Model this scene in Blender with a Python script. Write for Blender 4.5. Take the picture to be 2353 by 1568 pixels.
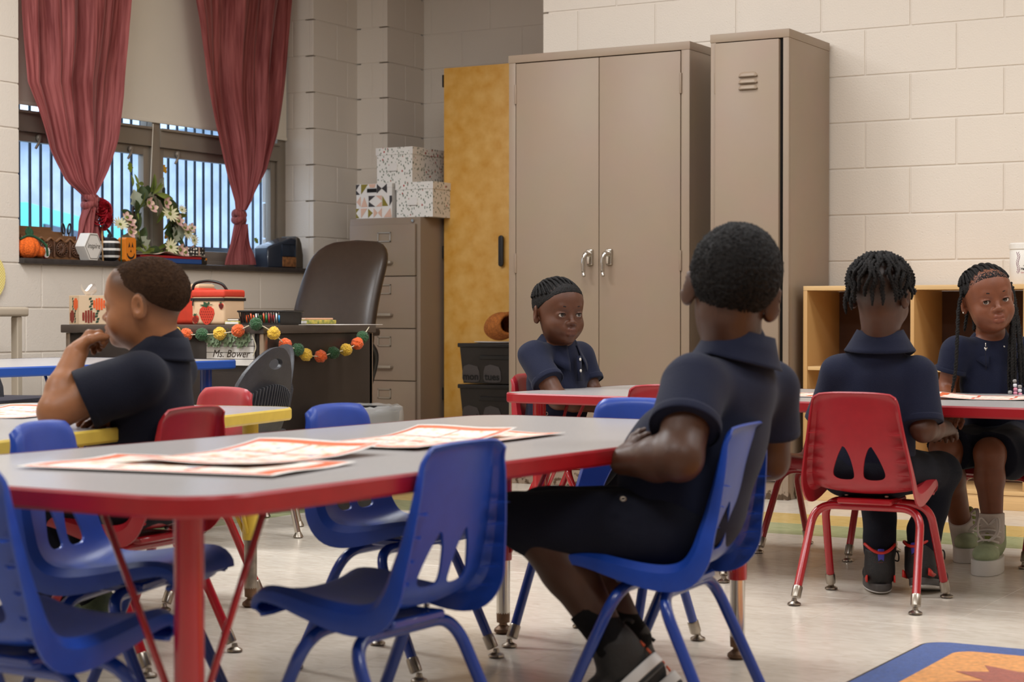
import bpy, bmesh, math, random
import numpy as np
from mathutils import Vector, Matrix, Euler
for _o in list(bpy.data.objects): bpy.data.objects.remove(_o)
SC = bpy.context.scene
COL = SC.collection
# ------------------------------------------------------------------ camera
IW, IH = 2353.0, 1568.0
CF, CPITCH, CROLL, CYAW, CH = 4211.24, 0.0132307, 0.0000957, 0.5237725, 0.7724827
_cy, _sy = math.cos(CYAW), math.sin(CYAW)
C_FW = Vector((-_sy*math.cos(CPITCH), _cy*math.cos(CPITCH), -math.sin(CPITCH)))
_r0 = Vector((_cy, _sy, 0.0)); _u0 = _r0.cross(C_FW)
C_R = _r0*math.cos(CROLL) + _u0*math.sin(CROLL)
C_U = _u0*math.cos(CROLL) - _r0*math.sin(CROLL)
C_O = Vector((0, 0, CH))
def px(x, y, axis, val):
    "point of the place seen at photo pixel (x,y) on the plane axis=val"
    d = C_FW + C_R*((x-IW/2)/CF) - C_U*((y-IH/2)/CF)
    return C_O + d*((val-C_O[axis])/d[axis])
cam = bpy.data.cameras.new('camera'); camo = bpy.data.objects.new('camera', cam); COL.objects.link(camo)
camo.matrix_world = Matrix(((C_R.x, C_U.x, -C_FW.x, C_O.x), (C_R.y, C_U.y, -C_FW.y, C_O.y), (C_R.z, C_U.z, -C_FW.z, C_O.z), (0, 0, 0, 1)))
cam.sensor_width = 36.0; cam.lens = 36.0*CF/IW; cam.clip_start = 0.05; cam.clip_end = 200
cam.dof.use_dof = True; cam.dof.focus_distance = 6.2; cam.dof.aperture_fstop = 6.3
SC.camera = camo
# ------------------------------------------------------------------ world and lights
w = bpy.data.worlds.new('overcast_sky'); SC.world = w; w.use_nodes = True
w.node_tree.nodes['Background'].inputs[0].default_value = (0.66, 0.80, 1.0, 1); w.node_tree.nodes['Background'].inputs[1].default_value = 2.2
def area(name, loc, sx, sy, power, color=(0.97, 1.0, 1.03), rot=(0, 0, 0)):
    l = bpy.data.lights.new(name, 'AREA'); l.shape = 'RECTANGLE'; l.size = sx; l.size_y = sy; l.energy = power; l.color = color
    o = bpy.data.objects.new(name, l); o.location = loc; o.rotation_euler = rot; COL.objects.link(o); return o
CEIL = 3.05
for lx, ly, pw in ((-3.4, 6.0, 20), (-0.9, 6.0, 19), (1.6, 6.0, 20), (-4.9, 4.4, 58), (-2.4, 4.2, 26), (0.1, 4.2, 24), (-4.4, 1.4, 34), (-1.9, 1.4, 28), (0.6, 1.4, 26)):
    area('ceiling_troffer_light', (lx, ly, CEIL-0.02), 1.2, 0.6, pw)
SC.view_settings.view_transform = 'Standard'; SC.view_settings.look = 'None'
SC.view_settings.exposure = 0.42; SC.view_settings.gamma = 1.0; SC.view_settings.use_curve_mapping = False

# ------------------------------------------------------------------ materials
def lin(c):
    if isinstance(c, str):
        c = tuple(int(c[i:i+2], 16)/255 for i in (0, 2, 4))
    return tuple((v/12.92 if v <= 0.04045 else ((v+0.055)/1.055)**2.4) for v in c) + (1.0,)
MATS = {}
def nmat(name):
    m = bpy.data.materials.new(name); m.use_nodes = True
    nt = m.node_tree; b = nt.nodes['Principled BSDF']
    MATS[name] = m
    return m, nt, b
def mat(name, col, rough=0.5, metal=0.0, var=0.0, vscale=8.0, bump=0.0, bscale=60.0, spec=0.5, coat=0.0, sheen=0.0, col2=None, detail=4.0, stretch=None, trans=0.0, alpha=1.0, sss=0.0, coords='Object'):
    "procedural material: colour with noise variation (col->col2) and fine noise relief"
    if name in MATS: return MATS[name]
    m, nt, b = nmat(name); N, L = nt.nodes, nt.links
    c = lin(col); b.inputs['Base Color'].default_value = c
    b.inputs['Roughness'].default_value = rough; b.inputs['Metallic'].default_value = metal
    b.inputs['Specular IOR Level'].default_value = spec; b.inputs['Coat Weight'].default_value = coat
    b.inputs['Sheen Weight'].default_value = sheen; b.inputs['Transmission Weight'].default_value = trans; b.inputs['Alpha'].default_value = alpha
    if sss: b.inputs['Subsurface Weight'].default_value = sss; b.inputs['Subsurface Radius'].default_value = (0.012, 0.005, 0.003); b.inputs['Subsurface Scale'].default_value = 0.6
    tc = N.new('ShaderNodeTexCoord'); out = tc.outputs[coords]
    if stretch:
        mp = N.new('ShaderNodeMapping'); mp.inputs['Scale'].default_value = stretch; L.new(out, mp.inputs['Vector']); out = mp.outputs['Vector']
    if var or col2:
        nz = N.new('ShaderNodeTexNoise'); nz.inputs['Scale'].default_value = vscale; nz.inputs['Detail'].default_value = detail; L.new(out, nz.inputs['Vector'])
        rp = N.new('ShaderNodeValToRGB'); rp.color_ramp.elements[0].position = 0.32; rp.color_ramp.elements[1].position = 0.68
        c2 = lin(col2) if col2 else tuple(min(1, v*(1+var)) for v in c[:3])+(1,)
        c1 = c if col2 else tuple(v*(1-var) for v in c[:3])+(1,)
        rp.color_ramp.elements[0].color = c1; rp.color_ramp.elements[1].color = c2
        L.new(nz.outputs['Fac'], rp.inputs['Fac']); L.new(rp.outputs['Color'], b.inputs['Base Color'])
    if bump:
        nb = N.new('ShaderNodeTexNoise'); nb.inputs['Scale'].default_value = bscale; nb.inputs['Detail'].default_value = 5; L.new(out, nb.inputs['Vector'])
        bp = N.new('ShaderNodeBump'); bp.inputs['Strength'].default_value = bump; bp.inputs['Distance'].default_value = 0.004; L.new(nb.outputs['Fac'], bp.inputs['Height']); L.new(bp.outputs['Normal'], b.inputs['Normal'])
    return m

# ------------------------------------------------------------------ mesh helpers
def link(o, parent=None):
    COL.objects.link(o)
    if parent is not None: o.parent = parent
    return o
def setm(me, m):
    if m is not None: me.materials.append(MATS[m] if isinstance(m, str) else m)
def obj(name, me, m=None, parent=None, smooth=False, loc=None, rot=None):
    "link one mesh (bmesh or mesh data) as ONE object"
    if isinstance(me, bmesh.types.BMesh):
        d = bpy.data.meshes.new(name); me.to_mesh(d); me.free(); me = d
    if m is not None and not me.materials: setm(me, m)
    if smooth is True: me.shade_smooth()
    elif smooth: me.shade_smooth(); me.set_sharp_from_angle(angle=math.radians(smooth))
    o = bpy.data.objects.new(name, me); link(o, parent)
    if loc is not None: o.location = loc
    if rot is not None: o.rotation_euler = rot
    return o
def tag(o, label=None, cat=None, group=None, kind=None):
    if label: o['label'] = label
    if cat: o['category'] = cat
    if group: o['group'] = group
    if kind: o['kind'] = kind
    return o
def thing(name, label, cat, loc=(0, 0, 0), rz=0.0, group=None):
    o = bpy.data.objects.new(name, None); o.empty_display_size = 0.1; COL.objects.link(o); o.location = loc; o.rotation_euler = (0, 0, rz)
    return tag(o, label, cat, group)
def copy_tree(o, parent=None):
    c = o.copy(); COL.objects.link(c); c.parent = parent
    for ch in list(o.children): copy_tree(ch, c)
    return c
def B(): return bmesh.new()
def box(bm, a, b, bev=0.0, seg=1):
    r = bmesh.ops.create_cube(bm, size=1.0); vs = r['verts']
    a, b = Vector(a), Vector(b); c = (a+b)/2; s = b-a
    for v in vs: v.co = Vector((v.co.x*s.x+c.x, v.co.y*s.y+c.y, v.co.z*s.z+c.z))
    if bev:
        es = list({e for v in vs for e in v.link_edges})
        bmesh.ops.bevel(bm, geom=es, offset=bev, segments=seg, affect='EDGES', profile=0.6)
    return bm
def boxo(name, a, b, m, parent=None, bev=0.0, seg=2, smooth=None):
    return obj(name, box(B(), a, b, bev, seg), m, parent, smooth=(40 if bev and smooth is None else smooth))
def frame_of(d):
    d = d.normalized(); up = Vector((0, 0, 1)) if abs(d.z) < 0.95 else Vector((1, 0, 0))
    x = d.cross(up).normalized(); y = d.cross(x).normalized(); return x, y
def tube(bm, pts, r, seg=10, cap=True, closed=False):
    "round tube along a polyline; r a number or one per point"
    pts = [Vector(q) for q in pts]; n = len(pts)
    rs = [r]*n if not hasattr(r, '__len__') else list(r)
    rings = []; px_ = None
    for i in range(n):
        if closed: d = pts[(i+1) % n]-pts[i-1]
        else: d = (pts[min(i+1, n-1)]-pts[max(i-1, 0)])
        if d.length < 1e-9: d = Vector((0, 0, 1))
        d.normalize()
        if px_ is None: x, y = frame_of(d)
        else:
            x = (px_-d*px_.dot(d))
            if x.length < 1e-6: x, y = frame_of(d)
            x.normalize(); y = d.cross(x)
        px_ = x
        rings.append([bm.verts.new(pts[i]+(x*math.cos(t)+y*math.sin(t))*rs[i]) for t in [2*math.pi*k/seg for k in range(seg)]])
    m = n if closed else n-1
    for i in range(m):
        a, b = rings[i], rings[(i+1) % n]
        for k in range(seg):
            try: bm.faces.new((a[k], a[(k+1) % seg], b[(k+1) % seg], b[k]))
            except ValueError: pass
    if cap and not closed:
        bm.faces.new(rings[0][::-1]); bm.faces.new(rings[-1])
    return bm
def lathe(bm, prof, seg=20, c=(0, 0, 0), axis='z', cap=True):
    "prof = [(r, h), ...] turned around an axis"
    c = Vector(c); rings = []
    for r, h in prof:
        ring = []
        for k in range(seg):
            t = 2*math.pi*k/seg; a, b = r*math.cos(t), r*math.sin(t)
            v = {'z': (a, b, h), 'y': (a, h, b), 'x': (h, a, b)}[axis]
            ring.append(bm.verts.new(c+Vector(v)))
        rings.append(ring)
    for i in range(len(rings)-1):
        for k in range(seg):
            bm.faces.new((rings[i][k], rings[i][(k+1) % seg], rings[i+1][(k+1) % seg], rings[i+1][k]))
    if cap: bm.faces.new(rings[0][::-1]); bm.faces.new(rings[-1])
    bmesh.ops.recalc_face_normals(bm, faces=bm.faces[:]); return bm
def prism(bm, pts, d, bev=0.0, seg=1):
    "extrude a polygon (list of 3d points) by vector d"
    vs = [bm.verts.new(Vector(q)) for q in pts]; f = bm.faces.new(vs)
    r = bmesh.ops.extrude_face_region(bm, geom=[f]); nv = [g for g in r['geom'] if isinstance(g, bmesh.types.BMVert)]
    bmesh.ops.translate(bm, verts=nv, vec=Vector(d)); bmesh.ops.recalc_face_normals(bm, faces=bm.faces[:])
    if bev:
        fs = [x for x in bm.faces if len(x.verts) == len(pts)]
        es = list({e for x in fs for e in x.edges})
        bmesh.ops.bevel(bm, geom=es, offset=bev, segments=seg, affect='EDGES', profile=0.6)
    return bm
def grid(bm, rows, closed_u=False):
    "rows of points -> quads"
    vr = [[bm.verts.new(Vector(q)) for q in row] for row in rows]
    for i in range(len(vr)-1):
        n = len(vr[i])
        for k in range(n if closed_u else n-1):
            bm.faces.new((vr[i][k], vr[i][(k+1) % n], vr[i+1][(k+1) % n], vr[i+1][k]))
    return vr
def roundrect(w, l, r, n=6):
    "outline (x,y) of a rounded rectangle centred on 0"
    out = []
    for cx, cy, t0 in ((w/2-r, l/2-r, 0), (-w/2+r, l/2-r, 90), (-w/2+r, -l/2+r, 180), (w/2-r, -l/2+r, 270)):
        for k in range(n+1):
            t = math.radians(t0+90*k/n); out.append((cx+r*math.cos(t), cy+r*math.sin(t)))
    return out
def sphere(bm, c, r, sub=2, sc=(1, 1, 1)):
    q = bmesh.ops.create_icosphere(bm, subdivisions=sub, radius=1.0)
    c = Vector(c)
    for v in q['verts']: v.co = Vector((v.co.x*r*sc[0], v.co.y*r*sc[1], v.co.z*r*sc[2]))+c
    return bm
def solid(o, t, offset=0.0):
    md = o.modifiers.new('thick', 'SOLIDIFY'); md.thickness = t; md.offset = offset; return o
def bake(o):
    "apply all modifiers of an object into its mesh"
    dg = bpy.context.evaluated_depsgraph_get(); me = bpy.data.meshes.new_from_object(o.evaluated_get(dg)); o.modifiers.clear()
    o.data = me; return o
def text_mesh(body, size, depth=0.0, shear=0.0, align='CENTER', bold=0.0, space=1.0):
    cu = bpy.data.curves.new('txt', 'FONT'); cu.body = body; cu.size = size; cu.extrude = depth; cu.shear = shear; cu.align_x = align; cu.align_y = 'CENTER'; cu.offset = bold; cu.space_character = space; cu.resolution_u = 3
    o = bpy.data.objects.new('txt', cu); COL.objects.link(o)
    dg = bpy.context.evaluated_depsgraph_get(); me = bpy.data.meshes.new_from_object(o.evaluated_get(dg))
    bpy.data.objects.remove(o); bpy.data.curves.remove(cu); me.materials.clear(); return me
def text_on(name, body, size, m, o, xdir, ydir, parent=None, **kw):
    "flat lettering: o = centre, xdir reading direction, ydir up"
    me = text_mesh(body, size, **kw); x = Vector(xdir).normalized(); y = Vector(ydir).normalized(); z = x.cross(y); o = Vector(o)
    me.transform(Matrix(((x.x, y.x, z.x, o.x), (x.y, y.y, z.y, o.y), (x.z, y.z, z.z, o.z), (0, 0, 0, 1))))
    return obj(name, me, m, parent)
def smooth_path(pts, n=8):
    "Catmull-Rom through points"
    P = [Vector(q) for q in pts]; P = [P[0]*2-P[1]]+P+[P[-1]*2-P[-2]]; out = []
    for i in range(1, len(P)-2):
        for k in range(n):
            t = k/n; a, b, c, d = P[i-1], P[i], P[i+1], P[i+2]
            out.append(0.5*((2*b)+(c-a)*t+(2*a-5*b+4*c-d)*t*t+(3*b-a-3*c+d)*t**3))
    out.append(P[-2]); return out
def bend_path(pts, r, n=6):
    "polyline with rounded corners of radius r"
    P = [Vector(q) for q in pts]; out = [P[0]]
    for i in range(1, len(P)-1):
        a, b = (P[i-1]-P[i]), (P[i+1]-P[i]); la, lb = a.length, b.length; a.normalize(); b.normalize()
        ang = a.angle(b); t = min(r/math.tan(ang/2), la*0.49, lb*0.49)
        p0, p1 = P[i]+a*t, P[i]+b*t
        for k in range(n+1):
            s = k/n; out.append((1-s)**2*p0+2*s*(1-s)*P[i]+s*s*p1)
    out.append(P[-1]); return out
# ================================================================== THE SETTING
XW, YL, YB = -6.1056, 7.7374, 9.16          # window wall face, lit back wall face, alcove back wall face
XP, YP = -5.893, 8.771                      # pilaster faces
YR0, YR1, ZS = 6.095, 8.346, 1.016          # window opening
XG = -6.33                                  # window frame plane
XLIT = -4.296                               # free end of the lit wall
CO = 0.2032
def paint_wall_mat(name, col):
    m, nt, b = nmat(name); N, L = nt.nodes, nt.links
    b.inputs['Roughness'].default_value = 0.42; b.inputs['Specular IOR Level'].default_value = 0.35
    g = N.new('ShaderNodeNewGeometry'); o = g.outputs['Position']
    n1 = N.new('ShaderNodeTexNoise'); n1.inputs['Scale'].default_value = 130; n1.inputs['Detail'].default_value = 3; L.new(o, n1.inputs['Vector'])
    n2 = N.new('ShaderNodeTexVoronoi'); n2.inputs['Scale'].default_value = 34; L.new(o, n2.inputs['Vector'])
    r2 = N.new('ShaderNodeValToRGB'); r2.color_ramp.elements[0].position = 0.0; r2.color_ramp.elements[1].position = 0.13; L.new(n2.outputs['Distance'], r2.inputs['Fac'])
    n4 = N.new('ShaderNodeTexNoise'); n4.inputs['Scale'].default_value = 9; L.new(o, n4.inputs['Vector'])
    r4 = N.new('ShaderNodeValToRGB'); r4.color_ramp.elements[0].position = 0.5; r4.color_ramp.elements[1].position = 0.6; L.new(n4.outputs['Fac'], r4.inputs['Fac'])
    mx = N.new('ShaderNodeMath'); mx.operation = 'MAXIMUM'; L.new(r2.outputs['Color'], mx.inputs[0]); L.new(r4.outputs['Color'], mx.inputs[1])
    ad = N.new('ShaderNodeMath'); ad.operation = 'MULTIPLY_ADD'; L.new(n1.outputs['Fac'], ad.inputs[0]); ad.inputs[1].default_value = 0.9; L.new(mx.outputs[0], ad.inputs[2])
    bp = N.new('ShaderNodeBump'); bp.inputs['Strength'].default_value = 0.55; bp.inputs['Distance'].default_value = 0.0022; L.new(ad.outputs[0], bp.inputs['Height']); L.new(bp.outputs['Normal'], b.inputs['Normal'])
    n3 = N.new('ShaderNodeTexNoise'); n3.inputs['Scale'].default_value = 1.6; n3.inputs['Detail'].default_value = 5; L.new(o, n3.inputs['Vector'])
    rp = N.new('ShaderNodeValToRGB'); c = lin(col); rp.color_ramp.elements[0].color = tuple(v*0.975 for v in c[:3])+(1,); rp.color_ramp.elements[1].color = c
    rp.color_ramp.elements[0].position = 0.3; rp.color_ramp.elements[1].position = 0.7
    L.new(n3.outputs['Fac'], rp.inputs['Fac']); L.new(rp.outputs['Color'], b.inputs['Base Color'])
    return m
paint_wall_mat('cream_block_paint', 'E0D5C8')
BLK = {}
def block_mesh(l, h):
    k = (round(l, 4), round(h, 4))
    if k not in BLK:
        bm = box(B(), (0, -0.03, 0), (l, 0, h), 0.0030, 2)
        me = bpy.data.meshes.new('block'); bm.to_mesh(me); bm.free(); setm(me, 'cream_block_paint'); BLK[k] = me
    return BLK[k]
def block_wall(name, o, u, n, L0, L1, z0, z1, ph_odd, ph_even, hole=None, label=None):
    "wall of painted blocks: face plane through o, along u, facing n; mortar bed 5 mm back"
    o, u, n = Vector(o), Vector(u), Vector(n); g = 0.0035
    bm = B(); back = -0.18
    def slab(a, b, c, d):
        a += 0.028; b -= 0.028; p = [o+u*a+n*(-0.004), o+u*b+n*(-0.004)]
        pts = [p[0]+Vector((0, 0, c)), p[1]+Vector((0, 0, c)), p[1]+Vector((0, 0, d)), p[0]+Vector((0, 0, d))]
        prism(bm, pts, n*(back))
    if hole:
        ha, hb, hz = hole
        slab(L0, L1, z0, hz); slab(L0, ha, hz, z1); slab(hb, L1, hz, z1)
    else: slab(L0, L1, z0, z1)
    wo = obj(name, bm, 'cream_block_paint'); tag(wo, kind='structure')
    # frame whose local x = u, local y = n
    M = Matrix(((u.x, n.x, 0, o.x), (u.y, n.y, 0, o.y), (0, 0, 1, 0), (0, 0, 0, 1)))
    k = 0
    while k*CO < z1-0.02:
        za, zb = max(k*CO, z0), min((k+1)*CO, z1); k += 1
        if zb <= z0+0.01: continue
        ph = ph_odd if (k-1) % 2 else ph_even
        spans = [(L0, L1)]
        if hole and za >= hole[2]-0.01: spans = [(L0, hole[0]), (hole[1], L1)]
        for s0, s1 in spans:
            j = ph+math.floor((s0-ph)/0.4064)*0.4064
            while j < s1-1e-6:
                a, b = max(j, s0), min(j+0.4064, s1); j += 0.4064
                if b-a < 0.012: continue
                ga = g if a > s0+1e-6 else 0.0; gb = g if b < s1-1e-6 else 0.0
                bo = bpy.data.objects.new('block', block_mesh(b-a-ga-gb, zb-za-2*g)); COL.objects.link(bo); bo.parent = wo
                bo.matrix_local = M @ Matrix.Translation((a+ga, 0, za+g))
    return wo
# lit wall behind the lockers and cubbies
block_wall('wall_back', (0, YL, 0), (1, 0, 0), (0, -1, 0), XLIT, -0.9, 0, CEIL, -2.683, -2.683+0.2032)
tag(boxo('wall_back_right', (-0.9, YL, 0), (4.3, YL+0.18, CEIL), 'cream_block_paint'), kind='structure')
tag(boxo('wall_return', (XLIT, YL+0.03, 0), (XLIT+0.19, YB+0.1, CEIL), 'cream_block_paint'), kind='structure')
# window wall (faces +x)
block_wall('wall_left', (XW, 0, 0), (0, 1, 0), (1, 0, 0), 4.2, YP+0.18, 0, CEIL, 8.572, 7.455, hole=(YR0, YR1, ZS))
tag(boxo('wall_left_front', (XW-0.18, -4.3, 0), (XW, 4.2, CEIL), 'cream_block_paint'), kind='structure')
# window reveal on the far side, pilaster, alcove
block_wall('wall_reveal', (0, YR1, 0), (1, 0, 0), (0, -1, 0), XW-0.36, XW-0.03, ZS, CEIL, XW-0.14, XW-0.34)
block_wall('wall_pilaster_front', (0, YP, 0), (1, 0, 0), (0, -1, 0), XW, XP-0.03, 0, CEIL, XW-0.1, XW-0.3)
block_wall('wall_pilaster_side', (XP, 0, 0), (0, 1, 0), (1, 0, 0), YP, YB, 0, CEIL, YP-0.12, YP-0.22)
block_wall('wall_alcove', (0, YB, 0), (1, 0, 0), (0, -1, 0), XP-0.1, XLIT+0.1, 0, CEIL, -5.628, -5.435)
# closing walls behind the camera, ceiling
mat('ceiling_white', 'E8E4DC', 0.9, bump=0.3, bscale=90)
tag(boxo('wall_right', (4.1, -4.3, 0), (4.3, YL, CEIL), 'cream_block_paint'), kind='structure')
tag(boxo('wall_front', (XW, -4.3, 0), (4.1, -4.1, CEIL), 'cream_block_paint'), kind='structure')
tag(boxo('ceiling', (XW-0.4, -4.3, CEIL), (4.3, YB+0.2, CEIL+0.1), 'ceiling_white'), kind='structure')

tag(boxo('ceiling_soffit_light_block', (XW-0.3, 7.4, 2.93), (XLIT, YB+0.1, CEIL), 'cream_block_paint'), kind='structure')  # unseen soffit, added to keep ceiling light off the upper alcove walls

# ------------------------------------------------------------------ floor of square tiles with a yellow and green border
def tile_mat(name, c1, c2, rough=0.2):
    m, nt, b = nmat(name); N, L = nt.nodes, nt.links
    g = N.new('ShaderNodeNewGeometry'); mp = N.new('ShaderNodeMapping'); mp.inputs['Scale'].default_value = (1, 2.6, 1); mp.inputs['Rotation'].default_value = (0, 0, 0.5); L.new(g.outputs['Position'], mp.inputs['Vector'])
    n1 = N.new('ShaderNodeTexNoise'); n1.inputs['Scale'].default_value = 16; n1.inputs['Detail'].default_value = 6; n1.inputs['Distortion'].default_value = 1.2; L.new(mp.outputs['Vector'], n1.inputs['Vector'])
    rp = N.new('ShaderNodeValToRGB'); rp.color_ramp.elements[0].position = 0.3; rp.color_ramp.elements[1].position = 0.6; rp.color_ramp.elements[0].color = lin(c2); rp.color_ramp.elements[1].color = lin(c1)
    L.new(n1.outputs['Fac'], rp.inputs['Fac']); L.new(rp.outputs['Color'], b.inputs['Base Color'])
    n2 = N.new('ShaderNodeTexNoise'); n2.inputs['Scale'].default_value = 3; n2.inputs['Detail'].default_value = 4; L.new(g.outputs['Position'], n2.inputs['Vector'])
    mr = N.new('ShaderNodeMapRange'); mr.inputs['To Min'].default_value = rough-0.05; mr.inputs['To Max'].default_value = rough+0.1; L.new(n2.outputs['Fac'], mr.inputs['Value']); L.new(mr.outputs['Result'], b.inputs['Roughness'])
    bp = N.new('ShaderNodeBump'); bp.inputs['Strength'].default_value = 0.08; bp.inputs['Distance'].default_value = 0.002; L.new(n1.outputs['Fac'], bp.inputs['Height']); L.new(bp.outputs['Normal'], b.inputs['Normal'])
    b.inputs['Specular IOR Level'].default_value = 0.5
    return m
tile_mat('floor_tile_white', 'DBD1C3', 'CDC1B1'); tile_mat('floor_tile_yellow', 'D6B874', 'CBAA62'); tile_mat('floor_tile_green', 'A9AE83', '979E70')
mat('tile_joint', 'A79B8B', 0.6)
fl = tag(boxo('floor', (XW-0.2, -4.3, -0.1), (4.3, YB+0.2, -0.0012), 'floor_tile_white'), kind='structure')
TS = 0.33; TX, TY_ = -4.317, 6.117
TM = {}
for k in ('white', 'yellow', 'green'):
    bm = box(B(), (0.0004, 0.0004, -0.006), (TS-0.0004, TS-0.0004, 0), 0.0005, 1); me = bpy.data.meshes.new('floor_tile'); bm.to_mesh(me); bm.free(); setm(me, 'floor_tile_'+k); TM[k] = me
for i in range(-5, 14):
    for j in range(-13, 5):
        x, y = TX+i*TS, TY_+j*TS
        if y+TS > YL-0.05 and x > XLIT-0.4: continue
        p = Vector((x+TS/2, y+TS/2, 0))-C_O; zc = p.dot(C_FW)
        if zc < 2.6: continue
        sx = IW/2+CF*p.dot(C_R)/zc
        if sx < -160 or sx > IW+160: continue
        ring = max(-i, j+1)          # 1 = green border ring, 2 = yellow
        kind = 'green' if ring == 1 else 'yellow' if ring == 2 else 'white'
        if i < -3 and j < -5: continue
        t = bpy.data.objects.new('floor_tile', TM[kind]); COL.objects.link(t); t.parent = fl; t.location = (x, y, 0)

# ------------------------------------------------------------------ window: aluminium frame, panes, sill, security bars outside
mat('window_metal', '958A7C', 0.45, 0.3, var=0.05, vscale=3); mat('sill_stone', '3A3432', 0.35, var=0.25, vscale=25, bump=0.15, bscale=50)
gm, gnt, gb = nmat('window_glass'); gb.inputs['Base Color'].default_value = (0.9, 0.95, 1, 1); gb.inputs['Roughness'].default_value = 0.02; gb.inputs['Transmission Weight'].default_value = 1.0; gb.inputs['IOR'].default_value = 1.02
WF = bpy.data.objects.new('window_1', None); COL.objects.link(WF); tag(WF, kind='structure'); WF.location = (XG, YR0, ZS)
def wb(name, y0, y1, z0, z1, x0=XG-0.04, x1=XG+0.03, m='window_metal', bev=0.003):
    o = boxo(name, (x0-XG, y0-YR0, z0-ZS), (x1-XG, y1-YR0, z1-ZS), m, WF, bev); return o
ZT = 2.75
wb('window_frame', YR0, YR0+0.06, ZS, ZT); wb('window_frame', YR1-0.075, YR1, ZS, ZT); wb('window_frame', YR0+0.06, YR1-0.075, ZS, ZS+0.055); wb('window_frame', YR0+0.06, YR1-0.075, ZT-0.06, ZT)
wb('window_mullion', 7.215, 7.275, ZS+0.055, ZT-0.06, XG-0.045, XG+0.035)
wb('window_transom', YR0+0.06, 7.215, 1.645, 1.735, XG-0.03, XG+0.04); wb('window_transom', 7.275, YR1-0.075, 1.645, 1.735, XG-0.03, XG+0.04)
wb('window_ledge', YR0+0.06, 7.215, 1.73, 1.742, XG-0.03, XG+0.055, bev=0.001); wb('window_ledge', 7.275, YR1-0.075, 1.73, 1.742, XG-0.03, XG+0.055, bev=0.001)
def sash(y0, y1):
    z0, z1 = ZS+0.055, 1.645
    root = wb('window_sash', y0, y0+0.045, z0, z1, XG-0.02, XG+0.018)
    for a, b, c, d in ((y1-0.045, y1, z0, z1), (y0+0.045, y1-0.045, z0, z0+0.05), (y0+0.045, y1-0.045, z1-0.045, z1)):
        wb('window_sash', a, b, c, d, XG-0.02, XG+0.018)
    wb('window_pane', y0+0.04, y1-0.04, z0+0.045, z1-0.04, XG-0.002, XG+0.002, 'window_glass', 0)
    return root
sash(YR0+0.062, 7.213); sash(7.277, YR1-0.077)
wb('window_pane', YR0+0.06, 7.215, 1.735, ZT-0.06, XG-0.002, XG+0.002, 'window_glass', 0); wb('window_pane', 7.275, YR1-0.075, 1.735, ZT-0.06, XG-0.002, XG+0.002, 'window_glass', 0)
for y in (6.42, 7.06, 7.42):          # sash handles hanging from the top rail
    h = B(); lathe(h, [(0.014, 0), (0.018, 0.012), (0.012, 0.02)], 12, (0.02, y-YR0, 1.62-ZS), 'x'); tube(h, smooth_path([(0.036, y-YR0, 1.622-ZS), (0.045, y-YR0-0.015, 1.60-ZS), (0.042, y-YR0-0.035, 1.568-ZS)], 5), 0.0065, 8)
    obj('window_handle', h, 'window_metal', WF, smooth=True)
bm = box(B(), (XG-0.02, YR0+0.001, ZS), (XW+0.03, YR1-0.001, ZS+0.024), 0.004, 2)
tag(obj('trim_sill', bm, 'sill_stone', smooth=40), kind='structure')
tag(boxo('wall_window_head', (XW-0.4, YR0-0.05, ZT), (XW-0.2, YR1+0.05, CEIL), 'cream_block_paint'), kind='structure')
tag(boxo('wall_window_jamb', (XW-0.36, YR0-0.15, ZS), (XW-0.005, YR0-0.001, CEIL), 'cream_block_paint'), kind='structure')
tag(boxo('wall_window_base', (XW-0.36, YR0-0.15, 0.3), (XW-0.18, YR1+0.1, ZS-0.001), 'cream_block_paint'), kind='structure')
tag(boxo('trim_window_head', (XG-0.05, YR0, ZT), (XW-0.18, YR1, ZT+0.03), 'window_metal'), kind='structure')
# outside the window: yard, pale building, white fence bars, teal van
mat('outside_pale', 'DCE4EC', 0.8, var=0.08, vscale=0.6); mat('outside_ground', 'AEB6BE', 0.9, var=0.1, vscale=0.4); mat('outside_bar', '4A5462', 0.6, 0.1); mat('van_teal', '5FC7BC', 0.4); mat('outside_brick', 'B4BCC8', 0.8, var=0.2, vscale=3); mat('outside_leaf', '5C6B4A', 0.8, var=0.4, vscale=9)
tag(boxo('outside_ground', (-40, -10, -0.4), (-6.6, 40, -0.3), 'outside_ground'), kind='structure')
gr = thing('security_bars', 'dark vertical security bars outside the window', 'security bars', (-6.62, YR0, 0.9))
for k in range(46):
    y = YR0-0.45+k*0.074; bm = B(); tube(bm, [(0, y-YR0, 0), (0, y-YR0, 1.9)], 0.0075, 8); obj('bar', bm, 'outside_bar', gr, smooth=True)
for z in (0.25, 1.0, 1.55): bm = box(B(), (-0.012, -0.4, z-0.012), (0.012, 2.75, z+0.012)); obj('cross_bar', bm, 'outside_bar', gr)
bg = thing('school_building', 'pale building wing seen through the right window pane', 'building', (-16, 21, -0.3))
bm = box(B(), (-3, -3.2, 0), (3, 9, 3.4)); obj('outer_wall', bm, 'outside_brick', bg)
for k in range(4): obj('window', box(B(), (2.98, -2.6+k*2.3, 1.3), (3.06, -1.2+k*2.3, 2.4)), 'outside_pale', bg)
obj('roof_edge', box(B(), (-3.2, -3.4, 3.4), (3.3, 9.2, 3.75)), 'outside_pale', bg)
vn = thing('van', 'blurred teal van parked outside the left window pane', 'van', (-13.2, 13.0, -0.3), 0.5)
vb = prism(B(), [(-0.9, -2.3, 0.35), (-0.9, 2.3, 0.35), (-0.9, 2.3, 1.05), (-0.9, 1.7, 1.25), (-0.9, 1.2, 2.0), (-0.9, -2.2, 2.05), (-0.9, -2.3, 1.9)], (1.8, 0, 0), 0.06, 2); obj('body', vb, 'van_teal', vn, smooth=40)
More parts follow.
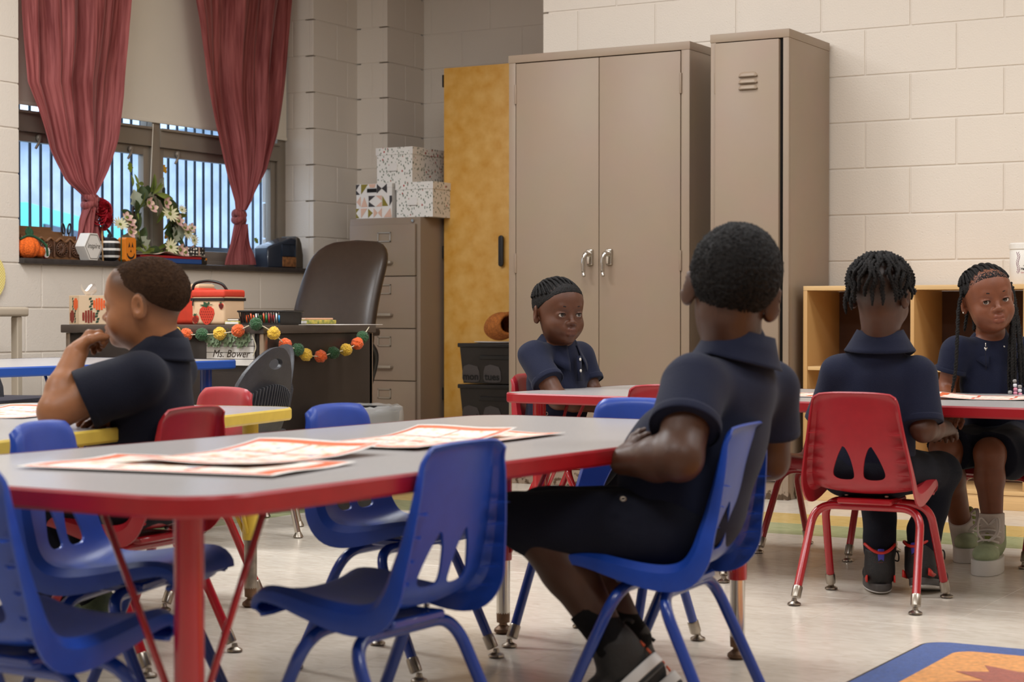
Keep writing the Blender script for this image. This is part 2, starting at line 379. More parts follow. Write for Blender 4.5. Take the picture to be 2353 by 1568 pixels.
obj('side_window', prism(B(), [(0.9, 1.05, 1.25), (0.9, 0.75, 1.85), (0.9, -1.9, 1.88), (0.9, -1.9, 1.25)], (0.02, 0, 0)), 'outside_bar', vn)
for y in (-1.4, 1.4): obj('wheel', lathe(B(), [(0.1, 0), (0.32, 0.0), (0.34, 0.08), (0.32, 0.16), (0.1, 0.16)], 24, (0.78, y, 0.34), 'x'), 'outside_bar', vn, smooth=40)
# ================================================================== CHAIRS
mat('plastic_red', 'A3202A', 0.34, var=0.05, vscale=40, bump=0.05, bscale=300); mat('plastic_blue', '173F9C', 0.34, var=0.05, vscale=40, bump=0.05, bscale=300)
mat('tube_red', 'A5141E', 0.22, coat=0.4); mat('tube_blue', '1A3C92', 0.25, coat=0.3); mat('chrome', 'C9C4BC', 0.16, 1.0); mat('nickel', 'A59C90', 0.28, 1.0); mat('rivet_metal', 'D8D2C8', 0.3, 0.9)
PROF = [(0.158, 0.283, 0.128, 0.012), (0.157, 0.301, 0.136, 0.018), (0.140, 0.315, 0.141, 0.022), (0.100, 0.316, 0.145, 0.028), (0.050, 0.308, 0.147, 0.034), (0.0, 0.301, 0.148, 0.040), (-0.045, 0.299, 0.149, 0.045),
        (-0.080, 0.306, 0.150, 0.048), (-0.103, 0.323, 0.151, 0.046), (-0.117, 0.350, 0.150, 0.042), (-0.127, 0.385, 0.146, 0.036), (-0.138, 0.425, 0.140, 0.030), (-0.148, 0.470, 0.133, 0.025), (-0.157, 0.515, 0.126, 0.020), (-0.163, 0.548, 0.121, 0.016), (-0.167, 0.566, 0.117, 0.012), (-0.175, 0.574, 0.112, 0.006)]
def chair_shell():
    P = [Vector((0, a, b)) for a, b, _, _ in PROF]; n = len(P)
    ts = [-1, -0.985, -0.96, -0.92, -0.86, -0.7, -0.5, -0.25, 0, 0.25, 0.5, 0.7, 0.86, 0.92, 0.96, 0.985, 1]
    # densify profile
    dense = []
    for i in range(n-1):
        for k in range(3):
            f = k/3; q0, q1, q2, q3 = [PROF[max(0, min(n-1, j))] for j in (i-1, i, i+1, i+2)]
            dense.append(tuple(0.5*((2*b)+(c-a)*f+(2*a-5*b+4*c-d)*f*f+(3*b-a-3*c+d)*f**3) for a, b, c, d in zip(q0, q1, q2, q3)))
    dense.append(PROF[-1]); m = len(dense); rows = []
    for i in range(m):
        y, z, wd, fl = dense[i]
        a, b = dense[max(0, i-1)], dense[min(m-1, i+1)]
        t = Vector((0, b[0]-a[0], b[1]-a[1])).normalized(); nn = Vector((0, t.z, -t.y))      # sitter side
        if nn.z < 0 and nn.y < 0: nn = -nn
        if i < m*0.55 and nn.z < 0: nn = -nn
        if i >= m*0.55 and nn.y < 0: nn = -nn
        hb = max(0.0, min(1.0, (z-0.33)/0.22))
        row = []
        for s in ts:
            a_ = abs(s); sg = 1 if s >= 0 else -1
            if a_ <= 0.86: x = s/0.86*(wd-0.016); off = 0.016*(a_/0.86)**2.2
            else:
                u = (a_-0.86)/0.14; x = sg*((wd-0.016)+0.016*math.sin(min(1, u*1.6)*math.pi/2)); off = 0.016-fl*u**1.5-0.0*u
            p = Vector((x, y, z))+nn*off
            if hb > 0: p.z -= 0.030*hb*(abs(x)/0.12)**2.4
            row.append(p)
        rows.append(row)
    bm = B(); grid(bm, rows); bmesh.ops.recalc_face_normals(bm, faces=bm.faces[:])
    o = obj('seat_shell', bm, None); solid(o, 0.0045, 0.0); bake(o)
    for sg in (-1, 1):                      # two tear-shaped openings low in the back
        pts = smooth_path([(sg*0.040, 0.428), (sg*0.058, 0.395), (sg*0.070, 0.358), (sg*0.062, 0.343), (sg*0.040, 0.339), (sg*0.018, 0.342), (sg*0.0125, 0.356), (sg*0.020, 0.395), (sg*0.033, 0.424), (sg*0.040, 0.428)] if False else [(sg*0.040, 0.0, 0.430), (sg*0.057, 0.0, 0.398), (sg*0.071, 0.0, 0.358), (sg*0.063, 0.0, 0.343), (sg*0.040, 0.0, 0.339), (sg*0.018, 0.0, 0.342), (sg*0.0125, 0.0, 0.356), (sg*0.019, 0.0, 0.395), (sg*0.031, 0.0, 0.424), (sg*0.040, 0.0, 0.430)], 4)[:-1]
        cb = prism(B(), [(q.x, -0.3, q.z) for q in pts], (0, 0.26, 0)); c = obj('cut', cb)
        md = o.modifiers.new('b', 'BOOLEAN'); md.operation = 'DIFFERENCE'; md.object = c; md.solver = 'EXACT'; bake(o); bpy.data.objects.remove(c)
    o.data.shade_smooth(); o.data.set_sharp_from_angle(angle=math.radians(38)); return o
SHELL = chair_shell()
def chair_mesh_set(col):
    pm, tm = 'plastic_'+col, 'tube_'+col; D = {}
    me = SHELL.data.copy(); me.materials.clear(); setm(me, pm); D['shell'] = me
    def mk(key, bm, m, sm=40):
        d = bpy.data.meshes.new(key); bm.to_mesh(d); bm.free(); setm(d, m); d.shade_smooth(); d.set_sharp_from_angle(angle=math.radians(sm)); D[key] = d
    for key, sg in (('front', 1), ('rear', -1)):
        f = 0.165; bar = 0.042*sg; zt = 0.268 if sg > 0 else 0.262
        pts = [(-0.1608, sg*0.141, 0.048), (-0.146, bar, zt), (0.146, bar, zt), (0.1608, sg*0.141, 0.048)]
        bm = B(); tube(bm, bend_path(pts, 0.062, 9), 0.0112, 14); mk(key, bm, tm)
    bm = B(); box(bm, (-0.075, -0.075, 0.270), (0.075, 0.075, 0.286), 0.004, 1); mk('plate', bm, tm)
    bm = B(); lathe(bm, [(0.0115, 0), (0.0135, 0.002), (0.0135, 0.030), (0.0118, 0.033)], 14); mk('ferrule', bm, 'nickel')
    bm = B(); lathe(bm, [(0.013, 0), (0.0185, 0.003), (0.0175, 0.007), (0.008, 0.012), (0.006, 0.020)], 16); mk('glide', bm, 'nickel')
    bm = B(); sphere(bm, (0, 0, 0), 0.0055, 2, (1, 1, 0.6)); mk('rivet', bm, 'rivet_metal')
    bm = B(); bm.faces.new([bm.verts.new(v) for v in ((-0.010, 0.002, 0), (0.026, -0.022, 0.003), (0.026, 0.002, 0.0))]); bmesh.ops.recalc_face_normals(bm, faces=bm.faces[:]); mk('rib', bm, pm)
    bm = B(); prism(bm, [(-0.012, 0.0, 0.0), (0.012, 0, 0.0), (0.006, -0.012, -0.035), (-0.006, -0.012, -0.035)], (0, -0.012, 0.004)); mk('lug', bm, pm)
    return D
CS = {c: chair_mesh_set(c) for c in ('red', 'blue')}
bpy.data.objects.remove(SHELL)
def chair(label, col, x, y, rot, group):
    D = CS[col]; t = thing('school_chair', label, 'chair', (x, y, 0), math.radians(rot), group)
    def add(n, d, par=t, loc=None, rot=None, sc=None):
        o = bpy.data.objects.new(n, d); link(o, par)
        if loc: o.location = loc
        if rot: o.rotation_euler = rot
        if sc: o.scale = sc
        return o
    sh = add('seat_shell', D['shell']); add('front_leg_frame', D['front']); add('rear_leg_frame', D['rear']); add('mounting_plate', D['plate'])
    for sx in (-1, 1):
        for sy in (-1, 1):
            f = add('ferrule', D['ferrule'], t, (sx*0.1625, sy*0.1527, 0.020)); f.rotation_mode = 'QUATERNION'; f.rotation_quaternion = Vector((0, 0, 1)).rotation_difference(Vector((-sx*0.0148, -sy*0.099, 0.220))); g = add('glide', D['glide'], f, (0, 0, 0)); g.matrix_local = Matrix.Translation((sx*0.164, sy*0.1605, 0.0)); g.parent = t
            add('rivet', D['rivet'], t, (sx*0.055, sy*0.050, 0.292), (0, 0, 0))
        for k, (yy, zz, xx) in enumerate(((-0.150, 0.465, 0.116), (-0.141, 0.428, 0.122), (-0.131, 0.391, 0.128), (-0.123, 0.355, 0.131), (-0.110, 0.322, 0.131))):
            add('rib', D['rib'], sh, (sx*xx*0.84, yy, zz), (0.15, 0, 0), (sx*1.0, 1.0, 1.0))
    return t
chair('blue school chair with dark seat pushed under the near side of the red-edged table', 'blue', -1.697, 2.512, 88.6, 'blue school chairs')
chair('blue school chair that the boy in shorts sits on', 'blue', -1.494, 3.173, 95.2, 'blue school chairs')
chair('empty blue school chair across the front table, facing the waste bin side away', 'blue', -2.262, 3.405, 270.8, 'blue school chairs')['label'] = 'empty blue school chair across the front table, in front of the waste bin'
chair('blue school chair at the end of the front table, mostly behind the boy in shorts', 'blue', -1.970, 3.848, 177.1, 'blue school chairs')
chair('blue school chair facing right behind the red table leg, at the far left', 'blue', -2.345, 2.60, 287, 'blue school chairs')
chair('blue school chair cut off by the bottom left corner of the photo', 'blue', -1.965, 1.985, -2, 'blue school chairs')
chair('red school chair under the boy with twists, two openings in its back', 'red', -1.636, 4.781, 2.4, 'red school chairs')
chair('red school chair under the boy resting his chin on his fist', 'red', -2.805, 3.15, 94.9, 'red school chairs')
chair('empty red school chair at the end of the yellow-edged table', 'red', -3.308, 3.893, 165.7, 'red school chairs')
chair('red school chair under the child with short braids beside the wardrobe', 'red', -2.975, 5.541, 277.9, 'red school chairs')
chair('empty red school chair between the short-braided child and the boy in shorts', 'red', -2.325, 5.018, 15.5, 'red school chairs')
chair('empty red school chair in front of the narrow locker, left of the boy with twists', 'red', -2.106, 5.712, 170.7, 'red school chairs')
chair('red school chair under the girl with long braids', 'red', -1.579, 5.825, 170.0, 'red school chairs')
# ------------------------------------------------------------------ charcoal stacking chairs with an oval back and a hand hole
mat('charcoal_plastic', '35353A', 0.45, var=0.1, vscale=60, bump=0.2, bscale=220)
def oval_chair_proto():
    n = 28; out = []
    for k in range(n):
        t = 2*math.pi*k/n; c, s = math.cos(t), math.sin(t)
        wz = 0.185*(1-0.32*max(0, s)**1.5)
        out.append((wz*math.copysign(abs(c)**0.85, c), 0, 0.50+0.17*math.copysign(abs(s)**0.85, s)))
    bm = prism(B(), out, (0, 0.016, 0), 0.004, 2); o = obj('back', bm)
    hp = [(0.045*math.cos(t), -0.05, 0.612+0.019*math.sin(t)) for t in [2*math.pi*k/16 for k in range(16)]]
    c = obj('cut', prism(B(), hp, (0, 0.12, 0))); md = o.modifiers.new('b', 'BOOLEAN'); md.operation = 'DIFFERENCE'; md.object = c; bake(o); bpy.data.objects.remove(c)
    for v in o.data.vertices:                 # dish the back and lean it
        x, y, z = v.co; v.co = (x, y-0.165+0.9*x*x-(z-0.35)*0.20, z)
    o.data.shade_smooth(); o.data.set_sharp_from_angle(angle=math.radians(40)); me = o.data; bpy.data.objects.remove(o); setm(me, 'charcoal_plastic')
    D = {'back': me}
    def mk(k, bm, m): d = bpy.data.meshes.new(k); bm.to_mesh(d); bm.free(); setm(d, m); d.shade_smooth(); d.set_sharp_from_angle(angle=math.radians(40)); D[k] = d
    bm = B(); rr = roundrect(0.36, 0.36, 0.07); prism(bm, [(a, b+0.01, 0.345) for a, b in rr], (0, 0, 0.014), 0.004, 2); mk('seat', bm, 'charcoal_plastic')
    for sx in (-1, 1):
        bm = B(); tube(bm, bend_path([(sx*0.175, 0.19, 0.02), (sx*0.165, 0.13, 0.335), (sx*0.165, -0.13, 0.335), (sx*0.175, -0.2, 0.02)], 0.04, 6), 0.0105, 12); mk('leg%d' % sx, bm, 'chrome')
    bm = B(); lathe(bm, [(0.013, 0), (0.018, 0.004), (0.016, 0.009), (0.009, 0.022)], 14); mk('glide', bm, 'nickel')
    bm = box(B(), (-0.0022, -0.012, -0.05), (0.0022, 0.0, 0.05), 0.001, 1); mk('slat', bm, 'charcoal_plastic')
    return D
OC = oval_chair_proto()
def oval_chair(label, x, y, rot):
    t = thing('stacking_chair', label, 'chair', (x, y, 0), math.radians(rot), 'charcoal stacking chairs')
    for k, n in (('seat', 'seat'), ('back', 'backrest'), ('leg-1', 'leg_frame'), ('leg1', 'leg_frame')): b = link(bpy.data.objects.new(n, OC[k]), t); bk = b if k == 'back' else None
    bk = [c for c in t.children if c.name.startswith('backrest')][0]
    for k in range(-8, 9):
        r = link(bpy.data.objects.new('rib', OC['slat']), bk); xx = k*0.017; zz = 0.505-0.9*xx*xx*2; r.location = (xx, -0.166+0.9*xx*xx-(zz-0.35)*0.2, zz-0.01); r.rotation_euler = (0.2, 0, 0)
    for sx in (-1, 1):
        for sy in (0.192, -0.202): g = link(bpy.data.objects.new('glide', OC['glide']), t); g.location = (sx*0.175, sy, 0)
    return t
oval_chair('charcoal stacking chair with oval back and hand hole, before the blue table', -4.02, 4.96, 97)
oval_chair('charcoal stacking chair seen edge-on at the end of the blue table', -4.30, 5.36, 148)
oval_chair('charcoal stacking chair tucked behind the blue table, only its top edge showing', -5.14, 5.02, 272)

# ================================================================== TABLES
mat('laminate_grey', 'A8A4A2', 0.26, var=0.05, vscale=220, col2=None); mat('edge_red', '9A121C', 0.35, var=0.06, vscale=30); mat('edge_yellow', 'DDBE52', 0.4, var=0.05, vscale=30); mat('edge_blue', '1B4FA6', 0.3, var=0.05, vscale=30)
mat('leg_yellow', 'DDBB45', 0.35); mat('worn_steel', '8C8378', 0.35, 0.9, var=0.3, vscale=30); mat('rust_foot', '6E5440', 0.5, 0.7, var=0.3, vscale=50); mat('paint_chip', 'E5DCD0', 0.7)
def chip_edge_mat(name, base):
    m, nt, b = nmat(name); N, L = nt.nodes, nt.links
    g = N.new('ShaderNodeNewGeometry'); v = N.new('ShaderNodeTexNoise'); v.inputs['Scale'].default_value = 42; v.inputs['Detail'].default_value = 3; L.new(g.outputs['Position'], v.inputs['Vector'])
    r = N.new('ShaderNodeValToRGB'); r.color_ramp.elements[0].position = 0.735; r.color_ramp.elements[1].position = 0.75; r.color_ramp.elements[0].color = lin(base); r.color_ramp.elements[1].color = lin('D9CFC6')
    L.new(v.outputs['Fac'], r.inputs['Fac']); L.new(r.outputs['Color'], b.inputs['Base Color']); b.inputs['Roughness'].default_value = 0.36
chip_edge_mat('edge_red_chipped', '9A131D'); chip_edge_mat('edge_blue_chipped', '1A4CA4')
def table(label, cx, cy, rot, Wd, Ln, z, edge, legm, group, rad=0.10, legs=None, sleeve=0.30, braces=True):
    t = thing('classroom_table', label, 'table', (cx, cy, 0), math.radians(rot), group); th = 0.030
    o = roundrect(Wd-0.008, Ln-0.008, rad-0.004, 8); obj('tabletop', prism(B(), [(a, b, z-th+0.002) for a, b in o], (0, 0, th-0.002), 0.0), 'laminate_grey', t)
    # moulded edge band: swept rounded profile
    out = roundrect(Wd, Ln, rad, 8); inn = roundrect(Wd-0.03, Ln-0.03, rad-0.015, 8); mid = roundrect(Wd-0.006, Ln-0.006, rad-0.003, 8); n = len(out)
    rows = [[(a, b, z-th) for a, b in inn], [(a, b, z-th-0.001) for a, b in mid], [(a, b, z-th+0.004) for a, b in out], [(a, b, z-0.004) for a, b in out], [(a, b, z+0.0005) for a, b in mid], [(a, b, z+0.0005) for a, b in roundrect(Wd-0.012, Ln-0.012, rad-0.006, 8)]]
    bm = B(); grid(bm, rows, True); bmesh.ops.recalc_face_normals(bm, faces=bm.faces[:]); obj('edge_band', bm, edge, t, smooth=30)
    if legs is None: legs = [(sx*(Wd/2-0.11), sy*(Ln/2-0.10)) for sx in (-1, 1) for sy in (-1, 1)]
    for lx, ly in legs:
        lg = obj('leg', lathe(B(), [(0.021, sleeve-0.12), (0.0215, sleeve-0.115), (0.0215, z-th)], 18, (lx, ly, 0)), legm, t, smooth=40)
        obj('leg_extension', lathe(B(), [(0.017, 0.05), (0.017, sleeve-0.12)], 16, (lx, ly, 0)), 'chrome' if legm != 'leg_yellow' else 'worn_steel', lg, smooth=40)
        obj('foot', lathe(B(), [(0.016, 0), (0.023, 0.006), (0.022, 0.012), (0.010, 0.022), (0.010, 0.026), (0.016, 0.028), (0.017, 0.052), (0.012, 0.054)], 18, (lx, ly, 0)), 'rust_foot', lg, smooth=40)
        if braces:
            for dx, dy in ((-math.copysign(0.17, lx), 0), (0, -math.copysign(0.17, ly))):
                bm = B(); d = Vector((dx, dy, 0)).normalized(); tube(bm, [Vector((lx, ly, 0.20))+d*0.02, Vector((lx+dx, ly+dy, z-th-0.002))], 0.0055, 8); obj('brace', bm, legm, t, smooth=True)
    return t
G = 'classroom tables'
table('large red-edged grey table in the foreground', -1.968, 2.93, -2.0, 0.845, 2.02, 0.528, 'edge_red', 'tube_red', G, 0.11)
table('red-edged grey table in front of the lockers, where two girls sit', -1.93, 5.375, -95.0, 0.86, 2.02, 0.53, 'edge_red_chipped', 'tube_red', G, 0.10)
table('yellow-edged grey table that the boy leans his elbow on', -3.16, 2.91, 12.0, 0.86, 2.02, 0.53, 'edge_yellow', 'leg_yellow', G, 0.10)
table('blue-edged grey table in front of the teacher desk', -4.63, 4.40, 0.0, 0.86, 1.86, 0.615, 'edge_blue_chipped', 'tube_blue', G, 0.10, sleeve=0.36)

# ================================================================== STEEL STORAGE
def steel_mat():
    m, nt, b = nmat('taupe_steel'); N, L = nt.nodes, nt.links
    tc = N.new('ShaderNodeTexCoord'); g = N.new('ShaderNodeNewGeometry'); sp = N.new('ShaderNodeSeparateXYZ'); L.new(g.outputs['Position'], sp.inputs[0])
    n1 = N.new('ShaderNodeTexNoise'); n1.inputs['Scale'].default_value = 30; n1.inputs['Detail'].default_value = 6; L.new(g.outputs['Position'], n1.inputs['Vector'])
    # rust and scuffs near the floor
    hz = N.new('ShaderNodeMapRange'); hz.inputs['From Min'].default_value = 0.16; hz.inputs['From Max'].default_value = 0.0; hz.inputs['To Min'].default_value = -0.35; hz.inputs['To Max'].default_value = 0.12; L.new(sp.outputs['Z'], hz.inputs['Value'])
    ad = N.new('ShaderNodeMath'); L.new(n1.outputs['Fac'], ad.inputs[0]); L.new(hz.outputs['Result'], ad.inputs[1])
    r = N.new('ShaderNodeValToRGB'); r.color_ramp.elements[0].position = 0.56; r.color_ramp.elements[1].position = 0.62; r.color_ramp.elements[0].color = lin('978370'); r.color_ramp.elements[1].color = lin('54402E'); L.new(ad.outputs[0], r.inputs['Fac'])
    n2 = N.new('ShaderNodeTexNoise'); n2.inputs['Scale'].default_value = 5; n2.inputs['Detail'].default_value = 8; L.new(g.outputs['Position'], n2.inputs['Vector'])
    mx = N.new('ShaderNodeMixRGB'); mx.blend_type = 'MULTIPLY'; mx.inputs[0].default_value = 0.12; L.new(r.outputs['Color'], mx.inputs[1]); L.new(n2.outputs['Color'], mx.inputs[2]); L.new(mx.outputs[0], b.inputs['Base Color'])
    b.inputs['Roughness'].default_value = 0.42; b.inputs['Specular IOR Level'].default_value = 0.4
steel_mat(); mat('dark_gap', '17120F', 0.9); mat('label_metal', 'B0A596', 0.35, 0.6)
def hinge(par, x, y, z, h=0.09): obj('hinge', lathe(B(), [(0.005, -h/2), (0.0055, -h/2+0.002), (0.0055, h/2-0.002), (0.005, h/2)], 10, (x, y, z)), 'taupe_steel', par, smooth=40)
# wardrobe: two doors
WX0, WX1, WY0, WY1, WZ = -4.268, -3.352, 7.36, 7.722, 1.982
t = thing('wardrobe', 'wide taupe steel wardrobe with two doors and chrome handles', 'wardrobe', (WX0, WY0, 0)); ox, oy = WX0, WY0
def wbx(n, a, b, par=t, m='taupe_steel', bev=0.002): return boxo(n, (a[0]-ox, a[1]-oy, a[2]), (b[0]-ox, b[1]-oy, b[2]), m, par, bev)
wbx('body', (WX0, WY0+0.02, 0.0), (WX1, WY1, WZ-0.036)); wbx('top_cap', (WX0-0.002, WY0-0.002, WZ-0.036), (WX1+0.002, WY1, WZ))
wbx('side_stile', (WX0, WY0, 0), (WX0+0.036, WY0+0.02, WZ-0.036)); wbx('side_stile', (WX1-0.040, WY0, 0), (WX1, WY0+0.02, WZ-0.036)); wbx('kick_rail', (WX0+0.036, WY0, 0), (WX1-0.04, WY0+0.02, 0.075))
xm = px(1376.5, 500, 1, WY0).x
for a, b, sg, hx in ((WX0+0.0395, xm-0.0015, 1, 0), (xm+0.0015, WX1-0.0435, -1, 1)):
    d = wbx('door', (a, WY0-0.002, 0.08), (b, WY0+0.019, WZ-0.0405), bev=0.003)
    for hz in (1.80, 1.02, 0.3): hinge(d, (WX0+0.0375 if hx == 0 else WX1-0.0415)-ox, WY0-0.003-oy, hz)
    hx_ = px(1358 if sg == 1 else 1402, 590, 1, WY0).x-ox
    bm = box(B(), (hx_-0.016, -0.016, 1.005), (hx_+0.014, -0.001, 1.078), 0.006, 3); hd = obj('handle', bm, 'chrome', d, smooth=50)
    bm = B(); tube(bm, smooth_path([(hx_, -0.012, 1.055), (hx_-0.006, -0.045, 1.052), (hx_-0.012, -0.052, 1.02), (hx_-0.013, -0.050, 0.975), (hx_-0.006, -0.056, 0.955)], 6), [0.012]*7+[0.009]*12+[0.007]*6, 10); obj('lever', bm, 'chrome', d, smooth=True)
# locker: one louvred door
LX0, LX1, LY0, LY1, LZ = -3.198, -2.842, 7.239, 7.722, 1.981
t = thing('locker', 'narrow taupe steel locker with three louvre slots in its door', 'locker', (LX0, LY0, 0)); ox, oy = LX0, LY0
wbx('body', (LX0, LY0+0.02, 0), (LX1, LY1, LZ-0.036), t); wbx('top_cap', (LX0-0.002, LY0-0.002, LZ-0.036), (LX1+0.002, LY1, LZ), t)
wbx('side_stile', (LX0, LY0, 0), (LX0+0.024, LY0+0.02, LZ-0.036), t); wbx('side_stile', (LX1-0.026, LY0, 0), (LX1, LY0+0.02, LZ-0.036), t); wbx('kick_rail', (LX0+0.024, LY0, 0), (LX1-0.026, LY0+0.02, 0.075), t)
wbx('door_shadow_gap', (LX0+0.024, LY0+0.012, 0.075), (LX1-0.026, LY0+0.019, LZ-0.036), t, 'dark_gap', 0)
d = wbx('door', (LX0+0.026, LY0-0.014, 0.08), (LX1-0.040, LY0+0.010, LZ-0.041), t, bev=0.004)
for hz in (1.77, 1.02, 0.28): hinge(d, 0.0255, -0.006, hz)
for k, y in enumerate((171, 186, 200)):
    c = px(1719, y, 1, LY0-0.014)
    pr = [(c.x-ox-0.046, 0, c.z-0.010), (c.x-ox+0.046, 0, c.z-0.010), (c.x-ox+0.040, 0, c.z+0.004), (c.x-ox+0.030, 0, c.z+0.011), (c.x-ox-0.030, 0, c.z+0.011), (c.x-ox-0.040, 0, c.z+0.004)]
    bm = B(); base = [bm.verts.new((a, -0.0142, z)) for a, _, z in pr]; fr = [bm.verts.new((c.x-ox+(a-c.x+ox)*0.88, -0.027, c.z-0.011 if i < 2 else c.z-0.002)) for i, (a, _, z) in enumerate(pr)]
    for i in range(6): bm.faces.new((base[i], base[(i+1) % 6], fr[(i+1) % 6], fr[i]))
    bm.faces.new(fr); bmesh.ops.recalc_face_normals(bm, faces=bm.faces[:]); bmesh.ops.bevel(bm, geom=[e for e in bm.edges if not e.is_boundary], offset=0.003, segments=2, affect='EDGES'); obj('louvre', bm, 'taupe_steel', d, smooth=60)
c = px(1775, 585, 1, LY0-0.014); bm = box(B(), (c.x-ox-0.02, -0.032, c.z-0.05), (c.x-ox+0.012, -0.014, c.z+0.008), 0.003, 2); obj('latch', bm, 'chrome', d, smooth=40)
# filing cabinet: four drawers
FX0, FX1, FY0, FY1, FZ = -5.835, -5.372, 8.30, 8.97, 1.312
t = thing('filing_cabinet', 'taupe four-drawer filing cabinet under the patterned boxes', 'filing cabinet', (FX0, FY0, 0)); ox, oy = FX0, FY0
wbx('body', (FX0, FY0+0.014, 0), (FX1, FY1, FZ), t, bev=0.004)
dz0 = FZ-0.038
for k in range(4):
    z1 = dz0-k*0.284; z0 = z1-0.279
    d = wbx('drawer', (FX0+0.012, FY0-0.006, z0), (FX1-0.022, FY0+0.014, z1), t, bev=0.003)
    cx = (FX0+FX1)/2-ox+0.012; yb = -0.0065
    fr = B(); zc = z1-0.068
    for a, b in (((cx-0.043, zc-0.027), (cx+0.043, zc-0.020)), ((cx-0.043, zc+0.020), (cx+0.043, zc+0.027)), ((cx-0.043, zc-0.027), (cx-0.036, zc+0.027)), ((cx+0.036, zc-0.027), (cx+0.043, zc+0.027))): box(fr, (a[0], yb-0.006, a[1]), (b[0], yb, b[1]), 0.001)
    obj('label_holder', fr, 'label_metal', d)
    zc = z1-0.205; hb = box(B(), (cx-0.055, yb-0.028, zc-0.008), (cx+0.055, yb-0.018, zc+0.006), 0.003, 2); hn = obj('handle', hb, 'label_metal', d, smooth=40)
    for s in (-1, 1): obj('handle_post', box(B(), (cx+s*0.05-0.006, yb-0.024, zc-0.008), (cx+s*0.05+0.006, yb+0.002, zc+0.004), 0.002), 'label_metal', d)
obj('lock', lathe(B(), [(0.008, -0.006), (0.008, 0.0), (0.004, 0.0)], 12, (FX1-FX0-0.045, 0.008, FZ-0.02), 'y'), 'chrome', t, smooth=40)
# ================================================================== YELLOW CUPBOARD
mat('yellow_laminate', 'D79B3C', 0.42, col2='E8B766', vscale=13, detail=7); mat('black_plastic', '1B1817', 0.4); mat('maple_edge', 'B9812F', 0.5)
t = thing('tall_cupboard', 'tall mottled yellow cupboard with a black bar handle', 'cupboard', (-5.355, 8.52, 0)); ox, oy = -5.355, 8.52
wbx('body', (-5.352, 8.541, 0.02), (-4.50, 9.14, 2.13), t, 'maple_edge')
dr = wbx('door', (-5.352, 8.52, 0.06), (-4.924, 8.539, 2.133), t, 'yellow_laminate', 0.002); wbx('door', (-4.917, 8.52, 0.06), (-4.502, 8.539, 2.133), t, 'yellow_laminate', 0.002)
for z in (px(1013, 187, 1, 8.53).z, px(1013, 580, 1, 8.53).z, 0.35): obj('hinge', box(B(), (-0.012, 0.004, z-0.034), (0.002, 0.03, z+0.034), 0.002), 'black_plastic', dr)
c = px(1151.5, 577, 1, 8.50); hp = roundrect(0.030, 0.168, 0.0145, 6); obj('handle', prism(B(), [(c.x-ox+a, -0.028, c.z+b) for a, b in hp], (0, 0.014, 0), 0.005, 2), 'black_plastic', dr, smooth=50)
for dz in (-0.06, 0.06): obj('handle_post', lathe(B(), [(0.006, -0.02), (0.006, 0.0)], 10, (c.x-ox, 0.0, c.z+dz), 'y'), 'black_plastic', dr, smooth=40)
# ================================================================== CUBBY SHELF
mat('birch_ply', 'C69A62', 0.42, var=0.10, vscale=6, stretch=(1, 1, 0.15)); mat('birch_edge', 'D7B07A', 0.45, var=0.08, vscale=20, stretch=(0.3, 1, 6)); mat('hardboard_brown', '4A2C1A', 0.7, var=0.1, vscale=12)
KX0, KX1, KY0, KY1, KZ = -2.800, -1.20, 7.30, 7.70, 0.902
t = thing('cubby_shelf', 'low birch cubby shelf with open compartments along the wall', 'shelf', (KX0, KY0, 0)); ox, oy = KX0, KY0
wbx('top_board', (KX0, KY0, KZ-0.019), (KX1, KY1, KZ), t, 'birch_edge'); wbx('back_panel', (KX0+0.01, KY1-0.008, 0.05), (KX1-0.01, KY1, KZ-0.02), t, 'hardboard_brown', 0)
wbx('base_board', (KX0+0.018, KY0, 0.060), (KX1-0.018, KY1-0.01, 0.078), t, 'birch_edge'); wbx('kick_board', (KX0+0.018, KY0+0.004, 0.0), (KX1-0.018, KY0+0.022, 0.059), t, 'birch_edge')
for x in (KX0, KX1-0.018): wbx('side_panel', (x, KY0, 0), (x+0.018, KY1, KZ-0.0195), t, 'birch_ply')
for k in range(1, 4):
    x = KX0+k*(KX1-KX0-0.018)/3.45+0.004; wbx('divider', (x, KY0+0.002, 0.0785), (x+0.016, KY1-0.01, KZ-0.0195), t, 'birch_ply')
wbx('shelf_board', (KX0+0.0185, KY0+0.004, 0.548), (KX1-0.0185, KY1-0.01, 0.564), t, 'birch_edge')
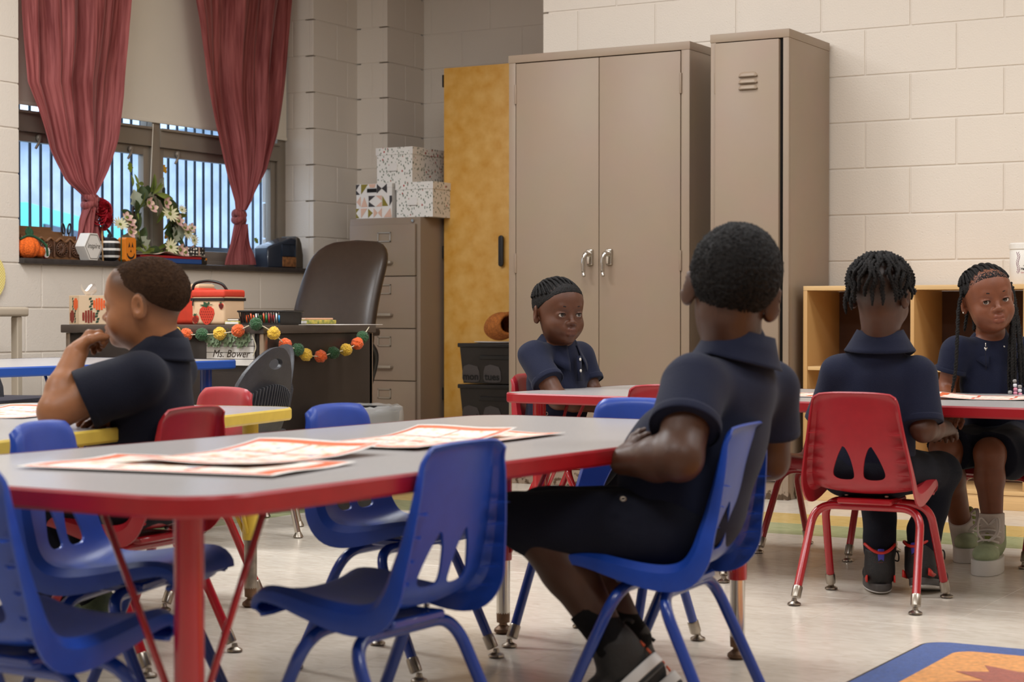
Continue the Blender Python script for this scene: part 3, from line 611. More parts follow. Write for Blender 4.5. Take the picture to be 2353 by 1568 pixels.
# ================================================================== STACKED DRAWER BINS
mat('bin_black', '1D1A19', 0.3, coat=0.1); mat('bin_smoke', '2A2522', 0.22, var=0.1, vscale=6); mat('bin_label_grey', '4D4644', 0.5); mat('ink_black', '0E0C0B', 0.6)
BX0, BX1, BY0 = -4.985, -4.56, 8.08
def pumpkin_tag(w_, h_): return [(w_*a, h_*b) for a, b in ((-0.5, -0.3), (-0.44, -0.46), (-0.2, -0.5), (0.2, -0.5), (0.44, -0.46), (0.5, -0.3), (0.48, 0.1), (0.38, 0.38), (0.1, 0.46), (-0.1, 0.5), (-0.38, 0.4), (-0.48, 0.1))]
for k, words in enumerate((('', ''), ('wed', 'thur'), ('mon', 'tues'))):
    z0 = 0.0+k*0.2125; lab = ['bottom black drawer bin of the stack beside the yellow cupboard', 'middle black drawer bin of the stack, under the mon and tues bin', 'top black drawer bin labelled mon and tues'][k]
    t = thing('drawer_bin', lab, 'drawer bin', (BX0, BY0, z0), 0, 'stacked drawer bins'); wd = BX1-BX0
    bm = B(); rows = []
    for zz, s in ((0.004, 0.018), (0.19, 0.004)): rows.append([(s, s, zz), (wd-s, s, zz), (wd-s, 0.36-s, zz), (s, 0.36-s, zz)])
    grid(bm, rows, True); bm.faces.new(bm.verts[:4][::-1]); bm.faces.new(bm.verts[4:8]); bmesh.ops.recalc_face_normals(bm, faces=bm.faces[:]); obj('body', bm, 'bin_smoke', t)
    obj('rim', box(B(), (-0.006, -0.006, 0.19), (wd+0.006, 0.366, 0.2115), 0.006, 3), 'bin_black', t, smooth=40)
    obj('grip', prism(B(), [(wd*0.28, 0.012, 0.128), (wd*0.30, 0.012, 0.15), (wd*0.7, 0.012, 0.15), (wd*0.72, 0.012, 0.128)], (0, -0.012, 0), 0.003), 'bin_black', t, smooth=40)
    for j, wrd in enumerate(words):
        if not wrd: continue
        cx = 0.066+j*0.128; cz = 0.056; s = 0.012
        p_ = obj('label_card', prism(B(), [(cx+a, 0.012-b*0.07, cz+b) for a, b in pumpkin_tag(0.106, 0.092)], (0, -0.0015, 0)), 'bin_label_grey', t)
        text_on('lettering', wrd, 0.052, 'ink_black', (cx, 0.0095, cz-0.018), (1, 0, 0), (0, -0.07, 1), p_, bold=0.0012)
# ================================================================== TEACHER DESK, OFFICE CHAIR, WASTE BIN
mat('desk_brown', '2E2622', 0.38, var=0.18, vscale=5, bump=0.03); mat('desk_top_brown', '4A4039', 0.33, var=0.1, vscale=8); mat('desk_trim', 'A59484', 0.3, 0.8); mat('leather_brown', '33261D', 0.36, var=0.08, vscale=40, bump=0.12, bscale=260)
DX0, DX1, DY0, DY1, DZ = -5.44, -4.405, 5.69, 6.44, 0.740
t = thing('teacher_desk', 'dark brown steel teacher desk hung with a pom-pom garland', 'desk', (DX0, DY0, 0)); ox, oy = DX0, DY0
wbx('desk_top', (DX0-0.015, DY0-0.012, DZ-0.034), (DX1+0.012, DY1+0.012, DZ), t, 'desk_top_brown', 0.004); wbx('end_panel', (DX1-0.02, DY0+0.03, 0.02), (DX1, DY1, DZ-0.035), t, 'desk_brown', 0.002)
wbx('front_panel', (DX0+0.02, DY0+0.012, 0.08), (DX1-0.03, DY0+0.03, DZ-0.035), t, 'desk_brown', 0.002); wbx('end_panel', (DX0, DY0+0.03, 0.02), (DX0+0.02, DY1, DZ-0.035), t, 'desk_brown', 0.002); wbx('drawer_pedestal', (DX1-0.40, DY0+0.05, 0.12), (DX1-0.03, DY1-0.03, DZ-0.035), t, 'desk_brown', 0.002)
for x, y in ((DX1-0.022, DY0+0.004), (DX0, DY0+0.004), (DX1-0.022, DY1-0.02), (DX0, DY1-0.02)): wbx('corner_leg', (x, y, 0), (x+0.022, y+0.026, DZ-0.0345), t, 'desk_trim', 0.002)
t = thing('office_chair', 'high-backed brown leather office chair behind the teacher desk', 'office chair', (-5.02, 6.76, 0), math.radians(180))
bm = B(); rows = []
for i in range(15):
    f = i/14; z = 0.46+0.68*f; hw = 0.245*(1-0.10*f)*(1.0 if f < 0.8 else math.sqrt(max(0.0, 1-((f-0.8)/0.2)**2.6*0.62))); hw *= (0.72+0.28*min(1, f/0.10)**0.5)
    yb = -0.24-0.22*f+0.05*math.sin(f*math.pi); th = 0.055*(math.sqrt(max(0.02, 1-(2*f-1)**6)))+0.004; ring = []
    for k in range(24):
        a = 2*math.pi*k/24; c, s = math.cos(a), math.sin(a); X = hw*math.copysign(abs(c)**0.55, c); ring.append((X, yb+th*math.copysign(abs(s)**0.8, s)+0.55*X*X, z))
    rows.append(ring)
grid(bm, rows, True); bm.faces.new([v for v in bm.verts[:24]][::-1]); bm.faces.new([v for v in bm.verts[-24:]]); bmesh.ops.recalc_face_normals(bm, faces=bm.faces[:]); o = obj('backrest', bm, 'leather_brown', t, smooth=True); md = o.modifiers.new('s', 'SUBSURF'); md.levels = 1; md.render_levels = 1
rr = roundrect(0.50, 0.50, 0.10); obj('seat', prism(B(), [(a, b, 0.40) for a, b in rr], (0, 0, 0.10), 0.03, 3), 'leather_brown', t, smooth=50)
for sx in (-1, 1):
    bm = B(); tube(bm, smooth_path([(sx*0.25, -0.18, 0.44), (sx*0.31, -0.15, 0.60), (sx*0.30, -0.05, 0.69)], 6), 0.016, 10); a = obj('armrest', bm, 'black_plastic', t, smooth=True)
    obj('arm_pad', prism(B(), [(sx*0.295+a_, b_-0.03, 0.685) for a_, b_ in roundrect(0.075, 0.30, 0.035)], (0, 0, 0.035), 0.012, 2), 'leather_brown', a, smooth=50)
obj('gas_column', lathe(B(), [(0.028, 0.10), (0.028, 0.40)], 16), 'black_plastic', t, smooth=40)
for k in range(5):
    a = 2*math.pi*k/5; bm = B(); tube(bm, [(0.02*math.cos(a), 0.02*math.sin(a), 0.11), (0.30*math.cos(a), 0.30*math.sin(a), 0.075)], [0.025, 0.014], 8); l = obj('base_arm', bm, 'black_plastic', t, smooth=True)
    obj('caster', lathe(B(), [(0.01, -0.02), (0.028, -0.018), (0.028, 0.018), (0.01, 0.02)], 14, (0.30*math.cos(a), 0.30*math.sin(a), 0.03), 'x'), 'black_plastic', l, smooth=40)
t = thing('waste_bin', 'black waste bin with a clear plastic liner beside the desk', 'waste bin', (-4.19, 6.04, 0))
obj('bin', lathe(B(), [(0.115, 0.004), (0.12, 0.0), (0.158, 0.395), (0.166, 0.40), (0.166, 0.41), (0.152, 0.41), (0.114, 0.01)], 36, cap=False), 'black_plastic', t, smooth=40)
gm2, gn2, gb2 = nmat('clear_film'); gb2.inputs['Base Color'].default_value = (0.75, 0.73, 0.70, 1); gb2.inputs['Roughness'].default_value = 0.2; gb2.inputs['Alpha'].default_value = 0.30
rnd = random.Random(4); rows = []
for i, (r, z) in enumerate(((0.150, 0.33), (0.153, 0.38), (0.160, 0.418), (0.171, 0.414), (0.173, 0.38), (0.171, 0.34), (0.172, 0.30), (0.168, 0.275))):
    rows.append([((r+rnd.uniform(-1, 1)*(0.003 if i < 4 else 0.006))*math.cos(a), (r+rnd.uniform(-1, 1)*(0.003 if i < 4 else 0.006))*math.sin(a), z+rnd.uniform(-1, 1)*(0.004 if i != 7 else 0.02)) for a in [2*math.pi*k/60 for k in range(60)]])
bm = B(); grid(bm, rows, True); obj('liner', bm, 'clear_film', t, smooth=True)
# ================================================================== RUG
def rug_mat(name, c): return mat(name, c, 0.95, var=0.22, vscale=70, bump=0.9, bscale=420, sheen=0.3)
rug_mat('rug_blue', '2C4E93'); rug_mat('rug_orange', 'E59A4C'); rug_mat('rug_maroon', 'A8543F'); mat('rug_binding', '332A25', 0.9)
t = thing('rug', 'blue-bordered orange rug with a maroon leaf in the bottom right corner', 'rug', (-1.303, 4.213, 0))
RW, RL = 2.6, 1.8
def rr_at(w_, l_, r, z, inset): return [(a+w_/2+inset, b-l_/2-inset, z) for a, b in roundrect(w_, l_, r, 10)]
obj('binding', prism(B(), rr_at(RW, RL, 0.06, 0.0, 0), (0, 0, 0.011)), 'rug_binding', t)
obj('border', prism(B(), rr_at(RW-0.016, RL-0.016, 0.055, 0.002, 0.008), (0, 0, 0.0105)), 'rug_blue', t)
obj('field', prism(B(), rr_at(RW-0.20, RL-0.22, 0.05, 0.003, 0.10), (0, 0, 0.0105)), 'rug_orange', t)
lf = [(0.205, -0.255), (0.29, -0.295), (0.40, -0.27), (0.52, -0.35), (0.62, -0.30), (0.60, -0.45), (0.75, -0.55), (0.60, -0.60), (0.55, -0.75), (0.45, -0.62), (0.30, -0.70), (0.33, -0.52), (0.16, -0.50), (0.25, -0.42), (0.170, -0.352), (0.235, -0.325)]
obj('leaf_motif', prism(B(), [(a, b, 0.004) for a, b in lf], (0, 0, 0.0105)), 'rug_maroon', t)
# ================================================================== CURTAINS AND SHADE
def cloth_mat():
    m, nt, b = nmat('curtain_maroon'); N, L = nt.nodes, nt.links
    tc = N.new('ShaderNodeTexCoord'); mp = N.new('ShaderNodeMapping'); mp.inputs['Scale'].default_value = (90, 90, 3.0); L.new(tc.outputs['UV'], mp.inputs['Vector'])
    uv = N.new('ShaderNodeAttribute'); uv.attribute_name = 'cloth'; L.new(uv.outputs['Vector'], mp.inputs['Vector'])
    n = N.new('ShaderNodeTexNoise'); n.inputs['Scale'].default_value = 1.0; n.inputs['Detail'].default_value = 4; L.new(mp.outputs['Vector'], n.inputs['Vector'])
    r = N.new('ShaderNodeValToRGB'); r.color_ramp.elements[0].position = 0.36; r.color_ramp.elements[1].position = 0.68; r.color_ramp.elements[0].color = lin('7A2A28'); r.color_ramp.elements[1].color = lin('B5625F')
    L.new(n.outputs['Fac'], r.inputs['Fac']); L.new(r.outputs['Color'], b.inputs['Base Color']); b.inputs['Roughness'].default_value = 0.7; b.inputs['Sheen Weight'].default_value = 0.2
    b.inputs['Transmission Weight'].default_value = 0.0
    t = N.new('ShaderNodeBsdfTranslucent'); L.new(r.outputs['Color'], t.inputs['Color']); ms = N.new('ShaderNodeMixShader'); ms.inputs[0].default_value = 0.22
    L.new(b.outputs[0], ms.inputs[1]); L.new(t.outputs[0], ms.inputs[2]); L.new(ms.outputs[0], N['Material Output'].inputs[0])
cloth_mat()
mat('shade_cream', 'E6DCCB', 0.8, var=0.03, vscale=2)
def curtain(label, rowsL, rowsR, knot, tail, seed):
    "rows = [(y, x)] outline pixels on the plane of the curtain"
    XC = -6.185; rnd = random.Random(seed)
    t = thing('curtain', label, 'curtain', (XC, px(knot[0], knot[1], 0, XC).y, px(knot[0], knot[1], 0, XC).z), 0, 'curtains tied in knots'); base = Vector(t.location)
    def interp(rows, y):
        if y <= rows[0][0]: return rows[0][1]
        for (a, b), (c, d) in zip(rows, rows[1:]):
            if a <= y <= c: return b+(d-b)*(y-a)/(c-a)
        return rows[-1][1]
    ph = [rnd.uniform(0, 6.28) for _ in range(6)]; n = 72
    def panel(name, y0, y1, m, gather):
        rows = []; at = []
        for i in range(m+1):
            f = i/m; y = y0+(y1-y0)*f; a = px(interp(rowsL, y), y, 0, XC); b = px(interp(rowsR, y), y, 0, XC); wdt = (b.y-a.y)
            amp = 0.006+0.030*min(1, wdt/0.5) if gather else 0.02
            row = []
            for k in range(n+1):
                u = k/n; s = 2*u-1
                fold = amp*(0.75*math.sin(u*19+ph[0]+0.8*math.sin(f*2+ph[1]))+0.5*math.sin(u*33+ph[2]+f*1.2)+0.25*math.sin(u*61+ph[3]))
                bulge = 0.045*(1-s*s)*(1-min(1, wdt/0.6)) + 0.012*math.sin(f*7+u*4+ph[4])*(wdt/0.6)
                p = a.lerp(b, u); row.append((p.x+fold+bulge-base.x+0.02, p.y-base.y, p.z-base.z))
            rows.append(row)
        bm = B(); vr = grid(bm, rows); me = bpy.data.meshes.new(name); bm.verts.index_update()
        idx = [(v.index, k/n*0.6+0.13*seed, (base.z+v.co.z)) for row in vr for k, v in enumerate(row)]
        bm.to_mesh(me); bm.free(); at = me.attributes.new('cloth', 'FLOAT_VECTOR', 'POINT')
        for i, u, z in idx: at.data[i].vector = (u, 0.3*seed, z*(1.0))
        return obj(name, me, 'curtain_maroon', t, smooth=True)
    panel('drape', rowsL[0][0], rowsL[-1][0], 60, True)
    # knot: wound wraps
    kc = px(knot[0], knot[1], 0, XC)-base; kc.x += 0.03; bm = B(); s = knot[2]
    for tilt, r0, th in ((0.5, 0.030, 0.020), (-0.7, 0.028, 0.021), (1.2, 0.024, 0.020)):
        pts = []
        for k in range(20):
            a = 2*math.pi*k/20; q = Vector((math.cos(a)*r0*0.8, math.sin(a)*r0, 0)); q = Matrix.Rotation(tilt, 3, 'X') @ q; pts.append(kc+Vector((q.x, q.y*1.05, q.z*1.5))*s)
        tube(bm, pts, th*s, 12, closed=True)
    me = bpy.data.meshes.new('knot'); bm.to_mesh(me); bm.free(); at = me.attributes.new('cloth', 'FLOAT_VECTOR', 'POINT')
    for v in me.vertices: at.data[v.index].vector = (v.co.y*1.5+v.co.x, v.co.x, v.co.z)
    obj('knot', me, 'curtain_maroon', t, smooth=True)
    rowsL2 = [(tail[0][2], tail[0][0]), (tail[1][2], tail[1][0]), (tail[2][2], tail[2][0])]; rowsR2 = [(q[2], q[1]) for q in tail]
    rowsL[:] = rowsL2; rowsR[:] = rowsR2; panel('tail', tail[0][2], tail[2][2], 14, False)
    return t
curtain('maroon curtain knotted above the wooden organiser, left half of the window', [(-150, 45), (0, 45), (105, 45), (189, 46), (252, 69), (345, 99), (417, 139), (452, 181)], [(-150, 290), (0, 286), (105, 280), (219, 269), (320, 252), (391, 231), (448, 208), (452, 206)], (196, 465, 1.0), [(184, 208, 478), (172, 214, 510), (160, 232, 566)], 1)
curtain('maroon curtain knotted beside the pencil sharpener, right half of the window', [(-150, 434), (0, 436), (97, 446), (189, 459), (303, 484), (404, 509), (463, 528), (484, 531)], [(-150, 676), (0, 669), (63, 661), (181, 644), (311, 623), (391, 602), (459, 568), (484, 550)], (539, 500, 0.95), [(532, 550, 516), (520, 560, 550), (503, 581, 609)], 2)
t = thing('roller_shade', 'cream roller shade pulled halfway down behind the curtains', 'shade', (-6.285, YR0, 1.772))
obj('fabric', box(B(), (-0.001, 0.012, 0), (0.001, YR1-YR0-0.012, 0.975)), 'shade_cream', t); obj('hem_bar', box(B(), (-0.006, 0.012, -0.006), (0.006, YR1-YR0-0.012, 0.012), 0.003, 2), 'shade_cream', t, smooth=40)
bm = B(); c0 = px(352, 285, 0, -6.27); c1 = px(345, 440, 0, -6.27); tube(bm, [c0-Vector(t.location), c1-Vector(t.location)], 0.0022, 6); obj('pull_cord', bm, 'shade_cream', t)
# ================================================================== THINGS ON THE SILL
SZ = ZS+0.0245
mat('wood_carved', '5A3A26', 0.55, var=0.35, vscale=40, bump=0.3, bscale=120); mat('wood_plain', '7A5231', 0.6, var=0.15, vscale=8, stretch=(1, 1, 6)); mat('yarn_orange', 'E0641A', 0.9, var=0.25, vscale=120, bump=1.0, bscale=160); mat('yarn_green', '1E4A2E', 0.9, var=0.3, vscale=120, bump=1.0, bscale=200)
mat('white_paint', 'E6E0D8', 0.5, var=0.02, vscale=6); mat('line_brown', '3A2A1C', 0.6); mat('black_paint', '1D1A19', 0.5); mat('pumpkin_orange', 'E2801C', 0.55, var=0.05); mat('apple_red', '8E1B1C', 0.3); mat('leaf_green', '3F7A3C', 0.6)
# carved organiser
p0 = px(46, 590, 0, -6.14); p1 = px(190, 596, 0, -6.14); t = thing('organiser', 'carved brown wooden desk organiser with scalloped front edge', 'organiser', (-6.29, p0.y, SZ)); Lg = p1.y-p0.y
obj('base', box(B(), (0, 0, 0), (0.155, Lg, 0.012)), 'wood_plain', t)
bm = B(); n = 60; rows = [[(0.155, Lg*k/n, 0.012) for k in range(n+1)], [(0.155, Lg*k/n, 0.088+0.008*math.cos(k/n*2*math.pi*6.5)) for k in range(n+1)]]; grid(bm, rows); o = obj('carved_front', bm, 'wood_carved', t); solid(o, 0.012, -1)
bm = B(); tube(bm, [(0.158, Lg*k/n, 0.090+0.008*math.cos(k/n*2*math.pi*6.5)) for k in range(n+1)], 0.0055, 8); obj('scalloped_edge', bm, 'wood_plain', t, smooth=True)
for k in range(4):                      # raised rosettes and stiles on the front
    y = Lg*(k+0.5)/4; bm = B()
    for j in range(14): a = 2*math.pi*j/14; tube(bm, [(0.163, y, 0.048), (0.166, y+0.032*math.cos(a), 0.048+0.028*math.sin(a))], [0.002, 0.0045], 6)
    tube(bm, [(0.164, y+0.037*math.cos(a), 0.048+0.033*math.sin(a)) for a in [2*math.pi*j/24 for j in range(24)]], 0.003, 6, closed=True); obj('rosette', bm, 'wood_carved', t, smooth=True)
    obj('stile', box(B(), (0.155, Lg*k/4-0.002, 0.01), (0.168, Lg*k/4+0.006, 0.085), 0.002), 'wood_carved', t)
for k, (x, h) in enumerate(((0.105, 0.115), (0.055, 0.135), (0.004, 0.158))): obj('divider_board', box(B(), (x, 0.004, 0.012), (x+0.008, Lg-0.004-0.03*k, h)), 'wood_plain', t)
for k, y in enumerate((0.2, 0.42, 0.63, 0.85)): obj('cross_board', prism(B(), [(0.004, Lg*y, 0.012), (0.15, Lg*y, 0.012), (0.15, Lg*y, 0.07), (0.004, Lg*y, 0.145)], (0, 0.007, 0)), 'wood_plain', t)
# scissors in the organiser
c = px(152, 530, 0, -6.20); t = thing('scissors', 'black-handled scissors standing in the carved organiser', 'scissors', (-6.20, c.y, SZ+0.05))
for s in (-1, 1):
    bm = B(); tube(bm, [(0.004*s, s*0.016+0.012*math.cos(a)*0.8+s*math.sin(a)*0.004, c.z-SZ-0.05+0.024*math.sin(a)+0.008) for a in [2*math.pi*j/18 for j in range(18)]], 0.0042, 8, closed=True); obj('handle', bm, 'black_plastic', t, smooth=True)
    bm = B(); tube(bm, [(0.004*s, s*0.013, c.z-SZ-0.066), (0.002*s, -s*0.004, -0.03)], [0.005, 0.003], 6); obj('blade', bm, 'chrome', t, smooth=True)
# crochet pumpkin
c = px(66, 568, 0, -6.11); t = thing('crochet_pumpkin', 'orange crochet pumpkin with a dark green leaf on the sill', 'pumpkin', (-6.115, c.y, SZ))
def ribbed(bm, r, h, ribs, depth, seg=64, rows=22, c=(0, 0, 0), sq=2.0):
    R = []
    for i in range(rows+1):
        v = -math.pi/2+math.pi*i/rows; rr = r*math.cos(v)**(2/sq*0.8) if i not in (0, rows) else 0.002; R.append([(c[0]+rr*(1-depth*abs(math.sin(ribs*a/2))**0.6*0+depth*(abs(math.sin(ribs*a/2))-1)*0.5)*math.cos(a), c[1]+rr*(1+depth*(abs(math.sin(ribs*a/2))-1)*0.5)*math.sin(a), c[2]+h/2+h/2*math.sin(v)) for a in [2*math.pi*k/seg for k in range(seg)]])
    grid(bm, R, True); return bm
obj('body', ribbed(B(), 0.056, 0.098, 10, 0.22), 'yarn_orange', t, smooth=True); obj('side_lobe', ribbed(B(), 0.026, 0.05, 7, 0.2, 40, 14, (0.02, 0.055, 0.006)), 'yarn_orange', t, smooth=True)
def leaf_mesh(L_, W_, curl=0.2, lobes=0, n=10):
    bm = B(); rows = []
    for i in range(n+1):
        f = i/n; w_ = W_/2*math.sin(math.pi*min(1, f*0.96+0.02))**0.8*(1+0.28*math.sin(f*math.pi*2*lobes+0.5) if lobes else 1.0); z = -curl*L_*f*f
        rows.append([(-w_, L_*f, z+0.1*w_), (-w_*0.5, L_*f, z+0.01*W_), (0, L_*f, z-0.06*W_), (w_*0.5, L_*f, z+0.01*W_), (w_, L_*f, z+0.1*w_)])
    grid(bm, rows); return bm
o = obj('leaf', leaf_mesh(0.055, 0.04, 0.1), 'yarn_green', t, True); solid(o, 0.004); o.location = (0.0, 0.012, 0.092); o.rotation_euler = (1.4, 0, 1.2)
bm = B(); tube(bm, smooth_path([(0.0, -0.05, 0.085), (0.02, -0.01, 0.104), (0.045, 0.03, 0.085), (0.06, 0.055, 0.055), (0.062, 0.062, 0.01)], 6), 0.0055, 8); obj('vine', bm, 'yarn_green', t, smooth=True)
# apple plaque
c = px(105, 577, 0, -6.09); t = thing('apple_plaque', 'small white apple plaque with red rim and green leaf', 'plaque', (-6.09, c.y, SZ), 0.06)
def apple(s): return [(0.004, s*a, s*b) for a, b in ((0, 0.02), (0.10, 0), (0.24, 0.08), (0.36, 0.26), (0.43, 0.5), (0.40, 0.74), (0.26, 0.88), (0.1, 0.86), (0, 0.80), (-0.1, 0.86), (-0.26, 0.88), (-0.40, 0.74), (-0.43, 0.5), (-0.36, 0.26), (-0.24, 0.08), (-0.10, 0))]
obj('rim', prism(B(), apple(0.062), (-0.010, 0, 0), 0.002), 'apple_red', t); pl = obj('face', prism(B(), [(0.0045, a*0.82, 0.004+b*0.86) for _, a, b in apple(0.062)], (0.002, 0, 0)), 'white_paint', t)
text_on('lettering', 'DESTINY', 0.0105, 'line_brown', (0.0068, 0, 0.031), (0, 1, 0), (0, 0, 1), pl); o = obj('leaf', leaf_mesh(0.018, 0.011, 0.1, 0, 6), 'leaf_green', t, True); solid(o, 0.002); o.location = (0.003, 0.002, 0.052); o.rotation_euler = (1.2, 0, 0.9)
# hexagon "inspire" block
def sill_px(x, y=590, X=-6.10): return px(x, y, 0, X).y
y0, y1 = sill_px(191, 560, -6.075), sill_px(239, 560, -6.075); t = thing('inspire_block', 'white hexagon block sign reading inspire', 'sign', (-6.075, (y0+y1)/2, SZ), 0.10); hw = (y1-y0)/2
hexp = lambda s, x: [(x, s*a*hw, 0.0645+s*b*0.0640) for a, b in ((-0.42, -1), (0.42, -1), (1, 0), (0.42, 1), (-0.42, 1), (-1, 0))]
bl = obj('block', prism(B(), hexp(1, 0), (-0.055, 0, 0), 0.001), 'white_paint', t)
bm = B(); a_, b_ = hexp(0.90, 0.0012), hexp(0.86, 0.0012)
for k in range(6): bm.faces.new([bm.verts.new(Vector(q)) for q in (a_[k], a_[(k+1) % 6], b_[(k+1) % 6], b_[k])])
bmesh.ops.recalc_face_normals(bm, faces=bm.faces[:]); obj('line_border', bm, 'line_brown', t)
text_on('lettering', 'inspire', 0.036, 'line_brown', (0.0012, 0, 0.068), (0, 1, 0), (0, 0, 1), t, shear=0.25)
# striped pumpkin
c = px(256, 580, 0, -6.12); t = thing('striped_pumpkin', 'black and white striped pumpkin with a black stem', 'pumpkin', (-6.135, c.y, SZ)); sh = 0.118
def squash(v): return v
def stripe_ring(bm, z0, z1, r, ribs=12):
    rows = []
    for i in range(7):
        z = z0+(z1-z0)*i/6; k_ = max(-1, min(1, (z/sh*2-1))); rr = r*(1-abs(k_)**3.2)**(1/3.0); rows.append([(rr*(1-0.05*(1-abs(math.sin(ribs*a/2))))*math.cos(a), rr*(1-0.05*(1-abs(math.sin(ribs*a/2))))*math.sin(a), z) for a in [2*math.pi*k/60 for k in range(60)]])
    grid(bm, rows, True); return bm
zz = [0.001, 0.018, 0.029, 0.052, 0.063, 0.088, 0.098, sh-0.0008]
for k in range(7): obj('stripe' if k % 2 else 'body_band', stripe_ring(B(), zz[k], zz[k+1], 0.0525 if k % 2 == 0 else 0.0545), 'white_paint' if k % 2 else 'black_paint', t, smooth=True)
bm = B(); tube(bm, smooth_path([(0, 0, 0.112), (0.002, 0.003, 0.135), (-0.003, -0.003, 0.15), (0, -0.016, 0.156)], 5), [0.011]*5+[0.006]*6+[0.005]*5, 8); obj('stem', bm, 'black_paint', t, smooth=True)
# jack-o-lantern block
y0, y1 = sill_px(288, 570, -6.07), sill_px(313, 570, -6.07); t = thing('jack_o_lantern', 'orange wooden block with a smiling pumpkin face', 'decoration', (-6.07, (y0+y1)/2, SZ)); w_ = (y1-y0)
def oct_(s): return [(0, s*a*w_/2, 0.059+s*b*0.0585) for a, b in ((-0.72, -1), (0.72, -1), (1, -0.84), (1, 0.84), (0.72, 1), (-0.72, 1), (-1, 0.84), (-1, -0.84))]
obj('block', prism(B(), oct_(1), (-0.05, 0, 0), 0.001), 'pumpkin_orange', t)
def deco(name, pts, m, par, x=0.0012): return obj(name, prism(B(), [(x-0.001, a, b) for a, b in pts], (0.001, 0, 0)), m, par)
for s in (-1, 1): deco('eye', [(s*w_*0.14, 0.094), (s*w_*0.05, 0.068), (s*w_*0.14, 0.073), (s*w_*0.24, 0.067)], 'black_paint', t)
deco('nose', [(0, 0.060), (-0.005, 0.047), (0.005, 0.047)], 'black_paint', t)
sm = [(w_*0.36*math.cos(a), 0.040+0.029*math.sin(a)) for a in [math.pi+math.pi*k/12 for k in range(13)]]+[(w_*0.30*math.cos(a), 0.040+0.018*math.sin(a)) for a in [2*math.pi-math.pi*k/12 for k in range(13)]]; deco('mouth', sm, 'black_paint', t)
bm = B(); tube(bm, [(-0.025, -w_/2-0.001, 0.0), (-0.025, -w_/2-0.001, 0.118)], 0.003, 6); obj('ribbon', bm, 'yarn_green', t)
# ------------------------------------------------------------------ flowers
mat('rose_red', '9C0F1E', 0.6, var=0.25, vscale=30); mat('petal_cream', 'E4DDB4', 0.6, var=0.08); mat('petal_pink', 'D398A4', 0.6, col2='E8D3A8', vscale=30); mat('leaf_dark', '3A4A24', 0.6, var=0.3, vscale=20); mat('leaf_olive', '7C8A3C', 0.6, var=0.25, vscale=20); mat('leaf_silver', 'A9AF98', 0.5, var=0.15, vscale=20); mat('twig_brown', '4A3426', 0.8); mat('stick_wood', 'B98F5E', 0.6); mat('flower_green', '6F7B2C', 0.7)
c = px(233, 490, 0, -6.13); t = thing('rose_bunch', 'bunch of red roses on a stick against the left curtain', 'flowers', (-6.13, c.y, SZ))
bm = B(); tube(bm, [(0, 0.01, 0.0), (0, 0.0, c.z-SZ)], 0.0045, 8); obj('stick', bm, 'stick_wood', t)
def rose_mesh():
    bm = B(); rnd = random.Random(9)
    for k in range(16):
        a = k*2.4; r = 0.004+0.0016*k; h = 0.020-0.0008*k; rows = []
        for i in range(5):
            f = i/4; rows.append([((r+0.010*f*f*(0.3+k/16))*math.cos(a+s*0.75), (r+0.010*f*f*(0.3+k/16))*math.sin(a+s*0.75), -0.008+(h+0.010)*f*(1-0.10*s*s)) for s in (-1, -0.5, 0, 0.5, 1)])
        grid(bm, rows)
    me = bpy.data.meshes.new('rose'); bm.to_mesh(me); bm.free(); setm(me, 'rose_red'); me.shade_smooth(); return me
RM = rose_mesh()
for k, (dy, dz, rx, ry) in enumerate(((-0.022, 0.018, 0.3, 1.2), (0.022, 0.020, -0.2, 1.3), (0.0, -0.014, 0.2, 1.5), (0.034, -0.012, -0.6, 1.2), (-0.030, -0.024, 0.5, 1.3), (0.004, 0.042, -0.1, 0.7), (0.012, -0.042, 0, 1.9))):
    o = link(bpy.data.objects.new('rose', RM), t); o.location = (0.008, dy, c.z-SZ+dz); o.rotation_euler = (rx, ry, 0); o.scale = (1.15,)*3
# wreath
wc = px(352, 520, 0, -6.20); t = thing('wreath', 'floral wreath of cream daisies, pink blossoms and leaves in the window', 'wreath', (-6.20, wc.y, SZ)); cz = wc.z-SZ+0.012; R0 = 0.152; rnd = random.Random(12)
bm = B()
for s in range(4): tube(bm, [((0.008*math.cos(5*a+s*1.6)), (R0+0.008*math.sin(4*a+s*1.7))*math.cos(a), cz+(R0+0.008*math.sin(4*a+s*1.7))*math.sin(a)) for a in [2*math.pi*k/48 for k in range(48)]], 0.0045, 6, closed=True)
obj('twig_ring', bm, 'twig_brown', t, smooth=True)
LM = {}
for key, L_, W_, lb, m in (('a', 0.075, 0.030, 0, 'leaf_dark'), ('b', 0.085, 0.022, 0, 'leaf_olive'), ('c', 0.078, 0.062, 3, 'leaf_silver'), ('d', 0.060, 0.050, 0, 'leaf_dark')):
    bm = leaf_mesh(L_, W_, 0.25, lb); me = bpy.data.meshes.new('leaf'); bm.to_mesh(me); bm.free(); setm(me, m); me.shade_smooth(); LM[key] = me
for k in range(96):
    a = 2*math.pi*k/96+rnd.uniform(-0.05, 0.05); key = rnd.choice('aabbbcd'); o = link(bpy.data.objects.new('leaf', LM[key]), t)
    o.scale = (1.25,)*3; o.location = (rnd.uniform(-0.005, 0.03), R0*math.cos(a), cz+R0*math.sin(a)); out = a+rnd.uniform(-1.2, 1.2)
    o.matrix_local = Matrix.Translation(o.location) @ Matrix.Rotation(out-math.pi/2, 4, 'X') @ Matrix.Rotation(math.pi/2, 4, 'Y') @ Matrix.Rotation(rnd.uniform(-0.6, 0.6), 4, 'Y') @ Matrix.Rotation(rnd.uniform(-0.2, 0.5), 4, 'X') @ Matrix.Scale(1.25, 4)
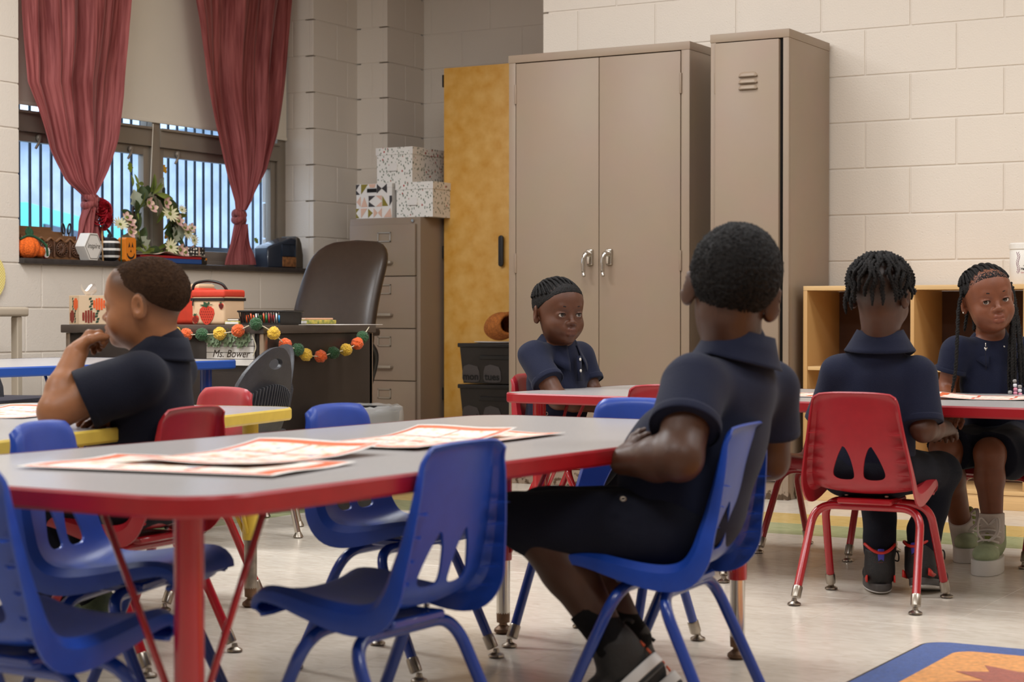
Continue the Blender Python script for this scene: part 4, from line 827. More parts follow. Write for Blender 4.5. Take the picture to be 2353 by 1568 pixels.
for k in range(9):                                          # fern sprigs at the top left
    o = link(bpy.data.objects.new('leaf', LM['b']), t); a = 2.35+rnd.uniform(-0.25, 0.25); rr = R0+0.01+0.010*k
    o.matrix_local = Matrix.Translation((0.012, rr*math.cos(a), cz+rr*math.sin(a))) @ Matrix.Rotation(2.3-math.pi/2+rnd.uniform(-1.1, 1.1), 4, 'X') @ Matrix.Rotation(math.pi/2, 4, 'Y'); o.scale = (0.9, 0.7, 0.8)
def daisy_mesh(n, L_, W_, cup, m):
    bm = B()
    for k in range(n):
        a = 2*math.pi*k/n; q = leaf_mesh(L_, W_, -cup, 0, 6); M_ = Matrix.Rotation(a, 4, 'Z') @ Matrix.Translation((0, 0.006, 0.001*(k % 2)))
        tmp = bpy.data.meshes.new('p'); q.to_mesh(tmp); q.free(); tmp.transform(M_); bm.from_mesh(tmp); bpy.data.meshes.remove(tmp)
    me = bpy.data.meshes.new('flower'); bm.to_mesh(me); bm.free(); setm(me, m); me.shade_smooth(); return me
DM = daisy_mesh(13, 0.040, 0.012, 0.25, 'petal_cream'); PM = daisy_mesh(5, 0.022, 0.022, 0.5, 'petal_pink'); bm = B(); sphere(bm, (0, 0, 0.002), 0.009, 2, (1, 1, 0.6)); CM = bpy.data.meshes.new('centre'); bm.to_mesh(CM); bm.free(); setm(CM, 'flower_green'); CM.shade_smooth()
def flower(me, x, y, s=1.0, tilt=0.0):
    p = px(x, y, 0, -6.155); o = link(bpy.data.objects.new('flower', me), t); o.location = (0.045, p.y-wc.y, p.z-SZ); o.rotation_euler = (0.15, math.pi/2-0.35+tilt, 0.5*tilt); o.scale = (s,)*3; cc = link(bpy.data.objects.new('flower_centre', CM), o)
for x, y, s, ti in ((390, 492, 1.15, -0.1), (392, 568, 1.05, 0.1), (432, 534, 1.0, 0.3), (276, 516, 0.95, -0.3), (418, 482, 0.6, 0), (446, 552, 0.7, 0.3)): flower(DM, x, y, s, ti)
for x, y in ((342, 466), (350, 478), (298, 510), (304, 522), (300, 534), (292, 500), (425, 524), (440, 524), (414, 574), (426, 580), (440, 577), (382, 466), (410, 508)): flower(PM, x, y, rnd.uniform(0.9, 1.2), rnd.uniform(-0.4, 0.4))
# book stack with paper on top, two dotted small boxes
y0, y1 = sill_px(316, 600, -6.10), sill_px(456, 602, -6.10)
mat('book_red', 'A81E25', 0.5); mat('book_blue', '1F4C8C', 0.45); mat('kraft_paper', 'CBB29E', 0.7)
for n_, z0, z1, m, lab, cat in (('book', 0, 0.024, 'book_blue', 'blue book lying under the red book on the sill', 'book'), ('book', 0.0245, 0.038, 'book_red', 'thin red book lying on the blue book', 'book')):
    t = thing(n_, lab, cat, (-6.22, y0, SZ+z0), 0, 'books on the sill'); obj('cover', box(B(), (0, 0, 0), (0.14, y1-y0, z1-z0), 0.002), m, t); obj('page_block', box(B(), (0.004, 0.002, 0.003), (0.1405, y1-y0+0.0005, z1-z0-0.003)), m if m == 'book_blue' else 'book_red', t)
bm = B(); grid(bm, [[(0.002+0.15*v, (y1-y0+0.06)*u-0.03, 0.0005+0.018*math.exp(-((u-0.42)/0.10)**2)*v+0.004*math.sin(u*9)**2) for u in [k/30 for k in range(31)]] for v in (0, 0.25, 0.5, 0.75, 1)]); o = obj('paper_sheet', bm, 'kraft_paper', None, True, (-6.225, y0, SZ+0.0385)); solid(o, 0.0008); tag(o, 'curling tan paper lying on top of the books', 'paper')
dm, dnt, db = nmat('dotted_black'); v = dnt.nodes.new('ShaderNodeTexVoronoi'); v.inputs['Scale'].default_value = 62; v.inputs['Randomness'].default_value = 0.35; tcn = dnt.nodes.new('ShaderNodeTexCoord'); dnt.links.new(tcn.outputs['Object'], v.inputs['Vector']); rr_ = dnt.nodes.new('ShaderNodeValToRGB'); rr_.color_ramp.elements[0].color = lin('E8E0D2'); rr_.color_ramp.elements[1].color = lin('1E1A18'); rr_.color_ramp.elements[0].position = 0.30; rr_.color_ramp.elements[1].position = 0.36; dnt.links.new(v.outputs['Distance'], rr_.inputs['Fac']); dnt.links.new(rr_.outputs['Color'], db.inputs['Base Color']); db.inputs['Roughness'].default_value = 0.5
ya, yb = sill_px(456, 600, -6.09), sill_px(476, 600, -6.09)
t = thing('small_box', 'black box with cream dots at the end of the books', 'box', (-6.15, ya, SZ), 0, 'dotted boxes'); obj('carton', box(B(), (0, 0.001, 0), (0.06, yb-ya, 0.038), 0.002), 'dotted_black', t); obj('orange_spot', lathe(B(), [(0.006, 0), (0.006, 0.001)], 14, (0.0602, yb-ya-0.008, 0.028), 'x'), 'pumpkin_orange', t)
t = thing('small_box', 'black dotted box with a pink ribbon on top of the papers', 'box', (-6.15, ya-0.012, SZ+0.0455), 0.1, 'dotted boxes'); obj('carton', box(B(), (0, 0, 0), (0.055, yb-ya+0.006, 0.042), 0.002), 'dotted_black', t); obj('ribbon', box(B(), (-0.001, 0.016, -0.0005), (0.056, 0.026, 0.0428)), 'petal_pink', t)
# electric pencil sharpener
y0 = sill_px(613, 610, -6.13); y1 = sill_px(693, 616, -6.13); t = thing('pencil_sharpener', 'dark blue electric pencil sharpener at the end of the sill', 'pencil sharpener', (-6.22, y0, SZ)); Ls = y1-y0
mat('sharpener_blue', '26303F', 0.22, coat=0.3); mat('sharpener_grey', '4A423A', 0.4); mat('shavings', '8A5A32', 0.8, var=0.4, vscale=60)
bodyp = [(0, 0.0, 0.0), (0, Ls*0.80, 0.0), (0, Ls*0.82, 0.16), (0, Ls*0.74, 0.172), (0, Ls*0.66, 0.170), (0, 0.02, 0.118), (0, 0.0, 0.105)]
obj('body', prism(B(), bodyp, (0.10, 0, 0), 0.012, 3), 'sharpener_blue', t, smooth=50)
obj('face_plate', prism(B(), [(-0.004, Ls*0.78, 0), (-0.004, Ls, 0.0), (-0.004, Ls, 0.075), (-0.004, Ls*0.95, 0.14), (-0.004, Ls*0.90, 0.168), (-0.004, Ls*0.80, 0.178)], (0.108, 0, 0), 0.010, 3), 'sharpener_grey', t, smooth=50)
dsk = obj('size_dial', lathe(B(), [(0.034, 0), (0.036, 0.004), (0.034, 0.010)], 24, (0.052, 0, 0), 'y'), 'label_metal', t, smooth=40); dsk.location = (0, Ls*0.945, 0.118); dsk.rotation_euler = (0.32, 0, 0)
for a in range(6): h = obj('pencil_hole', lathe(B(), [(0.0055, 0), (0.0055, 0.0112)], 10, (0.052+0.02*math.cos(a*1.047), 0, 0.02*math.sin(a*1.047)), 'y'), 'dark_gap', dsk)
obj('shavings_bin', box(B(), (0.1003, Ls*0.40, 0.008), (0.1035, Ls*0.78, 0.062), 0.004, 2), 'shavings', t, smooth=40); obj('side_window', box(B(), (0.1002, Ls*0.38, 0.064), (0.103, Ls*0.76, 0.13), 0.006, 2), 'sharpener_blue', t, smooth=40)
# leaf clings stuck on the glass
mat('cling_gold', 'D9A11E', 0.25, coat=0.4); mat('cling_green', '8FA53A', 0.25, coat=0.4)
for x, y, s, r, m, lab in ((376, 388, 0.055, 0.7, 'cling_gold', 'gold oak-leaf sticker on the right window pane, near its top'), (298, 384, 0.055, 0.2, 'cling_green', 'green leaf sticker on the left window pane'), (595, 412, 0.060, -0.3, 'cling_green', 'green leaf sticker beside the right curtain'), (588, 553, 0.042, 0.9, 'cling_green', 'small green leaf sticker low on the right pane by the sharpener'), (383, 538, 0.06, -0.6, 'cling_gold', 'gold leaf sticker above the cream daisy')):
    p = px(x, y, 0, XG+0.004); o = obj('leaf_sticker', leaf_mesh(s, s*0.62, 0.0, 3, 16), m, None, True); solid(o, 0.0025); o.matrix_world = Matrix.Translation((XG+0.006, p.y, p.z-s/2)) @ Matrix.Rotation(r, 4, 'X') @ Matrix.Rotation(math.pi/2, 4, 'X') @ Matrix.Rotation(math.pi/2, 4, 'Y'); o.matrix_world = Matrix.Translation((XG+0.006, p.y, p.z)) @ Matrix.Rotation(r, 4, 'X') @ Matrix(((0, 0, 1, 0), (1, 0, 0, 0), (0, 1, 0, -s/2), (0, 0, 0, 1))); tag(o, lab, 'sticker', 'leaf stickers')
# ================================================================== BOXES ON THE FILING CABINET
def leaf_print():
    m, nt, b = nmat('leaf_print'); N, L = nt.nodes, nt.links; tc = N.new('ShaderNodeTexCoord')
    v = N.new('ShaderNodeTexVoronoi'); v.inputs['Scale'].default_value = 62; mp = N.new('ShaderNodeMapping'); L.new(tc.outputs['Object'], mp.inputs['Vector'])
    wv = N.new('ShaderNodeTexNoise'); wv.inputs['Scale'].default_value = 14; L.new(tc.outputs['Object'], wv.inputs['Vector']); ad = N.new('ShaderNodeMixRGB'); ad.blend_type = 'ADD'; ad.inputs[0].default_value = 0.03; L.new(mp.outputs['Vector'], ad.inputs[1]); L.new(wv.outputs['Color'], ad.inputs[2]); mp.inputs['Scale'].default_value = (1.25, 1.0, 0.82); mp.inputs['Rotation'].default_value = (0.5, 0.4, 0.3); L.new(ad.outputs[0], v.inputs['Vector'])
    r = N.new('ShaderNodeValToRGB'); r.color_ramp.elements[0].position = 0.30; r.color_ramp.elements[1].position = 0.36; r.color_ramp.elements[0].color = (1, 1, 1, 1); r.color_ramp.elements[1].color = (0, 0, 0, 1); L.new(v.outputs['Distance'], r.inputs['Fac'])
    sp = N.new('ShaderNodeSeparateColor'); L.new(v.outputs['Color'], sp.inputs[0]); c = N.new('ShaderNodeValToRGB'); c.color_ramp.interpolation = 'CONSTANT'; c.color_ramp.elements[0].color = lin('8B9080'); c.color_ramp.elements[1].color = lin('B23A32'); c.color_ramp.elements[1].position = 0.90; L.new(sp.outputs[0], c.inputs['Fac'])
    mx = N.new('ShaderNodeMixRGB'); mx.inputs[1].default_value = lin('EDE8E0'); L.new(r.outputs['Color'], mx.inputs[0]); L.new(c.outputs['Color'], mx.inputs[2]); L.new(mx.outputs[0], b.inputs['Base Color']); b.inputs['Roughness'].default_value = 0.55
leaf_print(); mat('carton_white', 'E9E3DC', 0.55); mat('print_black', '3A3433', 0.6); mat('print_olive', '8A7A22', 0.6); mat('print_blush', 'DDB39C', 0.6)
def lid_box(label, x0, x1, y0, y1, z0, z1, lid=0.04, ang=0.0):
    t = thing('storage_box', label, 'storage box', (x0, y0, z0), ang, 'patterned storage boxes'); w_, d_, h_ = x1-x0, y1-y0, z1-z0
    obj('box_body', box(B(), (0.004, 0.004, 0), (w_-0.004, d_-0.004, h_-0.01)), 'leaf_print', t); obj('lid', box(B(), (0, 0, h_-lid), (w_, d_, h_), 0.001), 'leaf_print', t)
    bm = box(B(), (w_*0.36, 0.0, h_*0.36), (w_*0.58, 0.004, h_*0.56)); box(bm, (w_*0.35, -0.008, h_*0.34), (w_*0.59, 0.004, h_*0.41), 0.001); obj('label_slot', bm, 'carton_white', t)
    for s in (0, 1): obj('corner_cap', box(B(), (s*(w_-0.02)-0.001+s*0.002, -0.001, h_-lid), (s*(w_-0.02)+0.021, 0.001, h_)), 'carton_white', t)
    return t
q0 = px(909, 498, 1, 8.34); q1 = px(995, 498, 1, 8.34); lid_box('white leaf-print box on the filing cabinet, under the larger one', q0.x, q1.x, 8.34, 8.66, FZ+0.001, px(909, 420, 1, 8.34).z)
zt = px(909, 420, 1, 8.34).z+0.001
q0 = px(864, 418, 1, 8.37); q1 = px(948, 415, 1, 8.37); lid_box('larger white leaf-print box on top of the other boxes', q0.x, q1.x, 8.37, 8.72, zt, px(864, 341, 1, 8.37).z)
q0 = px(818, 502, 1, 8.335); q1 = px(901, 499, 1, 8.335); t = thing('storage_box', 'white storage box printed with black, olive and blush triangles', 'storage box', (q0.x, 8.335, FZ+0.001), 0, 'patterned storage boxes'); w_ = q1.x-q0.x; h_ = zt-FZ-0.003
obj('box_body', box(B(), (0.002, 0.002, 0), (w_-0.002, 0.32, h_-0.02)), 'carton_white', t); obj('lid', box(B(), (0, 0, h_-0.022), (w_, 0.322, h_), 0.001), 'carton_white', t)
u = w_/5.6
def tri(pts, m): obj('printed_triangle', prism(B(), [(a*u, 0.0008, h_-b*u) for a, b in pts], (0, -0.0012, 0)), m, t)
for pts, m in (([(0, .05), (.6, .05), (0, .75)], 'print_black'), ([(0, .75), (.6, 1.35), (0, 1.35)], 'print_black'), ([(.8, .05), (1.9, .05), (.8, 1.3)], 'print_olive'), ([(2.0, .05), (3.1, .05), (2.9, .5), (2.2, .5)], 'print_blush'), ([(3.25, .05), (3.25, 1.25), (4.0, .65)], 'print_black'), ([(4.8, .05), (4.8, 1.25), (4.0, .65)], 'print_black'), ([(.7, 1.6), (.1, 2.3), (.7, 2.9)], 'print_blush'), ([(1.3, 1.7), (.8, 2.95), (1.8, 2.95)], 'print_blush'), ([(1.95, 1.55), (3.0, 1.55), (2.0, 2.25)], 'print_black'), ([(2.0, 2.3), (3.0, 2.95), (1.95, 2.95)], 'print_black'), ([(3.1, 1.55), (4.0, 1.55), (4.0, 2.2)], 'print_blush'), ([(4.0, 2.3), (4.0, 2.95), (3.1, 2.95)], 'print_blush'), ([(4.1, 1.6), (5.0, 2.9), (4.1, 2.9)], 'print_olive'), ([(5.2, 1.6), (5.58, 1.6), (5.58, 2.3), (5.2, 2.9)], 'print_black'), ([(0, 3.15), (.5, 3.15), (0, 3.7)], 'print_olive'), ([(0, 3.75), (.5, 4.35), (0, 4.35)], 'print_olive'), ([(.75, 3.15), (1.75, 3.15), (.8, 4.35)], 'print_blush'), ([(1.9, 3.2), (2.6, 3.75), (1.9, 4.35)], 'print_olive'), ([(2.75, 3.15), (3.35, 3.75), (2.75, 4.35)], 'print_blush'), ([(4.0, 3.15), (3.4, 3.75), (4.0, 4.35)], 'print_blush'), ([(5.3, 3.2), (5.5, 4.35), (4.3, 4.35)], 'print_blush')): tri(pts, m)
obj('hand_slot', box(B(), (1.75*u, -0.0015, h_-1.1*u), (3.2*u, 0.001, h_-0.62*u)), 'dark_gap', t)
# ================================================================== ON THE BINS
t = thing('knit_basket', 'orange crochet basket lying on the black drawer bins', 'basket', (px(1150, 780, 1, 8.22).x, 8.22, 0.639)); 
mat('crochet_rust', 'B56A2C', 0.9, var=0.25, vscale=90, bump=1.0, bscale=150)
bm = B(); R = []
for i in range(19):
    f = i/18; a = math.pi*f; rr = 0.060+0.022*math.sin(a)+0.0035*math.sin(f*60); R.append([(-0.07+0.15*f, rr*math.cos(b)*1.0, 0.074+rr*0.86*math.sin(b)+0.02*f) for b in [2*math.pi*k/30 for k in range(30)]])
grid(bm, R, True); bm.faces.new([v for v in bm.verts[:30]]); o = obj('shell', bm, 'crochet_rust', t, smooth=True, rot=(0, 0, -0.5)); 
bm = B(); tube(bm, [(0.085, 0.062*math.cos(b), 0.094+0.054*math.sin(b)) for b in [2*math.pi*k/24 for k in range(24)]], 0.012, 8, closed=True); obj('rolled_rim', bm, 'crochet_rust', t, smooth=True, rot=(0, 0, -0.5))
o = obj('paper_plate', lathe(B(), [(0.10, 0), (0.125, 0.005), (0.123, 0.007), (0.09, 0.003)], 32, (0, 0, 0)), 'carton_white', None, True, (px(1140, 790, 1, 8.2).x, 8.22, 0.637)); tag(o, 'white plate under the orange crochet basket', 'plate')
# ================================================================== ON THE DESK
mat('tan_canvas', 'C9AE8E', 0.7); mat('stitch_orange', 'DB5A22', 0.7); mat('stitch_rust', '7E2A18', 0.7); mat('stitch_green', '27402C', 0.7); mat('tissue_white', 'ECE8E4', 0.8)
q0 = px(159, 748, 1, 5.80); q1 = px(204, 748, 1, 5.80); t = thing('tissue_box', 'tan tissue box cover embroidered with pumpkins', 'tissue box', (q0.x, 5.80, DZ+0.0005), 0.0); w_ = 0.128; h_ = px(159, 680, 1, 5.80).z-DZ; t.rotation_euler = (0, 0, math.radians(-28))
obj('cover', box(B(), (0, 0, 0), (w_, w_, h_), 0.001), 'tan_canvas', t)
def pump(side, cx, cz, r, m):
    g = []
    def P(a, b): return (a, -0.0012, b) if side == 'f' else (w_+0.0012, a, b)
    d = (0, 0.001, 0) if side == 'f' else (-0.001, 0, 0)
    bm = B()
    for k in range(5):
        x = cx+(k-2)*r*0.42; hh = r*math.sqrt(max(0.1, 1-((k-2)/2.6)**2)); prism(bm, [P(x-r*0.15, cz-hh), P(x+r*0.15, cz-hh), P(x+r*0.18, cz), P(x+r*0.15, cz+hh), P(x-r*0.15, cz+hh), P(x-r*0.18, cz)], d)
    obj('stitched_pumpkin', bm, m, t)
    bm = B(); s = 1 if m == 'stitch_orange' else -1
    for k in range(5): x = cx-s*r*(1.35+0.16*math.sin(k*2)); z = cz+r*(-0.8+0.42*k); prism(bm, [P(x-r*0.22, z-r*0.2), P(x+r*0.2, z-r*0.12), P(x+r*0.26, z+r*0.2), P(x-r*0.16, z+r*0.12)], d)
    obj('stitched_leaf', bm, 'stitch_green', t)
for side in 'fs':
    pump(side, w_*0.68, h_*0.70, 0.026, 'stitch_orange'); pump(side, w_*0.32, h_*0.27, 0.027, 'stitch_rust')
bm = B(); rnd = random.Random(5); rows = []
for i in range(8): rows.append([(w_*0.5+(0.02+0.035*i/7+0.010*rnd.random())*math.cos(a)*0.9, w_*0.5+(0.01+0.02*i/7)*math.sin(a), h_-0.005+0.055*i/7*(0.7+0.3*math.sin(a*3+1))) for a in [2*math.pi*k/22 for k in range(22)]])
grid(bm, rows, True); obj('tissue', bm, 'tissue_white', t, smooth=True)
# strawberry lunch bag
mat('bag_peach', 'E3BE98', 0.7, var=0.04, bump=0.2, bscale=40); mat('straw_red', 'CC3A22', 0.65, var=0.08, vscale=30); mat('seed_dark', '5E1A12', 0.7); mat('straw_green', '2C4E30', 0.7)
q0 = px(440, 745, 1, 5.86); q1 = px(511, 745, 1, 5.86); t = thing('lunch_bag', 'peach lunch bag printed with large red strawberries', 'lunch bag', (q0.x, 5.86, DZ+0.0005), math.radians(4)); w_ = q1.x-q0.x; h_ = px(511, 668, 1, 5.86).z-DZ
obj('bag_body', box(B(), (0, 0, 0), (w_, 0.15, h_), 0.014, 3), 'bag_peach', t, smooth=50); obj('lid', box(B(), (-0.002, -0.003, h_-0.030), (w_+0.002, 0.152, h_+0.004), 0.012, 3), 'straw_red', t, smooth=50)
obj('zip', box(B(), (-0.003, -0.0042, h_-0.042), (w_+0.003, 0.1535, h_-0.030), 0.001), 'black_plastic', t)
def berry(cx, cz, r, y=-0.0006):
    pts = [(cx+r*a, y, cz+r*b) for a, b in ((0, -1.1), (0.35, -0.95), (0.72, -0.5), (0.95, 0.1), (0.85, 0.55), (0.5, 0.8), (0, 0.85), (-0.5, 0.8), (-0.85, 0.55), (-0.95, 0.1), (-0.72, -0.5), (-0.35, -0.95))]
    o = obj('strawberry_print', prism(B(), pts, (0, -0.0022, 0), 0.0008), 'straw_red', t); bm = B()
    for a in range(-3, 4):
        for b in range(-3, 3):
            x, z = a*0.24+(b % 2)*0.12, b*0.27
            if (x/0.85)**2+((z+0.1)/0.9)**2 < 0.8: box(bm, (cx+r*x-0.0011, y-0.0032, cz+r*z-0.0022), (cx+r*x+0.0011, y-0.002, cz+r*z+0.0022))
    obj('seeds', bm, 'seed_dark', o)
    bm = B()
    for a in (-1.1, -0.4, 0.3, 1.0): prism(bm, [(cx, y-0.0024, cz+r*0.7), (cx+r*0.25*math.cos(a)+r*0.5*math.sin(a), y-0.0024, cz+r*(0.75+0.35*math.cos(a))+r*0.1), (cx+r*0.95*math.sin(a), y-0.0024, cz+r*(0.7+0.65*math.cos(a))), (cx-r*0.2*math.cos(a)+r*0.45*math.sin(a), y-0.0024, cz+r*(0.7+0.3*math.cos(a)))], (0, -0.001, 0))
    obj('calyx', bm, 'straw_green', o)
berry(w_*0.48, h_*0.30, 0.040); berry(w_*0.07+0.010, h_*0.16, 0.018); berry(w_-0.013, h_*0.55, 0.013)
bm = B(); tube(bm, smooth_path([(w_*0.78, 0.075, h_), (w_*0.66, 0.06, h_+0.028), (w_*0.30, 0.05, h_+0.040), (w_*-0.1, 0.05, h_+0.030), (w_*-0.2, 0.05, h_)], 8), 0.006, 8); obj('carry_strap', bm, 'black_plastic', t, smooth=True)
bm = B(); tube(bm, [(0.012, -0.006, h_-0.036), (0.012, -0.008, h_-0.062)], 0.003, 6); obj('zip_pull', bm, 'black_plastic', t)
t2 = thing('lunch_bag', 'second strawberry bag standing behind the peach lunch bag', 'lunch bag', (px(398, 745, 1, 6.08).x, 6.06, DZ+0.0005)); obj('bag_body', box(B(), (0, 0, 0), (0.16, 0.13, 0.155), 0.02, 3), 'straw_red', t2, smooth=50); obj('lid', box(B(), (0.01, 0.01, 0.15), (0.15, 0.12, 0.172), 0.012, 2), 'bag_peach', t2, smooth=50)
# basket of markers
q0 = px(550, 745, 1, 5.80); q1 = px(645, 745, 1, 5.80); w_ = q1.x-q0.x; t = thing('marker_basket', 'black plastic basket of coloured markers on the desk', 'basket', (q0.x, 5.80, DZ+0.0005)); h_ = px(600, 716, 1, 5.80).z-DZ
obj('base', box(B(), (0.004, 0.004, 0), (w_-0.004, 0.136, 0.008)), 'black_plastic', t)
bm = B(); tube(bm, [(a+w_/2, b+0.07, h_) for a, b in roundrect(w_+0.020, 0.16, 0.02, 5)], 0.004, 8, closed=True); obj('rim', bm, 'black_plastic', t, smooth=True)
for k in range(17): x = 0.005+(w_-0.01)*k/16; obj('slat', prism(B(), [(x-0.002, 0.004, 0.004), (x+0.002, 0.004, 0.004), (x+0.002+(x-w_/2)*0.05, -0.004, h_), (x-0.002+(x-w_/2)*0.05, -0.004, h_)], (0, 0.0025, 0)), 'black_plastic', t)
for k in range(17): x = 0.005+(w_-0.01)*k/16; obj('slat', prism(B(), [(x-0.002, 0.136, 0.004), (x+0.002, 0.136, 0.004), (x+0.002, 0.144, h_), (x-0.002, 0.144, h_)], (0, 0.0025, 0)), 'black_plastic', t)
for sx in (0.003, w_-0.006): obj('end_wall', box(B(), (sx, 0.004, 0.003), (sx+0.003, 0.138, h_)), 'black_plastic', t)
for k, hx in enumerate(('E05A1E', 'E05A1E', 'E05A1E', 'EDEDE8', '2E7D3C', 'E05A1E', '2E7D3C', 'C02A2A', 'C02A2A', 'EDEDE8', '3C9BD0', '3C9BD0')):
    mk = mat('marker_'+hx, hx, 0.4); bm = B(); x = 0.014+(w_-0.03)*k/11; tube(bm, [(x, 0.030+0.004*(k % 3), 0.008), (x, 0.034, h_*0.72+0.006*(k % 2))], 0.0055, 8)
    cn = {'E05A1E': 'orange', 'EDEDE8': 'white', '2E7D3C': 'green', 'C02A2A': 'red', '3C9BD0': 'sky blue'}[hx]
    o = obj('marker', bm, mk, None, True); o.location = t.location; tag(o, cn+' marker standing in the black basket', 'marker', cn+' markers in the basket')
# books right and left of the basket
def book(label, x0, x1, yp, y0, y1, z0, h, m, grp):
    a = px(x0, yp, 1, y0); b = px(x1, yp, 1, y0); t = thing('book', label, 'book', (a.x, y0, z0), 0, grp); obj('cover', box(B(), (0, 0, 0), (b.x-a.x, y1-y0, h), 0.0015), m, t); obj('page_block', box(B(), (0.003, -0.0006, 0.0025), (b.x-a.x-0.003, y1-y0-0.004, h-0.0025)), 'carton_white', t)
mat('book_print', '5E7A4A', 0.5, col2='D8C25A', vscale=50); mat('book_peach', 'D9A68A', 0.5); mat('book_dark', '4A3A30', 0.5)
book('patterned book under the dark book left of the basket', 516, 549, 744, 5.86, 6.06, DZ+0.0005, 0.014, 'book_print', 'books on the desk'); book('dark book on the patterned one left of the basket', 522, 549, 740, 5.87, 6.06, DZ+0.015, 0.010, 'book_dark', 'books on the desk')
book('patterned book at the right of the basket', 651, 706, 744, 5.95, 6.15, DZ+0.003, 0.016, 'book_print', 'books on the desk'); book('thin peach book on top, right of the basket', 651, 702, 734, 5.96, 6.15, DZ+0.0195, 0.008, 'book_peach', 'books on the desk')
o = obj('paper_sheet', box(B(), (0, 0, 0), (0.21, 0.28, 0.0012)), 'carton_white', None, False, (px(690, 746, 1, 5.85).x, 5.84, DZ+0.0005)); tag(o, 'white paper on the desk near its right end', 'paper')
t = thing('food_tub', 'small clear tub with a red lid behind the lunch bag', 'tub', (px(512, 745, 1, 6.02).x, 6.02, DZ+0.0005)); obj('tub', lathe(B(), [(0.020, 0), (0.026, 0.05)], 20), 'kraft_paper', t, smooth=40); obj('lid', lathe(B(), [(0.027, 0.05), (0.028, 0.052), (0.028, 0.06), (0.02, 0.062)], 20), 'book_red', t, smooth=40)
# ------------------------------------------------------------------ pom-pom garland
t = thing('pom_pom_garland', 'garland of yellow, orange and green pom-poms along the desk edge', 'garland', (DX1, DY0, DZ)); t0 = Vector(t.location)
PC = {'y': 'D8AC30', 'o': 'D7591B', 'g': '1F4A22'}
PMS = {}
for k_, hx in PC.items():
    mat('pom_'+k_, hx, 0.95, var=0.3, vscale=90, sheen=0.4); bm = B(); bmesh.ops.create_icosphere(bm, subdivisions=4, radius=1.0); rnd = random.Random(ord(k_))
    for v in bm.verts: v.co *= 0.90+0.16*rnd.random()+0.04*math.sin(v.co.x*7+v.co.z*5)
    me = bpy.data.meshes.new('pom_pom'); bm.to_mesh(me); bm.free(); setm(me, 'pom_'+k_); PMS[k_] = me
pts = []
poms = [(402, 766, 'y', 0), (428, 769, 'o', 0), (464, 769, 'g', 0), (505, 767, 'y', 0), (547, 760, 'o', 0), (588, 745, 'g', 2), (629, 766, 'y', 1), (655, 792, 'o', 1), (684, 804, 'g', 1), (703, 816, 'y', 1), (737, 819, 'o', 1), (766, 811, 'g', 1), (795, 804, 'y', 1), (821, 790, 'o', 1), (833, 775, 'g', 1)]
for x, y, k_, side in poms:
    p = px(x, y, 1, DY0-0.036) if side == 0 else px(x, y, 0, DX1+0.038) if side == 1 else px(x, y, 1, DY0-0.03)
    o = link(bpy.data.objects.new('pom_pom', PMS[k_]), t); o.location = p-t0; o.scale = (0.0255,)*3; o.rotation_euler = (x, y, 0); pts.append(p-t0)
pts.append(px(848, 752, 0, DX1+0.014)-t0)
bm = B(); tube(bm, smooth_path(pts, 4), 0.0022, 6); mat('twine', 'D8CDB0', 0.8); obj('twine', bm, 'twine', t, smooth=True)
# name sign hanging on the desk front
a = px(478, 765, 1, DY0+0.008); b = px(586, 830, 1, DY0+0.008); t = thing('name_sign', 'white plank name sign with green felt flowers on the desk front', 'sign', (a.x, DY0-0.002, b.z-0.02)); w_, h_ = b.x-a.x, a.z-b.z+0.02
mat('plank_white', 'D9D3CC', 0.6, var=0.06, vscale=20); mat('felt_green', '7E9070', 0.95, var=0.12, vscale=30)
for k in range(5): obj('plank', box(B(), (0, 0, h_*k/5+0.001), (w_, 0.010, h_*(k+1)/5-0.001), 0.001), 'plank_white', t)
text_on('lettering', 'Ms. Bower', 0.042, 'line_brown', (w_*0.52, -0.0008, h_*0.36), (1, 0, 0), (0, 0, 1), t, shear=0.3)
FM = daisy_mesh(7, 0.028, 0.020, 0.3, 'felt_green')
for k, (fx, fz, s) in enumerate(((0.14, 0.80, 1.0), (0.32, 0.98, 0.9), (0.50, 0.84, 1.15), (0.68, 0.98, 0.9), (0.84, 0.84, 1.05), (0.26, 0.72, 0.7), (0.74, 0.70, 0.7))):
    for j, sc in enumerate((1.0, 0.62)): o = link(bpy.data.objects.new('felt_flower', FM), t); o.location = (w_*fx, -0.004-0.006*j, h_*fz); o.rotation_euler = (math.pi/2, 0.4*j, 0); o.scale = (s*sc,)*3
bm = B(); tube(bm, smooth_path([(w_*0.98, -0.002, h_*0.95), (w_*1.06, -0.003, h_*0.6), (w_*1.0, -0.003, h_*0.3)], 6), 0.002, 6); obj('twine', bm, 'twine', t)
# ================================================================== FAR LEFT
mat('putty_metal', 'B0A28F', 0.5); mat('grey_fabric', '3A3740', 0.85, var=0.1, vscale=80, bump=0.2, bscale=300); mat('gingham_yellow', 'E3CC62', 0.7)
q = px(68, 706, 0, -5.62); t = thing('side_table', 'putty metal table against the wall at the far left', 'table', (-5.62, q.y, 0)); zt2 = q.z
obj('table_top', box(B(), (-0.46, -0.9, zt2-0.04), (0, 0, zt2), 0.012, 3), 'putty_metal', t, smooth=50); 
for y in (-0.03, -0.86): obj('leg', box(B(), (-0.05, y-0.03, 0), (-0.01, y, zt2-0.04), 0.004), 'putty_metal', t); obj('leg', box(B(), (-0.45, y-0.03, 0), (-0.41, y, zt2-0.04), 0.004), 'putty_metal', t)
obj('lower_rail', box(B(), (-0.05, -0.86, 0.18), (-0.02, -0.03, 0.22), 0.004), 'putty_metal', t)
q = px(8, 780, 0, -5.30); t = thing('desk_chair', 'dark grey upholstered chair at the far left edge', 'chair', (-5.35, px(-25, 800, 0, -5.3).y, 0), math.radians(-75))
bm = B(); rows = []
